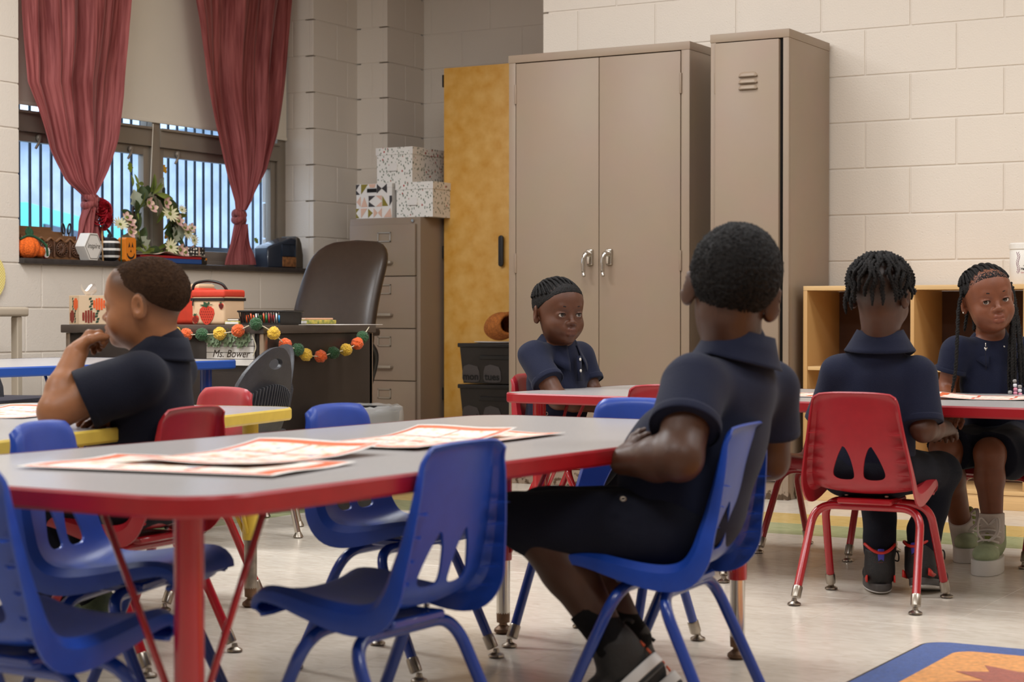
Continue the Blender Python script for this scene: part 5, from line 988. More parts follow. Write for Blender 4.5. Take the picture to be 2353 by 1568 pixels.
for i in range(13):
    f = i/12; z = 0.46+0.36*f; hw = 0.215*(1-0.1*f)*math.sqrt(max(0.0, 1-max(0, (f-0.62)/0.38)**2.4*0.75)); th = 0.035*math.sqrt(max(0.03, 1-(2*f-1)**8)); rows.append([(hw*math.copysign(abs(math.cos(a))**0.6, math.cos(a)), -0.2-0.06*f+th*math.sin(a)+0.6*(hw*math.cos(a))**2, z) for a in [2*math.pi*k/24 for k in range(24)]])
grid(bm, rows, True); bm.faces.new(bm.verts[:24][::-1]); bm.faces.new(bm.verts[-24:]); bmesh.ops.recalc_face_normals(bm, faces=bm.faces[:]); obj('backrest', bm, 'grey_fabric', t, smooth=True)
obj('seat', prism(B(), [(a, b, 0.40) for a, b in roundrect(0.44, 0.42, 0.08)], (0, 0, 0.06), 0.02, 2), 'grey_fabric', t, smooth=50)
for sx in (-1, 1):
    for sy in (-1, 1): bm = B(); tube(bm, [(sx*0.17, sy*0.16, 0.40), (sx*0.20, sy*0.20, 0.0)], 0.011, 10); obj('leg', bm, 'black_plastic', t, smooth=True)
gp, gnt2, gb3 = nmat('gingham'); ck = gnt2.nodes.new('ShaderNodeTexChecker'); ck.inputs['Scale'].default_value = 150; tcn = gnt2.nodes.new('ShaderNodeTexCoord'); gnt2.links.new(tcn.outputs['Object'], ck.inputs['Vector']); ck.inputs['Color1'].default_value = lin('E2C75C'); ck.inputs['Color2'].default_value = lin('EBDDA0'); gnt2.links.new(ck.outputs['Color'], gb3.inputs['Base Color']); gb3.inputs['Roughness'].default_value = 0.8
q = px(-32, 636, 0, XW+0.01); o = obj('wall_disc', lathe(B(), [(0.02, 0.0), (0.112, 0.0), (0.116, 0.004), (0.114, 0.010), (0.02, 0.010)], 48, (0, 0, 0), 'x'), 'gingham', None, 40, (XW+0.003, q.y, q.z)); tag(o, 'yellow gingham disc on the wall at the left edge', 'decoration')
# ================================================================== ON THE CUBBY SHELF
q0 = px(2320, 655, 1, 7.42); t = thing('wipes_tub', 'white hand sanitizing wipes tub at the right edge', 'tub', (q0.x+0.058, 7.42, KZ+0.0005)); h_ = px(2320, 575, 1, 7.42).z-KZ
tb_ = obj('tub', lathe(B(), [(0.054, 0.0), (0.057, 0.004), (0.057, h_-0.004), (0.054, h_)], 40), 'white_paint', t, smooth=40); obj('lid', lathe(B(), [(0.055, h_), (0.059, h_+0.002), (0.059, h_+0.022), (0.052, h_+0.027), (0.01, h_+0.029)], 40), 'white_paint', t, smooth=40)
mat('label_purple', '7A3A5A', 0.6); mat('label_magenta', 'B02A50', 0.6)
def on_tub(name, body, size, m, ang, z, **kw):
    me = text_mesh(body, size, **kw); R_ = 0.0576
    for v in me.vertices:
        a = ang+v.co.x/R_; v.co = (R_*math.cos(a), R_*math.sin(a), z+v.co.y)
    return obj(name, me, m, tb_)
A0 = -math.pi/2+CYAW-0.08
lg = [(0.030*(k/8-0.5), -0.013) for k in range(9)]
bm = B(); n = 12
grid(bm, [[(0.0574*math.cos(A0+0.30+(k/n-0.5)*0.62), 0.0574*math.sin(A0+0.30+(k/n-0.5)*0.62), h_*0.80+dz) for k in range(n+1)] for dz in (-0.016, 0.017)]); obj('logo_panel', bm, 'ink_black', tb_)
on_tub('lettering', '365', 0.022, 'carton_white', A0+0.30, h_*0.80, bold=0.0008); on_tub('lettering', 'Hand Sanitizing', 0.0125, 'ink_black', A0+0.25, h_*0.44, bold=0.0004); on_tub('lettering', 'REFRESHING, WIPES', 0.006, 'ink_black', A0+0.2, h_*0.53); on_tub('lettering', 'Lavender', 0.009, 'label_magenta', A0-0.12, h_*0.34); on_tub('lettering', '35 WIPES', 0.006, 'ink_black', A0+0.2, h_*0.12)
bm = B()
for k in range(11):
    z = h_*(0.30+0.055*k); a = A0-0.62+0.05*math.sin(k)
    for s in (-1, 1): q = [(0.0577*math.cos(a+s*b), 0.0577*math.sin(a+s*b), z+dz) for b, dz in ((0.0, 0), (0.05, 0.004), (0.12, 0.012), (0.06, 0.010))]; bm.faces.new([bm.verts.new(v) for v in (q if s > 0 else q[::-1])])
obj('lavender_print', bm, 'label_purple', tb_)
# ================================================================== PAPERS ON THE TABLES
def placemat_mat(name, seed):
    m, nt, b = nmat(name); N, L = nt.nodes, nt.links; tc = N.new('ShaderNodeAttribute'); tc.attribute_name = 'sheet'
    sp = N.new('ShaderNodeSeparateXYZ'); L.new(tc.outputs['Vector'], sp.inputs[0])
    def band(sock, c, hw):
        s = N.new('ShaderNodeMath'); s.operation = 'SUBTRACT'; L.new(sock, s.inputs[0]); s.inputs[1].default_value = c; a = N.new('ShaderNodeMath'); a.operation = 'ABSOLUTE'; L.new(s.outputs[0], a.inputs[0]); l = N.new('ShaderNodeMath'); l.operation = 'LESS_THAN'; L.new(a.outputs[0], l.inputs[0]); l.inputs[1].default_value = hw; return l.outputs[0]
    n = N.new('ShaderNodeTexNoise'); n.inputs['Scale'].default_value = 9+seed; n.inputs['Detail'].default_value = 2; L.new(tc.outputs['Vector'], n.inputs['Vector'])
    r = N.new('ShaderNodeValToRGB'); E = r.color_ramp.elements; E[0].position = 0.30; E[0].color = lin('6E8FB5'); E[1].position = 0.36; E[1].color = lin('EFEAE0')
    for pos, c in ((0.55, 'EFE9DC'), (0.60, 'E2D3B4'), (0.66, 'D9A07C'), (0.72, '9DAE7C')): e = E.new(pos); e.color = lin(c)
    L.new(n.outputs['Fac'], r.inputs['Fac']); cur = r.outputs['Color']
    for sock, c, hw, hx in (('X', 0.06, 0.03, 'D9603A'), ('X', 0.94, 0.03, 'D9603A'), ('Y', 0.06, 0.035, 'DC6A3C'), ('Y', 0.94, 0.035, 'DC6A3C'), ('Y', 0.36, 0.012, 'D8644A'), ('Y', 0.66, 0.012, 'D8644A'), ('X', 0.52, 0.010, 'D8644A'), ('X', 0.005, 0.022, 'F1EDE6'), ('X', 0.995, 0.022, 'F1EDE6'), ('Y', 0.0, 0.022, 'F1EDE6'), ('Y', 1.0, 0.022, 'F1EDE6')):
        mx = N.new('ShaderNodeMixRGB'); mx.inputs[2].default_value = lin(hx); L.new(band(sp.outputs[sock], c, hw), mx.inputs[0]); L.new(cur, mx.inputs[1]); cur = mx.outputs[0]
    L.new(cur, b.inputs['Base Color']); b.inputs['Roughness'].default_value = 0.35; return m
for s in range(3): placemat_mat('worksheet_print_%d' % s, s*1.7)
def sheet(label, cx, cy, w_, l_, rot, z, curl, s):
    bm = B(); n = 24; vr = grid(bm, [[((u-0.5)*w_, (v-0.5)*l_, curl[0]*max(0, v-0.6)**1.6*2.2+curl[1]*max(0, 0.4-v)**1.6*2.2+0.0015*math.sin(u*7)) for u in [k/8 for k in range(9)]] for v in [k/n for k in range(n+1)]])
    bm.verts.index_update(); idx = [(v.index, k/8, i/n) for i, row in enumerate(vr) for k, v in enumerate(row)]; me = bpy.data.meshes.new('worksheet'); bm.to_mesh(me); bm.free(); at = me.attributes.new('sheet', 'FLOAT_VECTOR', 'POINT')
    for i, u, v in idx: at.data[i].vector = (u, v, 0)
    o = obj('worksheet', me, 'worksheet_print_%d' % s, None, True, (cx, cy, z), (0, 0, math.radians(rot))); solid(o, 0.0006); tag(o, label, 'paper', 'printed worksheets'); return o
sheet('printed worksheet nearest the left end of the front table', -1.945, 2.315, 0.28, 0.47, 98, 0.5325, (0.0, 0.0), 0)
sheet('curled printed worksheet overlapping another on the front table', -1.945, 2.485, 0.27, 0.42, 3, 0.5345, (0.03, 0.012), 1)
sheet('printed worksheet on the front table beside the blue chair back, right end lifted', -1.935, 2.985, 0.23, 0.40, 3, 0.5345, (0.03, 0.0), 2)
sheet('printed worksheet under the lifted one on the front table', -1.885, 3.13, 0.19, 0.40, 2, 0.5325, (0.0, 0.0), 0)
sheet('printed worksheet on the back table left of the boy with twists', -2.13, 5.33, 0.26, 0.30, 95, 0.5325, (0.0, 0.0), 1)
sheet('curled printed worksheet on the back table before the girl with long braids', -1.47, 5.41, 0.26, 0.36, 100, 0.5325, (0.02, 0.02), 2)
sheet('printed worksheets on the yellow-edged table by the boy', -3.36, 3.34, 0.28, 0.42, 15, 0.5325, (0.02, 0.0), 0)['label'] = 'printed worksheet on the yellow-edged table beyond the boy'
# ================================================================== PEOPLE: smooth implicit bodies meshed with surface nets
def V3(*a): return np.array(a if len(a) == 3 else a[0], float)
def jp(x, y, Z):
    "joint seen at photo pixel (x,y) at depth Z in front of the camera"
    d = C_FW + C_R*((x-IW/2)/CF) - C_U*((y-IH/2)/CF); q = C_O + d*Z; return np.array(q)
def unit(v): v = np.asarray(v, float); return v/np.linalg.norm(v)
def frame(fwd, up):
    "rotation matrix with columns right, forward, up"
    f = unit(fwd); r = unit(np.cross(f, up)); u = np.cross(r, f); return np.stack([r, f, u], 1)
def rotm(axis, ang):
    return np.array(Matrix.Rotation(ang, 3, Vector(axis)))
class SDF:
    def __init__(s): s.P = []; s.tints = []
    def add(s, kind, k=0.02, op='u', cuts=(), **q): s.P.append((kind, k, op, cuts, q)); return s
    def cap(s, a, b, ra, rb=None, k=0.02, op='u', cuts=()): return s.add('cap', k, op, cuts, a=np.asarray(a, float), b=np.asarray(b, float), ra=ra, rb=ra if rb is None else rb)
    def chain(s, pts, rs, k=0.012, op='u'):
        for i in range(len(pts)-1): s.cap(pts[i], pts[i+1], rs[i], rs[i+1], k if i == 0 else min(k, rs[i]*0.6), op)
        return s
    def ell(s, c, r, R=None, k=0.02, op='u', cuts=()): return s.add('ell', k, op, cuts, c=np.asarray(c, float), r=np.asarray(r, float), R=np.eye(3) if R is None else R)
    def bounds(s):
        lo, hi = np.full(3, 1e9), np.full(3, -1e9)
        for kind, k, op, cuts, q in s.P:
            if op != 'u': continue
            if kind == 'cap': m = max(q['ra'], q['rb']); l, h = np.minimum(q['a'], q['b'])-m, np.maximum(q['a'], q['b'])+m
            else: e = np.sqrt(((q['R']*q['r'])**2).sum(1)); l, h = q['c']-e, q['c']+e
            lo, hi = np.minimum(lo, l), np.maximum(hi, h)
        return lo-0.012, hi+0.012
    def mesh(s, name, h, zfine=None, hz=None, disp=None):
        lo, hi = s.bounds(); xs = np.arange(lo[0], hi[0], h); ys = np.arange(lo[1], hi[1], h)
        if zfine:
            z0, z1 = zfine; parts = []
            if z0 > lo[2]: parts.append(np.arange(lo[2], z0, hz))
            parts.append(np.arange(max(z0, lo[2]), min(z1, hi[2]), h))
            if z1 < hi[2]: parts.append(np.arange(z1, hi[2], hz))
            zs = np.concatenate(parts)
        else: zs = np.arange(lo[2], hi[2], hz or h)
        D = np.full((len(xs), len(ys), len(zs)), 0.06, np.float32)
        for kind, k, op, cuts, q in s.P:
            if kind == 'cap': m = max(q['ra'], q['rb']); l, hh = np.minimum(q['a'], q['b'])-m, np.maximum(q['a'], q['b'])+m
            else: e = np.sqrt(((q['R']*q['r'])**2).sum(1)); l, hh = q['c']-e, q['c']+e
            g = k+3*h+0.004
            sl = tuple(slice(max(0, np.searchsorted(ax, l[i]-g)), np.searchsorted(ax, hh[i]+g)) for i, ax in enumerate((xs, ys, zs)))
            X = xs[sl[0]][:, None, None].astype(np.float32); Y = ys[sl[1]][None, :, None].astype(np.float32); Z = zs[sl[2]][None, None, :].astype(np.float32)
            if X.size == 0 or Y.size == 0 or Z.size == 0: continue
            if kind == 'cap':
                a, b = q['a'], q['b']; ab = b-a; L2 = max(1e-9, ab@ab)
                t = np.clip(((X-a[0])*ab[0]+(Y-a[1])*ab[1]+(Z-a[2])*ab[2])/L2, 0, 1)
                d = np.sqrt((X-a[0]-t*ab[0])**2+(Y-a[1]-t*ab[1])**2+(Z-a[2]-t*ab[2])**2)-(q['ra']+(q['rb']-q['ra'])*t)
            else:
                c, r, R = q['c'], q['r'], q['R']; x, y, z = X-c[0], Y-c[1], Z-c[2]
                u = [(x*R[0, i]+y*R[1, i]+z*R[2, i])/r[i] for i in range(3)]; k0 = np.sqrt(u[0]**2+u[1]**2+u[2]**2); k1 = np.sqrt((u[0]/r[0])**2+(u[1]/r[1])**2+(u[2]/r[2])**2)+1e-9; d = k0*(k0-1)/k1
            for pt, n in cuts: d = np.maximum(d, (X-pt[0])*n[0]+(Y-pt[1])*n[1]+(Z-pt[2])*n[2])
            A = D[sl]
            if op == 'u': w_ = np.clip(0.5+0.5*(d-A)/k, 0, 1); D[sl] = d*(1-w_)+A*w_-k*w_*(1-w_)
            elif op == 's': d = -d; w_ = np.clip(0.5-0.5*(d-A)/k, 0, 1); D[sl] = d*(1-w_)+A*w_+k*w_*(1-w_)
            elif op == 'i': pass
        if disp is not None: D += disp(xs[:, None, None], ys[None, :, None], zs[None, None, :]).astype(np.float32)
        return surface_nets(D, xs, ys, zs, name)
def surface_nets(D, xs, ys, zs, name):
    S = D < 0; n = D.shape; cells = (n[0]-1, n[1]-1, n[2]-1); ax = (xs, ys, zs)
    ids = []; pos = []; quads = []
    def lin_(i, j, k): return (i*cells[1]+j)*cells[2]+k
    for a in range(3):
        s0 = [slice(None)]*3; s1 = [slice(None)]*3; s0[a] = slice(0, -1); s1[a] = slice(1, None)
        cr = np.argwhere(S[tuple(s0)] != S[tuple(s1)])
        if len(cr) == 0: continue
        nx = cr.copy(); nx[:, a] += 1; d0 = D[tuple(cr.T)]; d1 = D[tuple(nx.T)]; t = d0/(d0-d1)
        P = np.stack([ax[i][cr[:, i]] for i in range(3)], 1).astype(float); P[:, a] += t*(ax[a][nx[:, a]]-ax[a][cr[:, a]])
        b, c = (a+1) % 3, (a+2) % 3; ok = (cr[:, b] > 0) & (cr[:, c] > 0) & (cr[:, b] < n[b]-1) & (cr[:, c] < n[c]-1)
        cr, P, sg = cr[ok], P[ok], S[tuple(cr[ok].T)]; q = []
        for db, dc in ((-1, -1), (0, -1), (0, 0), (-1, 0)):
            e = cr.copy(); e[:, b] += db; e[:, c] += dc; l = lin_(e[:, 0], e[:, 1], e[:, 2]); q.append(l); ids.append(l); pos.append(P)
        q = np.stack(q, 1); q[~sg] = q[~sg][:, ::-1]; quads.append(q)
    ids = np.concatenate(ids); pos = np.concatenate(pos); Q = np.concatenate(quads); uq, inv = np.unique(ids, return_inverse=True); cnt = np.bincount(inv)
    Vv = np.stack([np.bincount(inv, pos[:, i])/cnt for i in range(3)], 1); Q = np.searchsorted(uq, Q)
    me = bpy.data.meshes.new(name); me.vertices.add(len(Vv)); me.vertices.foreach_set('co', Vv.astype(np.float32).ravel())
    me.loops.add(Q.size); me.loops.foreach_set('vertex_index', Q.astype(np.int32).ravel()); me.polygons.add(len(Q)); me.polygons.foreach_set('loop_start', np.arange(0, Q.size, 4, dtype=np.int32)); me.polygons.foreach_set('loop_total', np.full(len(Q), 4, dtype=np.int32)); me.update(calc_edges=True); me.validate(); me.shade_smooth()
    return me
def verts_of(me): a = np.empty(len(me.vertices)*3, np.float32); me.vertices.foreach_get('co', a); return a.reshape(-1, 3)
def place(name, me, m, root, parent=None):
    "mesh was built in world coordinates; store it relative to the person's root"
    off = Vector(root.location); me.transform(Matrix.Translation(-off)); o = obj(name, me, m, parent or root); return o
def tint(me, pts):
    "colour attribute: pts = [(centre, radius, value)]"
    v = verts_of(me); t = np.zeros(len(v))
    for c, r, val in pts:
        d = np.linalg.norm((v-np.asarray(c)), axis=1); t = np.maximum(t, val*np.clip(1.6*(1-d/r), 0, 1))
    at = me.attributes.new('tint', 'FLOAT', 'POINT'); at.data.foreach_set('value', t.astype(np.float32)); return t
def skin_mat(name, base, lip, hair='1A120E'):
    m, nt, b = nmat(name); N, L = nt.nodes, nt.links
    g = N.new('ShaderNodeNewGeometry'); n = N.new('ShaderNodeTexNoise'); n.inputs['Scale'].default_value = 26; n.inputs['Detail'].default_value = 4; L.new(g.outputs['Position'], n.inputs['Vector'])
    r = N.new('ShaderNodeValToRGB'); c = lin(base); r.color_ramp.elements[0].position = 0.3; r.color_ramp.elements[1].position = 0.7; r.color_ramp.elements[0].color = tuple(v*0.90 for v in c[:3])+(1,); r.color_ramp.elements[1].color = tuple(min(1, v*1.08) for v in c[:3])+(1,); L.new(n.outputs['Fac'], r.inputs['Fac'])
    at = N.new('ShaderNodeAttribute'); at.attribute_name = 'tint'; mx = N.new('ShaderNodeMixRGB'); mx.inputs[2].default_value = lin(lip); L.new(at.outputs['Fac'], mx.inputs[0]); L.new(r.outputs['Color'], mx.inputs[1])
    ah = N.new('ShaderNodeAttribute'); ah.attribute_name = 'stubble'; m2 = N.new('ShaderNodeMixRGB'); m2.inputs[2].default_value = lin(hair); L.new(ah.outputs['Fac'], m2.inputs[0]); L.new(mx.outputs[0], m2.inputs[1]); L.new(m2.outputs[0], b.inputs['Base Color'])
    b.inputs['Roughness'].default_value = 0.46; b.inputs['Specular IOR Level'].default_value = 0.4
    n2 = N.new('ShaderNodeTexNoise'); n2.inputs['Scale'].default_value = 320; L.new(g.outputs['Position'], n2.inputs['Vector']); bp = N.new('ShaderNodeBump'); bp.inputs['Strength'].default_value = 0.10; bp.inputs['Distance'].default_value = 0.002; L.new(n2.outputs['Fac'], bp.inputs['Height']); L.new(bp.outputs['Normal'], b.inputs['Normal'])
    return m
def cloth(name, col, bs=520, bump=0.35, var=0.10, sheen=0.25): return mat(name, col, 0.85, var=var, vscale=9, bump=bump, bscale=bs, sheen=sheen, spec=0.2)
cloth('navy_pique', '171B30', sheen=0.06); cloth('navy_dark', '121422', sheen=0.05); cloth('black_knit', '0F0D0E', sheen=0.0); cloth('navy_trouser', '11131E', sheen=0.03); mat('button_white', 'DAD3C8', 0.3); mat('hair_black', '0E0907', 0.7, var=0.25, vscale=60, bump=0.8, bscale=260, spec=0.25); mat('hair_brown_short', '3A2719', 0.95, spec=0.15, var=0.3, vscale=120, bump=1.0, bscale=420)
# ------------------------------------------------------------------ head
def head_sdf(S, C, R, s=1.0, face=True, k_neck=0.02, ears=True, chub=1.0):
    "child head in its own frame: x right, y forward, z up; about 0.2 m from chin to crown"
    W_ = lambda x, y, z: C+R@(np.array([x, y, z])*s)
    E = lambda c, r, k=0.012, op='u', RR=None: S.ell(W_(*c), np.array(r)*s, R if RR is None else R@RR, k*s, op)
    E((0, -0.012, 0.030), (0.0725, 0.088, 0.0725), 0.02); E((0, 0.022, -0.026), (0.060*chub, 0.060, 0.064), 0.035); E((0, 0.030, -0.060), (0.046*chub, 0.046, 0.036), 0.03)
    E((0, 0.050, 0.040), (0.054, 0.034, 0.045), 0.03)
    if face:
        for sx in (-1, 1):
            E((sx*0.033, 0.050, -0.036), (0.026, 0.026, 0.026), 0.02)                       # cheek
            E((sx*0.0305, 0.0990, -0.003), (0.017, 0.0150, 0.0100), 0.014, 's')              # socket
            S.chain([W_(sx*0.014, 0.0775, 0.0190), W_(sx*0.030, 0.0755, 0.0215), W_(sx*0.045, 0.0635, 0.0165)], [0.0055*s, 0.006*s, 0.0055*s], 0.014*s)   # brow bone
        E((0, 0.066, -0.079), (0.021, 0.019, 0.015), 0.016)                                 # chin
        S.chain([W_(0, 0.0775, 0.004), W_(0, 0.0845, -0.011), W_(0, 0.0925, -0.025)], [0.0058*s, 0.0066*s, 0.0088*s], 0.012*s)
        E((0, 0.0945, -0.0275), (0.0100, 0.0090, 0.0080), 0.006)
        for sx in (-1, 1):
            E((sx*0.0115, 0.0865, -0.0305), (0.0082, 0.0090, 0.0068), 0.005); E((sx*0.0062, 0.0925, -0.0372), (0.0034, 0.0045, 0.0026), 0.002, 's')
            E((sx*0.0305, 0.0700, -0.003), (0.0150, 0.0138, 0.0132), 0.006)                 # lids
            S.chain([W_(sx*0.0175, 0.0795, -0.0035), W_(sx*0.0245, 0.0835, 0.0022), W_(sx*0.033, 0.0835, 0.0030), W_(sx*0.0430, 0.0755, -0.001)], [0.0018*s, 0.0022*s, 0.0022*s, 0.0016*s], 0.003*s)
            E((sx*0.0303, 0.0840, -0.0042), (0.0134, 0.0110, 0.0062), 0.0012, 's')          # opening
        E((0, 0.0780, -0.052), (0.027, 0.012, 0.017), 0.014)                                # muzzle
        S.chain([W_(-0.0235, 0.0745, -0.0550), W_(-0.0080, 0.0895, -0.0500), W_(0, 0.0900, -0.0512), W_(0.0080, 0.0895, -0.0500), W_(0.0235, 0.0745, -0.0550)], [0.0024*s, 0.0058*s, 0.0055*s, 0.0058*s, 0.0024*s], 0.004*s)
        S.chain([W_(-0.0220, 0.0740, -0.0570), W_(-0.008, 0.0875, -0.0625), W_(0.008, 0.0875, -0.0625), W_(0.0220, 0.0740, -0.0570)], [0.0024*s, 0.0070*s, 0.0070*s, 0.0024*s], 0.004*s)
        S.chain([W_(-0.021, 0.0790, -0.0556), W_(-0.008, 0.0945, -0.0557), W_(0.008, 0.0945, -0.0557), W_(0.021, 0.0790, -0.0556)], [0.0009*s]*4, 0.0018*s, 's')
    if ears:
        for sx in (-1, 1):
            T = np.array(Matrix.Rotation(-sx*0.42, 3, 'Z') @ Matrix.Rotation(-0.14, 3, 'X'))
            E((sx*0.0745, -0.014, -0.006), (0.0075, 0.0175, 0.0285), 0.006, 'u', T); E((sx*0.0715, -0.008, -0.026), (0.0065, 0.0085, 0.010), 0.006, 'u', T)
            E((sx*0.0825, -0.010, -0.002), (0.0058, 0.0098, 0.0175), 0.004, 's', T)
    return W_
def face_bits(root, W_, R, s, gaze=(0, 1, 0), brow='120C09', iris='1E110A', parent=None, narrow=1.0):
    mat('eye_white', 'B9AEA3', 0.12, coat=0.5); mat('iris_'+iris, iris, 0.08, coat=0.6); mat('brow_'+brow, brow, 0.9)
    for sx in (-1, 1):
        c = W_(sx*0.0305, 0.0698, -0.0035); g = unit(R@unit(np.array(gaze, float))); bm = B(); bmesh.ops.create_uvsphere(bm, u_segments=24, v_segments=24, radius=0.0119*s)
        F_ = frame(g, np.array([0, 0, 1.0])+0.01); Mx = np.stack([F_[:, 0], F_[:, 2], F_[:, 1]], 1)
        if np.linalg.det(Mx) < 0: Mx[:, 0] *= -1
        for v in bm.verts: v.co = Vector(c+Mx@np.array(v.co))
        me = bpy.data.meshes.new('eye'); bm.to_mesh(me); bm.free(); setm(me, 'eye_white'); setm(me, 'iris_'+iris)
        for p_ in me.polygons:
            d = np.array(p_.center)-c
            if unit(d)@g > math.cos(0.54): p_.material_index = 1
        me.shade_smooth(); place('eye', me, None, root)
        bm = B(); pts = [W_(sx*a, b, z) for a, b, z in ((0.0125, 0.0848, 0.0195), (0.0205, 0.0850, 0.0222), (0.029, 0.0828, 0.0236), (0.038, 0.0766, 0.0222), (0.0475, 0.0668, 0.0165))]; tube(bm, smooth_path([Vector(q) for q in pts], 4), [0.0022*s]*4+[0.0034*s]*8+[0.0024*s]*4+[0.0010*s], 7); me = bpy.data.meshes.new('eyebrow'); bm.to_mesh(me); bm.free(); me.shade_smooth(); place('eyebrow', me, 'brow_'+brow, root)
        bm = B(); pts = [W_(sx*a, b, z) for a, b, z in ((0.0180, 0.0805, -0.0020), (0.0240, 0.0838, 0.0008), (0.0310, 0.0842, 0.0016), (0.0380, 0.0808, 0.0006), (0.0435, 0.0755, -0.0020))]; tube(bm, smooth_path([Vector(q) for q in pts], 4), 0.0009*s, 6); me = bpy.data.meshes.new('lash_line'); bm.to_mesh(me); bm.free(); place('lash_line', me, 'brow_'+brow, root)
LIPS = [((-0.016, 0.082, -0.0535), 0.009), ((-0.008, 0.090, -0.050), 0.010), ((0, 0.091, -0.051), 0.009), ((0.008, 0.090, -0.050), 0.010), ((0.016, 0.082, -0.0535), 0.009), ((-0.013, 0.085, -0.0615), 0.010), ((-0.004, 0.090, -0.063), 0.010), ((0.004, 0.090, -0.063), 0.010), ((0.013, 0.085, -0.0615), 0.010)]
def lips(W_, s, val=0.8): return [(W_(*c), r*s, val) for c, r in LIPS]
# ------------------------------------------------------------------ limbs, hands, torso
def arm(S, sh, el, wr, s=1.0, k=0.02, thick=1.0):
    S.cap(sh, el, 0.036*s*thick, 0.030*s*thick, k); m = sh*0.45+el*0.55
    S.cap(el, el*0.6+wr*0.4, 0.030*s*thick, 0.029*s*thick, 0.014); S.cap(el*0.6+wr*0.4, wr, 0.029*s*thick, 0.0205*s*(0.5+0.5*thick), 0.014)
def hand(S, wr, fwd, palm, s=1.0, curl=0.4, side=1, spread=0.06, thumb_in=0.4):
    "palm and five fingers; fwd = wrist to fingers, palm = direction the palm faces, side +1 right hand"
    f = unit(fwd); p = unit(np.asarray(palm)-f*(np.asarray(palm)@f)); x = np.cross(f, p)*side        # x towards the thumb
    kn = []; S.cap(wr, wr+f*0.020*s, 0.0185*s, 0.019*s, 0.012)
    for i, o in enumerate((0.023, 0.0075, -0.0075, -0.021)):
        b = wr+f*(0.052-0.004*abs(i-1.2))*s+x*o*s; kn.append(b); S.cap(wr+f*0.016*s+x*o*0.62*s, b, 0.0115*s, 0.0098*s, 0.010)
    for i, (b, L_) in enumerate(zip(kn, (0.046, 0.051, 0.047, 0.037))):
        d = unit(f+x*spread*(1.5-i)); pts = [b]; rs = [0.0086]; c = 0.0
        for seg, r in ((0.46, 0.0080), (0.31, 0.0073), (0.23, 0.0062)):
            c += curl*(1.0 if len(pts) > 1 else 0.8); d2 = d*math.cos(c)+p*math.sin(c); pts.append(pts[-1]+d2*L_*seg*s); rs.append(r)
        S.chain(pts, [r*s for r in rs], 0.004*s)
    t0 = wr+f*0.014*s+x*0.017*s; d = unit(f*0.62+x*0.78+p*0.35); t1 = t0+d*0.026*s; d2 = unit(f*0.9+x*(0.45-thumb_in)+p*(0.25+0.5*thumb_in)); t2 = t1+d2*0.022*s; t3 = t2+unit(d2+p*curl*0.5)*0.016*s
    S.chain([t0, t1, t2, t3], [0.0115*s, 0.0095*s, 0.0084*s, 0.0066*s], 0.008*s)
def torso(S, pel, nk, shL, shR, s=1.0, inf=0.0, belly=1.0, k=0.05, low=True):
    up = unit(nk-pel); x = unit(shR-shL); f = unit(np.cross(up, x)); R = np.stack([x, f, np.cross(x, f)], 1); L_ = np.linalg.norm(nk-pel); ctr = (shL+shR)/2
    S.ell(pel*0.30+ctr*0.70+f*0.002, np.array((0.110, 0.078, 0.105))*s+inf, R, k); S.ell(pel*0.62+ctr*0.38+f*0.012*belly, np.array((0.102, 0.082*belly, 0.098))*s+inf, R, k)
    if low: S.ell(pel+up*0.01, np.array((0.112, 0.092, 0.085))*s+inf, R, k)
    S.cap(shL*0.86+ctr*0.14, shR*0.86+ctr*0.14, 0.038*s+inf, None, k*0.8); S.cap(ctr+up*0.0, nk+up*0.008, 0.052*s+inf, 0.040*s+inf*0.6, k*0.7)
    return R
def folds(seed, amp=0.003, f1=26.0, f2=47.0, axis=(0.2, 0.1, 1.0)):
    a = unit(axis); r = random.Random(seed); p_ = [r.uniform(0, 6.28) for _ in range(5)]
    def fn(X, Y, Z):
        w_ = 0.9*np.sin(9*X+7*Y+p_[0])+0.7*np.sin(11*Y-8*Z+p_[1]); t = X*a[0]+Y*a[1]+Z*a[2]
        return amp*(np.sin(f1*t*2+w_*1.3+p_[2])*(0.6+0.4*np.sin(13*X-9*Z+p_[3]))+0.5*np.sin(f2*(t+0.35*X-0.3*Y)*2+w_+p_[4]))
    return fn
def ring_band(name, c, axis, r, h, th, m, root, ref=None, tilt=None):
    "rib-knit band (cuff, hem): short tube"
    F_ = frame(unit(axis), np.array([0.0, 0.13, 1.0]) if abs(unit(axis)[2]) < 0.9 else np.array([0, 1.0, 0])); bm = B(); rows = []
    for a_, rr in ((-h/2, r-th), (-h/2, r+th*0.6), (-h/2*0.6, r+th), (h/2*0.6, r+th), (h/2, r+th*0.6), (h/2, r-th)): rows.append([tuple(c+F_[:, 1]*a_+(F_[:, 0]*math.cos(t)+F_[:, 2]*math.sin(t))*rr) for t in [2*math.pi*k/40 for k in range(40)]])
    grid(bm, rows, True); bmesh.ops.recalc_face_normals(bm, faces=bm.faces[:]); me = bpy.data.meshes.new(name); bm.to_mesh(me); bm.free(); me.shade_smooth(); return place(name, me, m, root)
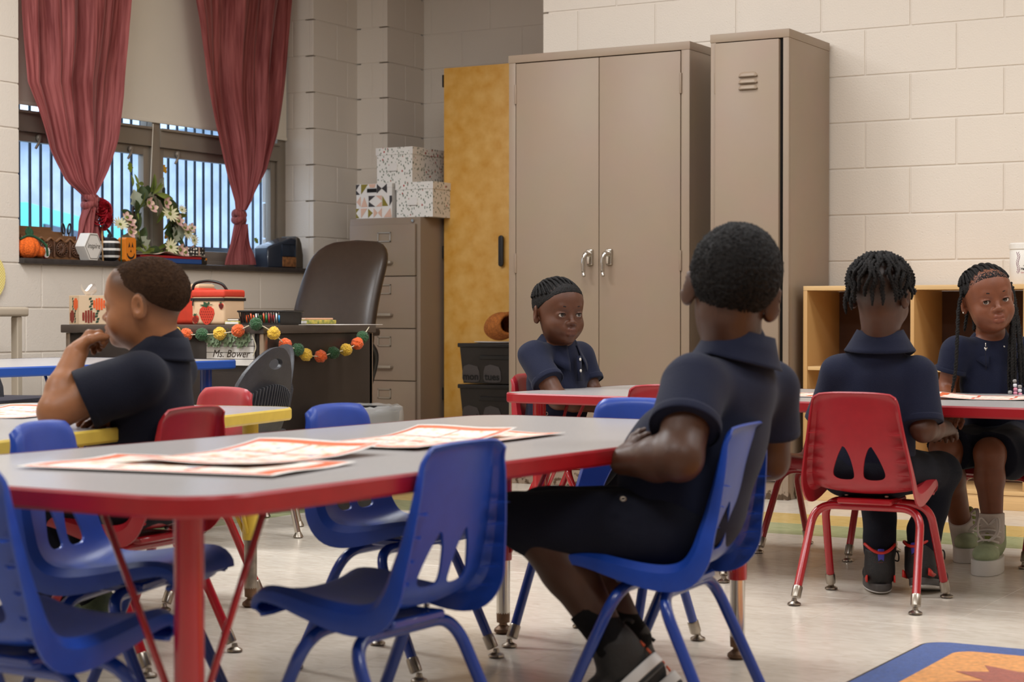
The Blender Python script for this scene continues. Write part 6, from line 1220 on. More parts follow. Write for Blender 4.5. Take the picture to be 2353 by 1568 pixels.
def collar(c, R, r, h, drop, root, m, gap=0.35, ry=1.0, spread=0.035, point=0.015, parent=None, back_drop=None):
    "folded polo collar: c = neck base centre, R frame (right, forward, up); open at the front by angle gap"
    n = 48; rows = [[] for _ in range(7)]
    for k in range(n+1):
        a = math.pi/2+gap+(2*math.pi-2*gap)*k/n; e = np.array([math.cos(a), math.sin(a)*ry]); front = max(0.0, math.sin(a)); d = drop*(1+0.15*front); pt = point*max(0, 1-min(k, n-k)/6.0)
        for i, (rr, z) in enumerate(((r, 0.0), (r*0.985, h*0.55), (r*1.0, h), (r*1.05, h*1.03), (r*1.12+spread*0.35, h*0.45-d*0.25), (r*1.16+spread*0.8, -d*0.62), (r*1.18+spread, -d-pt))):
            z2 = z-(0.028*front if i < 4 else 0.034*front); rows[i].append(tuple(c+R[:, 0]*e[0]*rr+R[:, 1]*e[1]*rr+R[:, 2]*z2))
    bm = B(); grid(bm, rows); me = bpy.data.meshes.new('collar'); bm.to_mesh(me); bm.free(); me.shade_smooth(); o = place('collar', me, m, root, parent); solid(o, 0.003); return o
def rope(bm, pts, r, turns, strands=2, seg=6):
    "twisted strand of hair along a path"
    P = smooth_path(pts, 6) if len(pts) < 12 else [Vector(q) for q in pts]; n = len(P); L_ = sum((P[i+1]-P[i]).length for i in range(n-1)); m = max(8, int(L_/(r*1.1))); Q = []; 
    cum = [0.0]
    for i in range(n-1): cum.append(cum[-1]+(P[i+1]-P[i]).length)
    j = 0
    for i in range(m+1):
        d = L_*i/m
        while j < n-2 and cum[j+1] < d: j += 1
        f = (d-cum[j])/max(1e-9, cum[j+1]-cum[j]); Q.append(P[j].lerp(P[j+1], min(1, f)))
    fr = []; prev = None
    for i in range(m+1):
        d = (Q[min(m, i+1)]-Q[max(0, i-1)]).normalized()
        x = frame_of(d)[0] if prev is None else (prev-d*prev.dot(d)).normalized(); prev = x; fr.append((x, d.cross(x)))
    for s_ in range(strands):
        pts2 = []; rs = []
        for i in range(m+1):
            a = 2*math.pi*(turns*L_*i/m+s_/strands); x, y = fr[i]; tp = 1.0 if i < m*0.9 else max(0.45, 1-(i-m*0.9)/(m*0.1)*0.5); pts2.append(Q[i]+(x*math.cos(a)+y*math.sin(a))*r*0.5*tp); rs.append(r*0.60*tp)
        tube(bm, pts2, rs, seg)
    return bm
def head_pt(W_, th, ph, off=0.0):
    "point on the cranium: th polar angle from crown, ph azimuth (0 = face, + = right)"
    r = np.array((0.0725+off, 0.088+off, 0.0725+off)); return W_(0+r[0]*math.sin(th)*math.sin(ph), -0.012+r[1]*math.sin(th)*math.cos(ph), 0.030+r[2]*math.cos(th))
def mesh_obj(bm, name, m, root, parent=None):
    me = bpy.data.meshes.new(name); bm.to_mesh(me); bm.free(); me.shade_smooth(); return place(name, me, m, root, parent)
def person(label, loc): return thing('person', label, 'person', tuple(loc), 0)
def shoe_sdf(S, heel, toe, up, s=1.0, w_=0.034):
    f = unit(toe-heel); u = unit(up-f*(up@f)); x = np.cross(f, u); R = np.stack([x, f, u], 1); L_ = np.linalg.norm(toe-heel)
    S.ell(heel+f*L_*0.22+u*0.035*s, (w_*0.92, L_*0.27, 0.042*s), R, 0.02); S.ell(heel+f*L_*0.68+u*0.024*s, (w_*1.08, L_*0.33, 0.030*s), R, 0.02); S.cap(heel+f*L_*0.20+u*0.05*s, heel+f*L_*0.20+u*0.085*s, w_*0.88, w_*0.85, 0.02)
    return R
def sole(name, heel, toe, up, th, w_, m, root, z0=0.0, parent=None):
    f = unit(toe-heel); u = unit(up-f*(up@f)); x = np.cross(f, u); L_ = np.linalg.norm(toe-heel); pts = []
    for k in range(32):
        a = 2*math.pi*k/32; yy = math.sin(a); ww = w_*(1.0+0.14*yy)*math.copysign(abs(math.cos(a))**0.8, math.cos(a)); pts.append(heel+f*(L_*(0.47+0.53*math.copysign(abs(yy)**0.9, yy)))+x*ww+u*z0)
    return mesh_obj(prism(B(), [tuple(q) for q in pts], tuple(u*th), 0.003, 2), name, m, root, parent)

def sleeve(T, sh, el, fr, r0, r1, root, m, k=0.03, band=0.018):
    "short sleeve with a rib band: fr = fraction of the upper arm covered"
    d = unit(el-sh); cu = sh+(el-sh)*fr; T.cap(sh, sh+(el-sh)*min(1.0, fr+0.12), r0, r1, k, 'u', limb_cut(cu, d)); f2 = fr/min(1.0, fr+0.12)
    return lambda: ring_band('sleeve_cuff', cu-d*band*0.42, d, r0+(r1-r0)*f2-0.0008, band, 0.0018, m, root)
# camera-independent directions used to pose the children (horizontal right / away as seen in the photograph, and up)
HR = np.array((_cy, _sy, 0.0)); HA = np.array((-_sy, _cy, 0.0)); UP = np.array((0.0, 0.0, 1.0))
skin_mat('skin_warm', '97623F', '83452F', '3A2719'); skin_mat('skin_deep', '54301E', '5E342A'); skin_mat('skin_dark', '462A1B', '4E2820'); skin_mat('skin_umber', '4E2F1F', '5A3026'); skin_mat('skin_chestnut', '74422A', '7C4034')
def finish_skin(S, root, m, h, zf, lipl=(), stub=None, hz=None):
    me = S.mesh('body', h, zf, hz or h*1.6); tint(me, list(lipl)) if lipl else None
    if stub is not None:
        v = verts_of(me); at = me.attributes.new('stubble', 'FLOAT', 'POINT'); at.data.foreach_set('value', stub(v).astype(np.float32))
    return place('body', me, m, root)
def limb_cut(c, n): return [(np.asarray(c), unit(n))]
def hair_cap(W_, C, R, s, off, root, m, hl, h=0.0026, noise=0.0012, seed=3, top=0.0, name='hair'):
    "close-cropped hair: cranium grown by off, kept above the hairline plane z > hl[0]*y + hl[1]"
    S = SDF(); a, b = hl; n_loc = unit(np.array([0, a, -1.0])); n = R@n_loc; p0 = W_(0, 0, b)
    S.ell(W_(0, -0.012, 0.030+top*0.5), np.array((0.0725+off, 0.088+off, 0.0725+off+top*0.5))*s, R, 0.01, 'u', [(p0, n)])
    S.ell(W_(0, 0.050, 0.040), np.array((0.054+off, 0.034+off, 0.045+off))*s, R, 0.02, 'u', [(p0, n)])
    me = S.mesh(name, h); v = verts_of(me); rn = np.random.RandomState(seed); d = rn.normal(0, noise, len(v))[:, None]; v2 = v+(v-C)/np.linalg.norm(v-C, axis=1)[:, None]*d; me.vertices.foreach_set('co', v2.astype(np.float32).ravel()); return place(name, me, m, root)

# ------------------------------------------------------------------ boy in shorts, seen from behind
def boy_in_shorts():
    root = person('boy in navy polo and shorts seen from behind, arms folded, on a blue chair', loc=jp(1590, 1205, 3.48)*np.array((1, 1, 0)))
    pel, nk = jp(1558, 1190, 3.51), jp(1688, 812, 3.55); shL, shR = jp(1590, 888, 3.42), jp(1772, 895, 3.66); s = 1.10
    elL, wrL = jp(1562, 1052, 3.31), jp(1432, 1060, 3.42); elR, wrR = jp(1768, 1058, 3.70), jp(1620, 1090, 3.80)
    hipL, knL, anL = jp(1515, 1218, 3.45), jp(1222, 1205, 3.50), jp(1408, 1478, 3.45); hipR, knR, anR = jp(1580, 1208, 3.59), jp(1275, 1192, 3.66), jp(1452, 1470, 3.60)
    C = jp(1683, 668, 3.53); Rh = frame(HA*0.98+HR*0.12+UP*0.05, UP*0.97+HR*0.20); hs = 1.06
    S = SDF(); W_ = head_sdf(S, C, Rh, hs, face=False, ears=False)
    for sx in (-1, 1):
        T = Rh@np.array(Matrix.Rotation(-sx*0.75, 3, 'Z') @ Matrix.Rotation(-0.1, 3, 'X')); S.ell(W_(sx*0.079, -0.012, -0.010), np.array((0.0075, 0.021, 0.031))*hs, T, 0.006); S.ell(W_(sx*0.076, -0.006, -0.032), np.array((0.007, 0.010, 0.011))*hs, T, 0.006); S.ell(W_(sx*0.087, -0.002, -0.004), np.array((0.006, 0.012, 0.019))*hs, T, 0.004, 's')
    S.cap(C-Rh[:, 2]*0.045*hs-Rh[:, 1]*0.022, nk-UP*0.01, 0.050*hs, 0.054*hs, 0.03)
    torso(S, pel, nk, shL, shR, s*0.95, 0.0, 1.2); arm(S, shL, elL, wrL, 1.14, thick=1.22); arm(S, shR, elR, wrR, 1.14, thick=1.15)
    hand(S, wrL, jp(1455, 1000, 3.50)-wrL, HR*0.8+HA*0.6, 1.05, 0.35, -1); hand(S, wrR, jp(1560, 1080, 3.82)-wrR, -UP, 1.05, 0.3, 1)
    for hp, kn, an in ((hipL, knL, anL), (hipR, knR, anR)):
        S.cap(hp, kn, 0.066, 0.052, 0.03); md = kn*0.62+an*0.38+unit(hp-kn)*0.012; S.cap(kn, md, 0.050, 0.050, 0.02); S.cap(md, an, 0.050, 0.032, 0.02)
    finish_skin(S, root, 'skin_dark', 0.0032, (0.62, 0.95), hz=0.0045)
    hair_cap(W_, C, Rh, hs, 0.010, root, 'hair_black', (0.62, -0.010), 0.003, 0.0016, 3, 0.012)
    # polo
    T = SDF(); R = torso(T, pel, nk, shL, shR, s, 0.010, 1.2)
    bL = sleeve(T, shL, elL, 0.60, 0.058, 0.068, root, 'navy_pique'); bR = sleeve(T, shR, elR, 0.62, 0.054, 0.060, root, 'navy_pique')
    T.ell(pel*0.62+(shL+shR)*0.19-HR*0.045+HA*0.02, (0.105, 0.095, 0.10), None, 0.05)
    T.cap(nk-UP*0.02, nk+UP*0.016, 0.064, 0.062, 0.03)
    place('polo_shirt', T.mesh('polo_shirt', 0.0045, disp=folds(5, 0.0022, 15, 26, (0.5, 0.3, 0.8))), 'navy_pique', root)
    bL(); bR()
    collar(nk+UP*0.004-R[:, 1]*0.004, frame(R[:, 1], UP*0.95+HR*0.22), 0.063, 0.040, 0.016, root, 'navy_pique', 0.25, 1.0, 0.020, 0.015)
    # shorts
    T = SDF(); torso(T, pel-UP*0.015, pel+UP*0.25, pel+UP*0.2-R[:, 0]*0.08, pel+UP*0.2+R[:, 0]*0.08, 0.01, 0.0, low=False); T.P = []
    Rp = frame(unit((knL+knR)/2-(hipL+hipR)/2)*np.array((1, 1, 0)), UP); T.ell(pel-UP*0.004, (0.128, 0.105, 0.080), Rp, 0.04)
    for hp, kn in ((hipL, knL), (hipR, knR)):
        d = unit(kn-hp); T.cap(hp, kn+d*0.03, 0.078, 0.063, 0.03, 'u', limb_cut(kn+d*0.02-UP*0.052, d*0.62-UP*0.8))
    place('shorts', T.mesh('shorts', 0.0045, disp=folds(8, 0.0020, 14, 24, (0.9, 0.2, 0.3))), 'navy_dark', root)
    # socks and shoes
    mat('shoe_black', '1B1918', 0.6, var=0.15, vscale=30, bump=0.3, bscale=150); mat('shoe_white', 'D3CEC8', 0.5); mat('shoe_orange', 'D9582A', 0.5)
    for kn, an, hx, hy, tx, ty, zz in ((knL, anL, 1496, 1520, 1352, 1655, 3.44), (knR, anR, 1540, 1560, 1400, 1680, 3.62)):
        top = an*0.70+kn*0.30; T = SDF(); T.cap(top, an, 0.041, 0.036, 0.01, 'u', limb_cut(top, kn-an)); T.cap(an, an-UP*0.02, 0.038, 0.036, 0.01); place('sock', T.mesh('sock', 0.0035), 'black_knit', root)
        hl, to = jp(hx, hy, zz), jp(tx, ty, zz+0.02); T = SDF(); Rs = shoe_sdf(T, hl, to, UP+HR*0.4, 1.0, 0.038); T.cap(an, hl+unit(to-hl)*0.05+Rs[:, 2]*0.04, 0.040, 0.038, 0.02); sh = place('shoe', T.mesh('shoe', 0.0035, disp=folds(3, 0.0010, 40, 60)), 'shoe_black', root)
        sole('midsole', hl-Rs[:, 1]*0.008, to+Rs[:, 1]*0.004, Rs[:, 2], 0.022, 0.040, 'shoe_white', root, -0.014, sh); sole('outsole', hl-Rs[:, 1]*0.006, to, Rs[:, 2], 0.007, 0.038, 'shoe_black', root, -0.021, sh)
        bm = B(); tube(bm, [tuple(hl-Rs[:, 1]*0.012+Rs[:, 2]*(0.075+0.016*math.sin(a))+Rs[:, 1]*0.012*math.cos(a)) for a in [math.pi*k/8 for k in range(9)]], 0.004, 6); mesh_obj(bm, 'heel_tab', 'shoe_black', root, sh)
        for k in range(2): mesh_obj(prism(B(), [tuple(hl-Rs[:, 1]*0.0085+Rs[:, 0]*a+Rs[:, 2]*b) for a, b in ((-0.005, 0.010+0.018*k), (0.006, 0.012+0.018*k), (0.004, 0.024+0.018*k), (-0.004, 0.022+0.018*k))], tuple(-Rs[:, 1]*0.003)), 'heel_mark', 'shoe_orange', root, sh)
    bm = B(); tube(bm, [tuple(jp(1432+3*math.cos(a)*2, 1147+4*math.sin(a), 3.365)) for a in [2*math.pi*k/14 for k in range(14)]], 0.0015, 6, closed=True); mesh_obj(bm, 'zip_pull', 'nickel', root)
boy_in_shorts()

# ------------------------------------------------------------------ boy with twists, seen from behind
def boy_with_twists():
    root = person('boy with short hair twists in navy polo, seen from behind on a red chair', loc=jp(1985, 1075, 4.93)*np.array((1, 1, 0)))
    pel, nk = jp(1994, 1066, 4.98), jp(2022, 788, 4.94); shL, shR = jp(1926, 858, 4.96), jp(2112, 864, 4.92)
    elL, wrL = jp(1892, 985, 5.02), jp(1950, 965, 5.20); elR, wrR = jp(2122, 988, 4.88), jp(2172, 985, 5.06)
    hipL, knL, anL = jp(1940, 1085, 4.98), jp(2015, 1082, 5.22), jp(2022, 1262, 5.14); hipR, knR, anR = jp(2052, 1085, 4.95), jp(2158, 1085, 5.16), jp(2122, 1245, 5.13)
    C = jp(2024, 680, 4.90); Rh = frame(HA*0.86+HR*0.50-UP*0.06, UP+HR*0.02); hs = 0.98
    S = SDF(); W_ = head_sdf(S, C, Rh, hs, True); S.cap(C-Rh[:, 2]*0.045*hs-Rh[:, 1]*0.020, nk-UP*0.01, 0.042*hs, 0.046*hs, 0.03)
    torso(S, pel, nk, shL, shR, 0.98, 0.0, 1.0); arm(S, shL, elL, wrL, 1.0); arm(S, shR, elR, wrR, 1.02, thick=1.05); hand(S, wrR, HA*0.8+HR*0.3-UP*0.2, -UP, 0.95, 0.3, 1); hand(S, wrL, HA*0.8+HR*0.4, -UP, 0.95, 0.3, -1)
    def stub(v):
        q = (v-C)@Rh/hs; return np.clip((q[:, 2]+0.052-0.35*np.clip(q[:, 1]+0.05, 0, 1))/0.05, 0, 1)*np.clip((0.045-q[:, 1])/0.02, 0, 1)*(np.linalg.norm(q, axis=1) < 0.13)*(np.abs(q[:, 0]) < 0.076)*0.72
    finish_skin(S, root, 'skin_umber', 0.0030, (0.66, 0.95), lips(W_, hs), stub, 0.0045)
    face_bits(root, W_, Rh, hs)
    rn = random.Random(21); bm = B()
    for ring, (n, t0, t1, r) in enumerate(((9, 0.10, 0.95, 0.0078), (18, 0.40, 1.42, 0.0080), (28, 0.76, 1.74, 0.0076))):
        for k in range(n):
            ph = 2*math.pi*(k+0.5*(ring % 2))/n+rn.uniform(-0.08, 0.08); fr = math.cos(ph); e = t1+rn.uniform(-0.12, 0.12)-(0.55 if fr > 0.55 else 0.0); pts = []
            for i in range(7):
                th = t0+(e-t0)*i/6; pts.append(Vector(head_pt(W_, th, ph+0.10*math.sin(i+k), 0.010+0.003*rn.random()+0.004*math.sin(math.pi*i/6))))
            if ring == 2:
                L_ = rn.uniform(0.015, 0.045)*(1.7 if (math.sin(ph) < -0.3) else 1.0)*(0.35 if fr > 0.4 else 1); dn = pts[-1]+Vector((0, 0, -L_))+Vector(tuple(Rh[:, 0]*math.sin(ph)*0.006)); pts.append((pts[-1]+dn)*0.5+Vector(tuple(Rh[:, 0]*math.sin(ph)*0.006))); pts.append(dn)
            b = B(); rope(b, pts, r, 62, 2, 6); mesh_obj(b, 'hair_twist', 'hair_black', root)
    T = SDF(); R = torso(T, pel, nk, shL, shR, 1.02, 0.009, 1.0); bL = sleeve(T, shL, elL, 0.86, 0.047, 0.056, root, 'navy_pique'); bR = sleeve(T, shR, elR, 0.87, 0.047, 0.055, root, 'navy_pique'); T.cap(nk-UP*0.03, nk+UP*0.01, 0.058, 0.052, 0.03)
    place('polo_shirt', T.mesh('polo_shirt', 0.0042, disp=folds(11, 0.0024, 20, 33, (0.95, 0.3, 0.15))), 'navy_pique', root)
    bL(); bR()
    collar(nk+UP*0.002, frame(R[:, 1], UP), 0.058, 0.032, 0.022, root, 'navy_pique', 0.3, 0.95, 0.026, 0.012)
    T = SDF(); Rp = frame((knL+knR)/2-(hipL+hipR)/2, UP); T.ell(pel-UP*0.012, (0.122, 0.105, 0.078), Rp, 0.04)
    for hp, kn, an in ((hipL, knL, anL), (hipR, knR, anR)):
        T.cap(hp, kn, 0.068, 0.055, 0.03); T.cap(kn, an, 0.053, 0.044, 0.03, 'u'); T.cap(an+UP*0.03, an-UP*0.012, 0.040, 0.034, 0.02)
    place('trousers', T.mesh('trousers', 0.0045, disp=folds(15, 0.0028, 18, 30, (0.3, 0.3, 0.9))), 'navy_trouser', root)
    mat('shoe_black2', '171515', 0.65, var=0.15, vscale=40, bump=0.3, bscale=200); mat('shoe_red', 'C2281F', 0.45); mat('shoe_purple', '3F3AA0', 0.5); mat('shoe_grey', '4A4644', 0.6)
    for (hx, hy, hz, fd, up_), an in (((2024, 1352, 5.09, HA*0.98+HR*0.10, UP), anL), ((2106, 1338, 5.07, HA*0.80+HR*0.55-UP*0.20, UP+HA*0.18-HR*0.05), anR)):
        hl = jp(hx, hy, hz); fd = unit(fd); to = hl+fd*0.185; T = SDF(); Rs = shoe_sdf(T, hl, to, up_, 1.05, 0.037); T.cap(hl+Rs[:, 1]*0.032+Rs[:, 2]*0.04, hl+Rs[:, 1]*0.036+Rs[:, 2]*0.112, 0.0385, 0.040, 0.02, 'u', limb_cut(hl+Rs[:, 2]*0.100-Rs[:, 1]*0.0, Rs[:, 2]*0.95-Rs[:, 1]*0.10)); sh = place('shoe', T.mesh('shoe', 0.0034), 'shoe_black2', root)
        sole('midsole', hl-Rs[:, 1]*0.004, to+Rs[:, 1]*0.004, Rs[:, 2], 0.020, 0.039, 'shoe_grey', root, -0.008, sh); sole('outsole', hl, to, Rs[:, 2], 0.006, 0.038, 'shoe_white', root, -0.013, sh)
        bm = B(); ctr = hl+Rs[:, 1]*0.034+Rs[:, 2]*0.100; tube(bm, [tuple(ctr+Rs[:, 0]*0.041*math.cos(a)+Rs[:, 1]*0.041*math.sin(a)+Rs[:, 2]*(0.012*math.cos(2*a)+0.006-0.004*math.sin(a))) for a in [2*math.pi*k/28 for k in range(28)]], 0.0042, 8, closed=True); mesh_obj(bm, 'collar_trim', 'shoe_red', root, sh)
        mesh_obj(box(B(), (-0.009, -0.002, -0.019), (0.009, 0.004, 0.017), 0.002), 'tmp', None, root); q = [o for o in root.children if o.name.startswith('tmp')][-1]; q.name = 'heel_loop'; q.parent = sh; setm(q.data, 'shoe_purple')
        p0 = hl-Rs[:, 1]*0.005+Rs[:, 2]*0.092; off = np.array(root.location); q.data.transform(Matrix.Translation(Vector(off))); q.data.transform(Matrix(((Rs[0, 0], Rs[0, 1], Rs[0, 2], p0[0]-off[0]), (Rs[1, 0], Rs[1, 1], Rs[1, 2], p0[1]-off[1]), (Rs[2, 0], Rs[2, 1], Rs[2, 2], p0[2]-off[2]), (0, 0, 0, 1))))
        for side in (-1, 1): mesh_obj(prism(B(), [tuple(hl+Rs[:, 0]*side*0.036+Rs[:, 1]*a+Rs[:, 2]*b) for a, b in ((-0.004, 0.016), (0.03, 0.014), (0.05, 0.022), (0.0, 0.036))], tuple(Rs[:, 0]*side*0.004)), 'side_flash', 'shoe_red', root, sh)
        def on_heel(me_, base, dz):
            for v in me_.vertices:
                x_, y_ = v.co.x, v.co.y; rr = 0.0395; a = x_/rr; pnt = hl+Rs[:, 1]*(0.0325-rr*math.cos(a)-0.0012)+Rs[:, 0]*rr*math.sin(a)+Rs[:, 2]*(dz+y_); v.co = Vector(tuple(pnt))
            return me_
        me_ = on_heel(text_mesh('NIKE', 0.020, bold=0.0008, shear=0.15), None, 0.064); place('lettering', me_, 'shoe_red', root, sh)
        bm = B(); sw = [(-0.021, -0.004), (-0.019, -0.011), (-0.010, -0.011), (0.022, 0.005), (-0.008, -0.005), (-0.014, -0.004)]; bm.faces.new([bm.verts.new((a, b, 0)) for a, b in sw]); bmesh.ops.triangulate(bm, faces=bm.faces[:]); bmesh.ops.subdivide_edges(bm, edges=bm.edges[:], cuts=3, use_grid_fill=True); me_ = bpy.data.meshes.new('s'); bm.to_mesh(me_); bm.free(); place('tick_mark', on_heel(me_, None, 0.050), 'shoe_red', root, sh)
        bm = B(); tube(bm, smooth_path([tuple(hl+Rs[:, 1]*0.085+Rs[:, 0]*0.02+Rs[:, 2]*0.085), tuple(hl+Rs[:, 1]*0.080+Rs[:, 0]*0.052+Rs[:, 2]*0.092), tuple(hl+Rs[:, 1]*0.075+Rs[:, 0]*0.055+Rs[:, 2]*0.066), tuple(hl+Rs[:, 1]*0.085+Rs[:, 0]*0.030+Rs[:, 2]*0.076)], 6), 0.0022, 6); mesh_obj(bm, 'lace', 'shoe_black2', root, sh)
boy_with_twists()

# ------------------------------------------------------------------ girl with long braids, facing the camera
def girl_long_braids():
    root = person('girl with cornrows and long braids in navy polo dress, looking aside', loc=jp(2292, 1010, 5.88)*np.array((1, 1, 0)))
    pel, nk = jp(2290, 1005, 5.90), jp(2279, 778, 5.86); shR, shL = jp(2196, 806, 5.82), jp(2360, 808, 5.88)
    elR, wrR = jp(2174, 895, 5.84), jp(2190, 960, 5.66); elL, wrL = jp(2376, 905, 5.90), jp(2352, 1035, 5.80)
    hipL, knL, anL = jp(2325, 1030, 5.86), jp(2274, 1042, 5.58), jp(2281, 1218, 5.58); hipR, knR, anR = jp(2250, 1028, 5.88), jp(2172, 1030, 5.62), jp(2215, 1235, 5.86)
    C = jp(2269, 688, 5.80); Rh = frame(-HA*0.995+HR*0.07-UP*0.03, UP-HR*0.15); hs = 1.03
    S = SDF(); W_ = head_sdf(S, C, Rh, hs, True, chub=1.03); S.cap(C-Rh[:, 2]*0.050*hs-Rh[:, 1]*0.018, nk-UP*0.01, 0.038, 0.042, 0.03)
    torso(S, pel, nk, shL, shR, 0.90, 0.0, 1.0); arm(S, shL, elL, wrL, 0.92); arm(S, shR, elR, wrR, 0.92)
    hand(S, wrL, jp(2346, 1075, 5.79)-wrL, HR*0.4-HA, 0.9, 0.25, -1); hand(S, wrR, jp(2175, 968, 5.58)-wrR, -UP, 0.9, 0.3, 1)
    for hp, kn, an in ((hipL, knL, anL), (hipR, knR, anR)):
        S.cap(hp, kn, 0.056, 0.046, 0.03); md = kn*0.68+an*0.32+HA*0.012; S.cap(kn, md, 0.044, 0.043, 0.02); S.cap(md, an, 0.043, 0.029, 0.02)
    finish_skin(S, root, 'skin_chestnut', 0.0022, (0.74, 0.92), lips(W_, hs, 0.75), None, 0.004)
    face_bits(root, W_, Rh, hs, gaze=(0.26, 1, 0.02), iris='2A170D')
    hair_cap(W_, C, Rh, hs, 0.0025, root, 'hair_black', (0.70, 0.014), 0.0024, 0.0005, 4, 0.0, 'hair_base')
    # cornrows from the hairline to the back of the head
    back = np.array(W_(0, -0.098, -0.005))
    for k in range(15):
        ph = -1.75+3.5*k/14; th0 = 1.08+0.06*abs(ph)**1.5 if abs(ph) < 1.2 else 1.10+0.25*(abs(ph)-0.9); pts = []
        for i in range(9):
            f = i/8; th = th0*(1-f)+f*1.15; # sweep over the crown towards the back
            a = np.array([math.sin(th0)*math.sin(ph), math.sin(th0)*math.cos(ph), math.cos(th0)]); b = np.array([0.50*math.sin(ph), -0.90, 0.10]); d = unit(a*(1-f)+b*f+np.array([0.15*math.sin(ph)*math.sin(math.pi*f), 0, 0.55*math.sin(math.pi*f)])); pts.append(Vector(W_(d[0]*0.0785, -0.012+d[1]*0.094, 0.030+d[2]*0.0785)))
        b_ = B(); rope(b_, pts, 0.0052, 85, 2, 6); mesh_obj(b_, 'cornrow', 'hair_black', root)
    # hanging braids
    br = [[(2222, 640, 5.80), (2204, 700, 5.78), (2200, 770, 5.74), (2196, 850, 5.72), (2187, 902, 5.72)], [(2226, 660, 5.86), (2222, 720, 5.90), (2216, 762, 5.90)], [(2232, 680, 5.88), (2238, 735, 5.90), (2238, 760, 5.88)],
          [(2322, 650, 5.84), (2326, 720, 5.80), (2320, 800, 5.745), (2318, 905, 5.73)], [(2324, 660, 5.85), (2330, 730, 5.79), (2331, 800, 5.735), (2333, 902, 5.72)], [(2326, 660, 5.86), (2335, 730, 5.80), (2342, 800, 5.745), (2345, 895, 5.73)], [(2322, 665, 5.87), (2326, 740, 5.77), (2326, 820, 5.725), (2326, 895, 5.715)], [(2328, 670, 5.88), (2340, 740, 5.82), (2350, 820, 5.76), (2352, 890, 5.74)]]
    for k, pts in enumerate(br):
        b_ = B(); rope(b_, [Vector(jp(*q)) for q in pts], 0.0072 if k != 1 else 0.0062, 48, 2, 7); mesh_obj(b_, 'long_braid', 'hair_black', root)
    mat('bead_pink', 'D98AA0', 0.25, coat=0.3); mat('bead_white', 'DEDCE2', 0.25, coat=0.3); mat('bead_clear', '8E8A88', 0.1, coat=0.5)
    for x, y, m in ((2331, 876, 'bead_clear'), (2332, 886, 'bead_white'), (2333, 895, 'bead_pink'), (2333, 904, 'bead_pink'), (2343, 889, 'bead_clear'), (2343, 898, 'bead_white'), (2344, 907, 'bead_pink'), (2321, 902, 'bead_clear')):
        b_ = B(); lathe(b_, [(0.003, -0.0058), (0.0060, -0.0045), (0.0068, 0), (0.0060, 0.0045), (0.003, 0.0058)], 14, tuple(jp(x, y, 5.715))); mesh_obj(b_, 'hair_bead', m, root)
    for sx in (-1, 1):
        b_ = B(); sphere(b_, tuple(W_(sx*0.079, -0.003, -0.030)), 0.0034, 2); mesh_obj(b_, 'earring', 'chrome', root)
    # polo dress
    T = SDF(); R = torso(T, pel, nk, shL, shR, 0.93, 0.008, 1.0); bL = sleeve(T, shL, elL, 0.55, 0.045, 0.051, root, 'navy_pique', 0.025, 0.014); bR = sleeve(T, shR, elR, 0.55, 0.045, 0.051, root, 'navy_pique', 0.025, 0.014); T.cap(nk-UP*0.03, nk-UP*0.004, 0.052, 0.048, 0.02)
    place('dress_bodice', T.mesh('dress_bodice', 0.004, disp=folds(31, 0.0018, 22, 36, (0.1, 0.2, 1.0))), 'navy_pique', root)
    bL(); bR()
    collar(nk-UP*0.012, frame(R[:, 1], UP), 0.054, 0.026, 0.024, root, 'navy_pique', 0.55, 1.0, 0.036, 0.016)
    T = SDF(); Rp = frame(-HA+HR*(-0.25), UP); T.ell(pel-UP*0.01, (0.118, 0.10, 0.080), Rp, 0.04)
    for hp, kn in ((hipL, knL), (hipR, knR)): d = unit(kn-hp); T.cap(hp, kn, 0.068, 0.068, 0.05, 'u', limb_cut(kn-d*0.03, d*0.85-UP*0.35))
    T.cap(hipL, hipL+unit(knL-hipL)*0.24+HR*0.06-UP*0.01, 0.07, 0.07, 0.05, 'u', limb_cut(knL-unit(knL-hipL)*0.03, unit(knL-hipL)*0.9-UP*0.3))
    place('skirt', T.mesh('skirt', 0.0042, disp=folds(35, 0.0035, 26, 40, (1.0, 0.2, 0.0))), 'navy_dark', root)
    # zip with heart pull and centre seam
    zt, zb = jp(2263, 795, 5.74), jp(2266, 850, 5.735)
    b_ = B(); tube(b_, [tuple(zt), tuple((zt+zb)/2-HA*0.004), tuple(zb)], 0.0012, 6); mesh_obj(b_, 'zip', 'navy_dark', root)
    z = zt-HA*0.010; b_ = prism(B(), [tuple(z+HR*a+UP*b) for a, b in ((0, -0.016), (0.0055, -0.008), (0.004, -0.003), (0, -0.006), (-0.004, -0.003), (-0.0055, -0.008))], tuple(-HA*0.003)); box(b_, tuple(z+HR*-0.0022+UP*-0.002-HA*0.002), tuple(z+HR*0.0022+UP*0.010+HA*0.001)); mesh_obj(b_, 'zip_pull', 'chrome', root)
    for dx in (-0.024, 0.022): b_ = B(); sphere(b_, tuple(nk-HA*0.062-UP*0.026+HR*dx), 0.0042, 2); mesh_obj(b_, 'button', 'button_white', root)
    # sock and sneaker
    mat('sock_white', 'C9BEB6', 0.9, var=0.06, vscale=40, bump=0.4, bscale=300); mat('sneaker_green', '9DA884', 0.7, var=0.12, vscale=30, bump=0.2, bscale=200); mat('sneaker_glitter', '8A9440', 0.5, var=0.5, vscale=260); mat('lace_white', 'DAD2CC', 0.8)
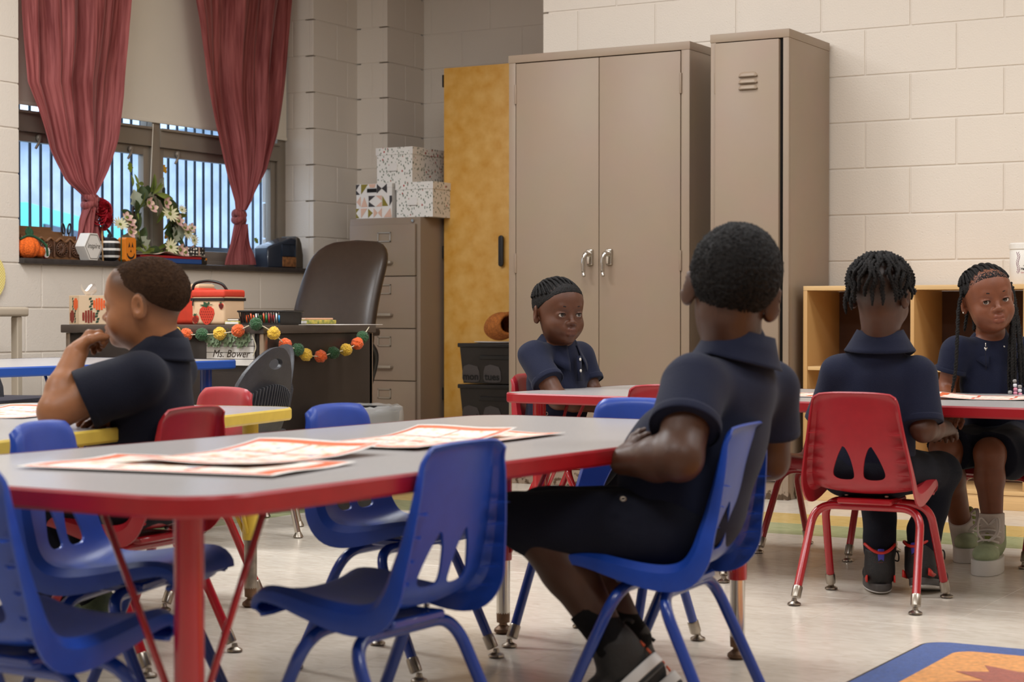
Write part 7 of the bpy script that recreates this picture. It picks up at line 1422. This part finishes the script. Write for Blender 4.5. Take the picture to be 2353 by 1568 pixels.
    for kn, an, (hx, hy, hz), (tx, ty, tz) in ((knL, anL, (2285, 1306, 5.64), (2256, 1322, 5.45)), (knR, anR, (2235, 1285, 5.92), (2215, 1300, 5.74))):
        top = an*0.78+kn*0.22; T = SDF(); T.cap(top, an-UP*0.02, 0.0375, 0.036, 0.01, 'u', limb_cut(top, kn-an)); place('sock', T.mesh('sock', 0.0034), 'sock_white', root)
        hl, to = jp(hx, hy, hz), jp(tx, ty, tz); hl[2] = max(hl[2], 0.034); to[2] = max(to[2], 0.034); hl[2] = to[2] = 0.036; T = SDF(); Rs = shoe_sdf(T, hl, to, UP, 1.0, 0.036); T.cap(hl+Rs[:, 1]*0.040+UP*0.05, hl+Rs[:, 1]*0.040+UP*0.105, 0.038, 0.040, 0.02, 'u', limb_cut(hl+UP*0.100, UP)); sh = place('sneaker', T.mesh('sneaker', 0.0034), 'sneaker_green', root)
        sole('platform_sole', hl-Rs[:, 1]*0.010, to+Rs[:, 1]*0.008, UP, 0.046, 0.043, 'shoe_white', root, -0.036, sh)
        T = SDF(); T.ell(hl+Rs[:, 1]*0.135+UP*0.022, (0.0385, 0.050, 0.026), Rs, 0.01); place('toe_cap', T.mesh('toe_cap', 0.0034), 'sneaker_glitter', root, sh)
        T = SDF(); T.ell(hl+Rs[:, 1]*0.075+UP*0.088, (0.020, 0.020, 0.045), Rs@np.array(Matrix.Rotation(0.35, 3, 'X')), 0.01); place('tongue', T.mesh('tongue', 0.0034), 'sneaker_glitter', root, sh)
        for k in range(5):
            u_ = k/4; c_ = hl+Rs[:, 1]*(0.132-0.052*u_)+UP*(0.040+0.058*u_); b_ = B(); w2 = 0.030+0.004*u_; tube(b_, smooth_path([tuple(c_-Rs[:, 0]*w2-Rs[:, 1]*0.012), tuple(c_-Rs[:, 0]*w2*0.4+Rs[:, 1]*0.010+UP*0.008), tuple(c_+Rs[:, 0]*w2*0.4+Rs[:, 1]*0.010+UP*0.008), tuple(c_+Rs[:, 0]*w2-Rs[:, 1]*0.012)], 5), 0.0036, 6); mesh_obj(b_, 'lace', 'lace_white', root, sh)
        for sx, px_ in ((-1, 0.03), (1, 0.024), (-0.5, 0.05)):
            c_ = hl+Rs[:, 1]*0.098+UP*0.105; b_ = B(); tube(b_, smooth_path([tuple(c_), tuple(c_+Rs[:, 0]*sx*px_+UP*0.022+Rs[:, 1]*0.012), tuple(c_+Rs[:, 0]*sx*px_*1.1-UP*0.02+Rs[:, 1]*0.03), tuple(c_+Rs[:, 0]*sx*0.008-UP*0.045+Rs[:, 1]*0.034)], 6), 0.0034, 6); mesh_obj(b_, 'lace', 'lace_white', root, sh)
girl_long_braids()

# ------------------------------------------------------------------ child with short braids by the wardrobe
def child_short_braids():
    root = person('child with short braids in navy polo sitting by the wardrobe, hands in lap', loc=jp(1278, 1000, 6.28)*np.array((1, 1, 0)))
    pel, nk = jp(1272, 1000, 6.30), jp(1284, 790, 6.26); shR, shL = jp(1224, 818, 6.16), jp(1334, 820, 6.36)
    elR, wrR = jp(1282, 918, 6.06), jp(1372, 934, 6.12); elL, wrL = jp(1364, 905, 6.32), jp(1402, 940, 6.20)
    hipR, knR, anR = jp(1268, 1008, 6.20), jp(1440, 1010, 6.18), jp(1330, 1150, 6.25); hipL, knL, anL = jp(1300, 1003, 6.40), jp(1470, 1005, 6.36), jp(1370, 1150, 6.42)
    C = jp(1283, 718, 6.22); yaw = math.radians(27); Rh = frame(-HA*math.cos(yaw)+HR*math.sin(yaw)-UP*0.06, UP-HR*0.01); hs = 1.07
    S = SDF(); W_ = head_sdf(S, C, Rh, hs, True, chub=1.04); S.cap(C-Rh[:, 2]*0.050*hs-Rh[:, 1]*0.020, nk-UP*0.01, 0.040, 0.044, 0.03)
    torso(S, pel, nk, shL, shR, 0.95, 0.0, 1.0); arm(S, shL, elL, wrL, 1.0); arm(S, shR, elR, wrR, 1.02, thick=1.06); hand(S, wrR, HR+HA*0.2-UP*0.1, -UP, 0.95, 0.4, 1); hand(S, wrL, -HA*0.8+HR*0.2, -UP, 0.95, 0.4, -1)
    finish_skin(S, root, 'skin_deep', 0.0024, (0.74, 0.95), lips(W_, hs, 0.7), None, 0.0042)
    face_bits(root, W_, Rh, hs, gaze=(-0.10, 1, 0.0))
    hair_cap(W_, C, Rh, hs, 0.0035, root, 'hair_black', (0.72, 0.012), 0.0026, 0.0006, 6, 0.0, 'hair_base')
    for k in range(19):
        ph = -1.9+3.8*k/18; th0 = 1.10+0.06*abs(ph)**1.5 if abs(ph) < 1.2 else 1.12+0.28*(abs(ph)-0.9); pts = []
        for i in range(9):
            f = i/8; a = np.array([math.sin(th0)*math.sin(ph), math.sin(th0)*math.cos(ph), math.cos(th0)]); b = np.array([0.35*math.sin(ph), -0.90, 0.30]); d = unit(a*(1-f)+b*f+np.array([0.2*math.sin(ph)*math.sin(math.pi*f), 0, 0.5*math.sin(math.pi*f)])); pts.append(Vector(W_(d[0]*0.0795, -0.012+d[1]*0.095, 0.030+d[2]*0.0795)))
        b_ = B(); rope(b_, pts, 0.0058, 80, 2, 6); mesh_obj(b_, 'braid', 'hair_black', root)
    T = SDF(); R = torso(T, pel, nk, shL, shR, 0.99, 0.009, 1.05); bL = sleeve(T, shL, elL, 0.68, 0.046, 0.052, root, 'navy_pique'); bR = sleeve(T, shR, elR, 0.62, 0.048, 0.057, root, 'navy_pique'); T.cap(nk-UP*0.03, nk-UP*0.002, 0.056, 0.050, 0.02)
    place('polo_shirt', T.mesh('polo_shirt', 0.0042, disp=folds(41, 0.0024, 20, 34, (0.3, 0.2, 0.9))), 'navy_pique', root)
    bL(); bR()
    collar(nk-UP*0.008, frame(R[:, 1], UP), 0.060, 0.032, 0.026, root, 'navy_pique', 0.42, 1.0, 0.034, 0.016)
    f = R[:, 1]; c0 = nk-UP*0.030+f*0.074
    b_ = prism(B(), [tuple(c0+R[:, 0]*a-UP*b+f*(0.010+0.06*min(b, 0.09))) for a, b in ((-0.011, 0.0), (0.011, 0.0), (0.011, 0.085), (-0.011, 0.085))], tuple(f*0.006)); mesh_obj(b_, 'button_placket', 'navy_pique', root)
    for b, dz in ((0.012, 0), (0.050, 0)):
        c_ = c0-UP*b+f*(0.018+0.06*b); b_ = B(); lathe(b_, [(0.001, 0), (0.0055, 0.0005), (0.0055, 0.002), (0.001, 0.0025)], 16, (0, 0, 0), 'y')
        for v in b_.verts: v.co = Vector(tuple(c_+R[:, 0]*v.co.x+f*v.co.y+UP*v.co.z))
        mesh_obj(b_, 'button', 'button_white', root)
    T = SDF(); Rp = frame((knL+knR)/2-(hipL+hipR)/2, UP); T.ell(pel-UP*0.012, (0.120, 0.10, 0.078), Rp, 0.04)
    for hp, kn, an in ((hipL, knL, anL), (hipR, knR, anR)): T.cap(hp, kn, 0.066, 0.054, 0.03); T.cap(kn, an, 0.052, 0.042, 0.03)
    place('trousers', T.mesh('trousers', 0.005, disp=folds(45, 0.0025, 18, 30)), 'navy_trouser', root)
    for an in (anR, anL):
        hl = np.array((an[0], an[1], 0.012)); to = hl+unit(HR*0.8-HA*0.3)*0.17; T = SDF(); Rs = shoe_sdf(T, hl, to, UP, 1.0, 0.036); T.cap(an, hl+Rs[:, 1]*0.03+UP*0.05, 0.034, 0.034, 0.02); sh = place('shoe', T.mesh('shoe', 0.0042), 'shoe_black2', root); sole('outsole', hl, to, UP, 0.012, 0.037, 'shoe_black2', root, -0.011, sh)
    b_ = B(); tube(b_, [tuple(jp(1255+4*math.cos(a), 951+4*math.sin(a), 6.05)) for a in [2*math.pi*k/14 for k in range(14)]], 0.0016, 6, closed=True); mesh_obj(b_, 'zip_pull', 'nickel', root)
child_short_braids()

# ------------------------------------------------------------------ boy resting his chin on his fist, in profile
def boy_profile():
    root = person('boy in profile with a short fade haircut resting his mouth on his fist', loc=jp(352, 1130, 4.12)*np.array((1, 1, 0)))
    pel, nk = jp(340, 1125, 4.13), jp(366, 810, 4.11); shL, shR = jp(318, 868, 3.98), jp(398, 858, 4.23)
    elL, wrL = jp(128, 946, 3.94), jp(172, 818, 4.02); elR, wrR = jp(330, 990, 4.30), jp(262, 968, 4.08)
    hipL, knL, anL = jp(300, 1148, 4.05), jp(95, 1150, 4.12), jp(140, 1400, 4.08); hipR, knR, anR = jp(370, 1140, 4.20), jp(170, 1135, 4.34), jp(215, 1370, 4.28)
    C = jp(334, 700, 4.10); Rh = frame(-HR*0.985+HA*0.17-UP*0.03, UP-HR*0.02); hs = 0.985
    S = SDF(); W_ = head_sdf(S, C, Rh, hs, True, chub=1.03); S.cap(C-Rh[:, 2]*0.045*hs-Rh[:, 1]*0.020, nk-UP*0.01, 0.046, 0.050, 0.03)
    torso(S, pel, nk, shL, shR, 0.96, 0.0, 1.05); arm(S, shL, elL, wrL, 1.12, thick=1.12); arm(S, shR, elR, wrR, 1.05)
    hand(S, wrL, jp(205, 772, 4.06)-wrL, HR*0.75-UP*0.65, 1.08, 1.05, -1, 0.02, 0.6); hand(S, wrR, jp(195, 962, 4.00)-wrR, -UP*0.9-HR*0.2, 1.05, 0.22, 1, 0.10)
    def stub(v):
        q = (v-C)@Rh/hs; line = 0.62*q[:, 1]+0.010; return np.clip((q[:, 2]-line+0.030)/0.048, 0, 1)*(np.linalg.norm(q, axis=1) < 0.14)*np.clip((0.072-q[:, 1])/0.012, 0, 1)*(np.abs(q[:, 0]) < 0.0765)*0.80
    finish_skin(S, root, 'skin_warm', 0.0026, (0.70, 0.92), lips(W_, hs, 0.6), stub, 0.004)
    face_bits(root, W_, Rh, hs, gaze=(0, 1, 0.03), brow='2A1A12', iris='1E110A')
    T = SDF(); n = Rh@unit(np.array([0, 0.62, -1.0])); p0 = W_(0, 0, 0.026); T.ell(W_(0, -0.0125, 0.0305), np.array((0.0748, 0.0905, 0.0755))*hs, Rh, 0.01, 'u', [(p0, n)]); T.ell(W_(0, 0.050, 0.040), np.array((0.054, 0.0345, 0.0455))*hs, Rh, 0.02, 'u', [(p0, n)])
    me = T.mesh('hair', 0.0024); v = verts_of(me); rn = np.random.RandomState(5); q = (v-C)@Rh/hs; lift = np.clip((q[:, 2]-0.62*q[:, 1]-0.026)/0.035, 0, 1); v2 = v+(v-C)/np.linalg.norm(v-C, axis=1)[:, None]*(rn.normal(0, 0.0009, len(v))*lift+0.0028*lift-0.0020*(1-lift))[:, None]; me.vertices.foreach_set('co', v2.astype(np.float32).ravel()); place('hair', me, 'hair_brown_short', root)
    T = SDF(); R = torso(T, pel, nk, shL, shR, 1.0, 0.010, 1.08); bL = sleeve(T, shL, elL, 0.66, 0.058, 0.068, root, 'navy_dark', 0.035); bR = sleeve(T, shR, elR, 0.70, 0.052, 0.058, root, 'navy_dark'); T.cap(nk-UP*0.03, nk+UP*0.010, 0.060, 0.055, 0.03)
    place('polo_shirt', T.mesh('polo_shirt', 0.0044, disp=folds(51, 0.0022, 15, 27, (0.6, 0.2, 0.7))), 'navy_dark', root)
    bL(); bR()
    collar(nk+UP*0.002, frame(R[:, 1], UP), 0.058, 0.034, 0.014, root, 'navy_dark', 0.3, 1.0, 0.012, 0.01)
    T = SDF(); Rp = frame((knL+knR)/2-(hipL+hipR)/2, UP); T.ell(pel-UP*0.012, (0.122, 0.105, 0.078), Rp, 0.04)
    for hp, kn, an in ((hipL, knL, anL), (hipR, knR, anR)): T.cap(hp, kn, 0.068, 0.056, 0.03); T.cap(kn, an, 0.053, 0.043, 0.03)
    place('trousers', T.mesh('trousers', 0.005, disp=folds(55, 0.0025, 18, 30)), 'navy_trouser', root)
    mat('camo_shoe', '23352E', 0.7, col2='5A6A4A', vscale=26); mat('tick_yellow', 'C9D23A', 0.5)
    for an, dx in ((anL, 0.0), (anR, 0.0)):
        hl = np.array((an[0], an[1], 0.018))+HR*0.055; to = hl+unit(-HR*0.92-HA*0.25)*0.19; T = SDF(); Rs = shoe_sdf(T, hl, to, UP, 1.05, 0.037); T.cap(an, hl+Rs[:, 1]*0.03+UP*0.05, 0.036, 0.036, 0.02); sh = place('shoe', T.mesh('shoe', 0.004), 'camo_shoe', root); sole('midsole', hl-Rs[:, 1]*0.006, to+Rs[:, 1]*0.004, UP, 0.022, 0.040, 'shoe_white', root, -0.017, sh)
        for side in (-1, 1): mesh_obj(prism(B(), [tuple(hl+Rs[:, 0]*side*0.037+Rs[:, 1]*a+UP*b) for a, b in ((0.05, 0.030), (0.07, 0.024), (0.12, 0.044), (0.075, 0.032))], tuple(Rs[:, 0]*side*0.004)), 'tick_mark', 'tick_yellow', root, sh)
boy_profile()
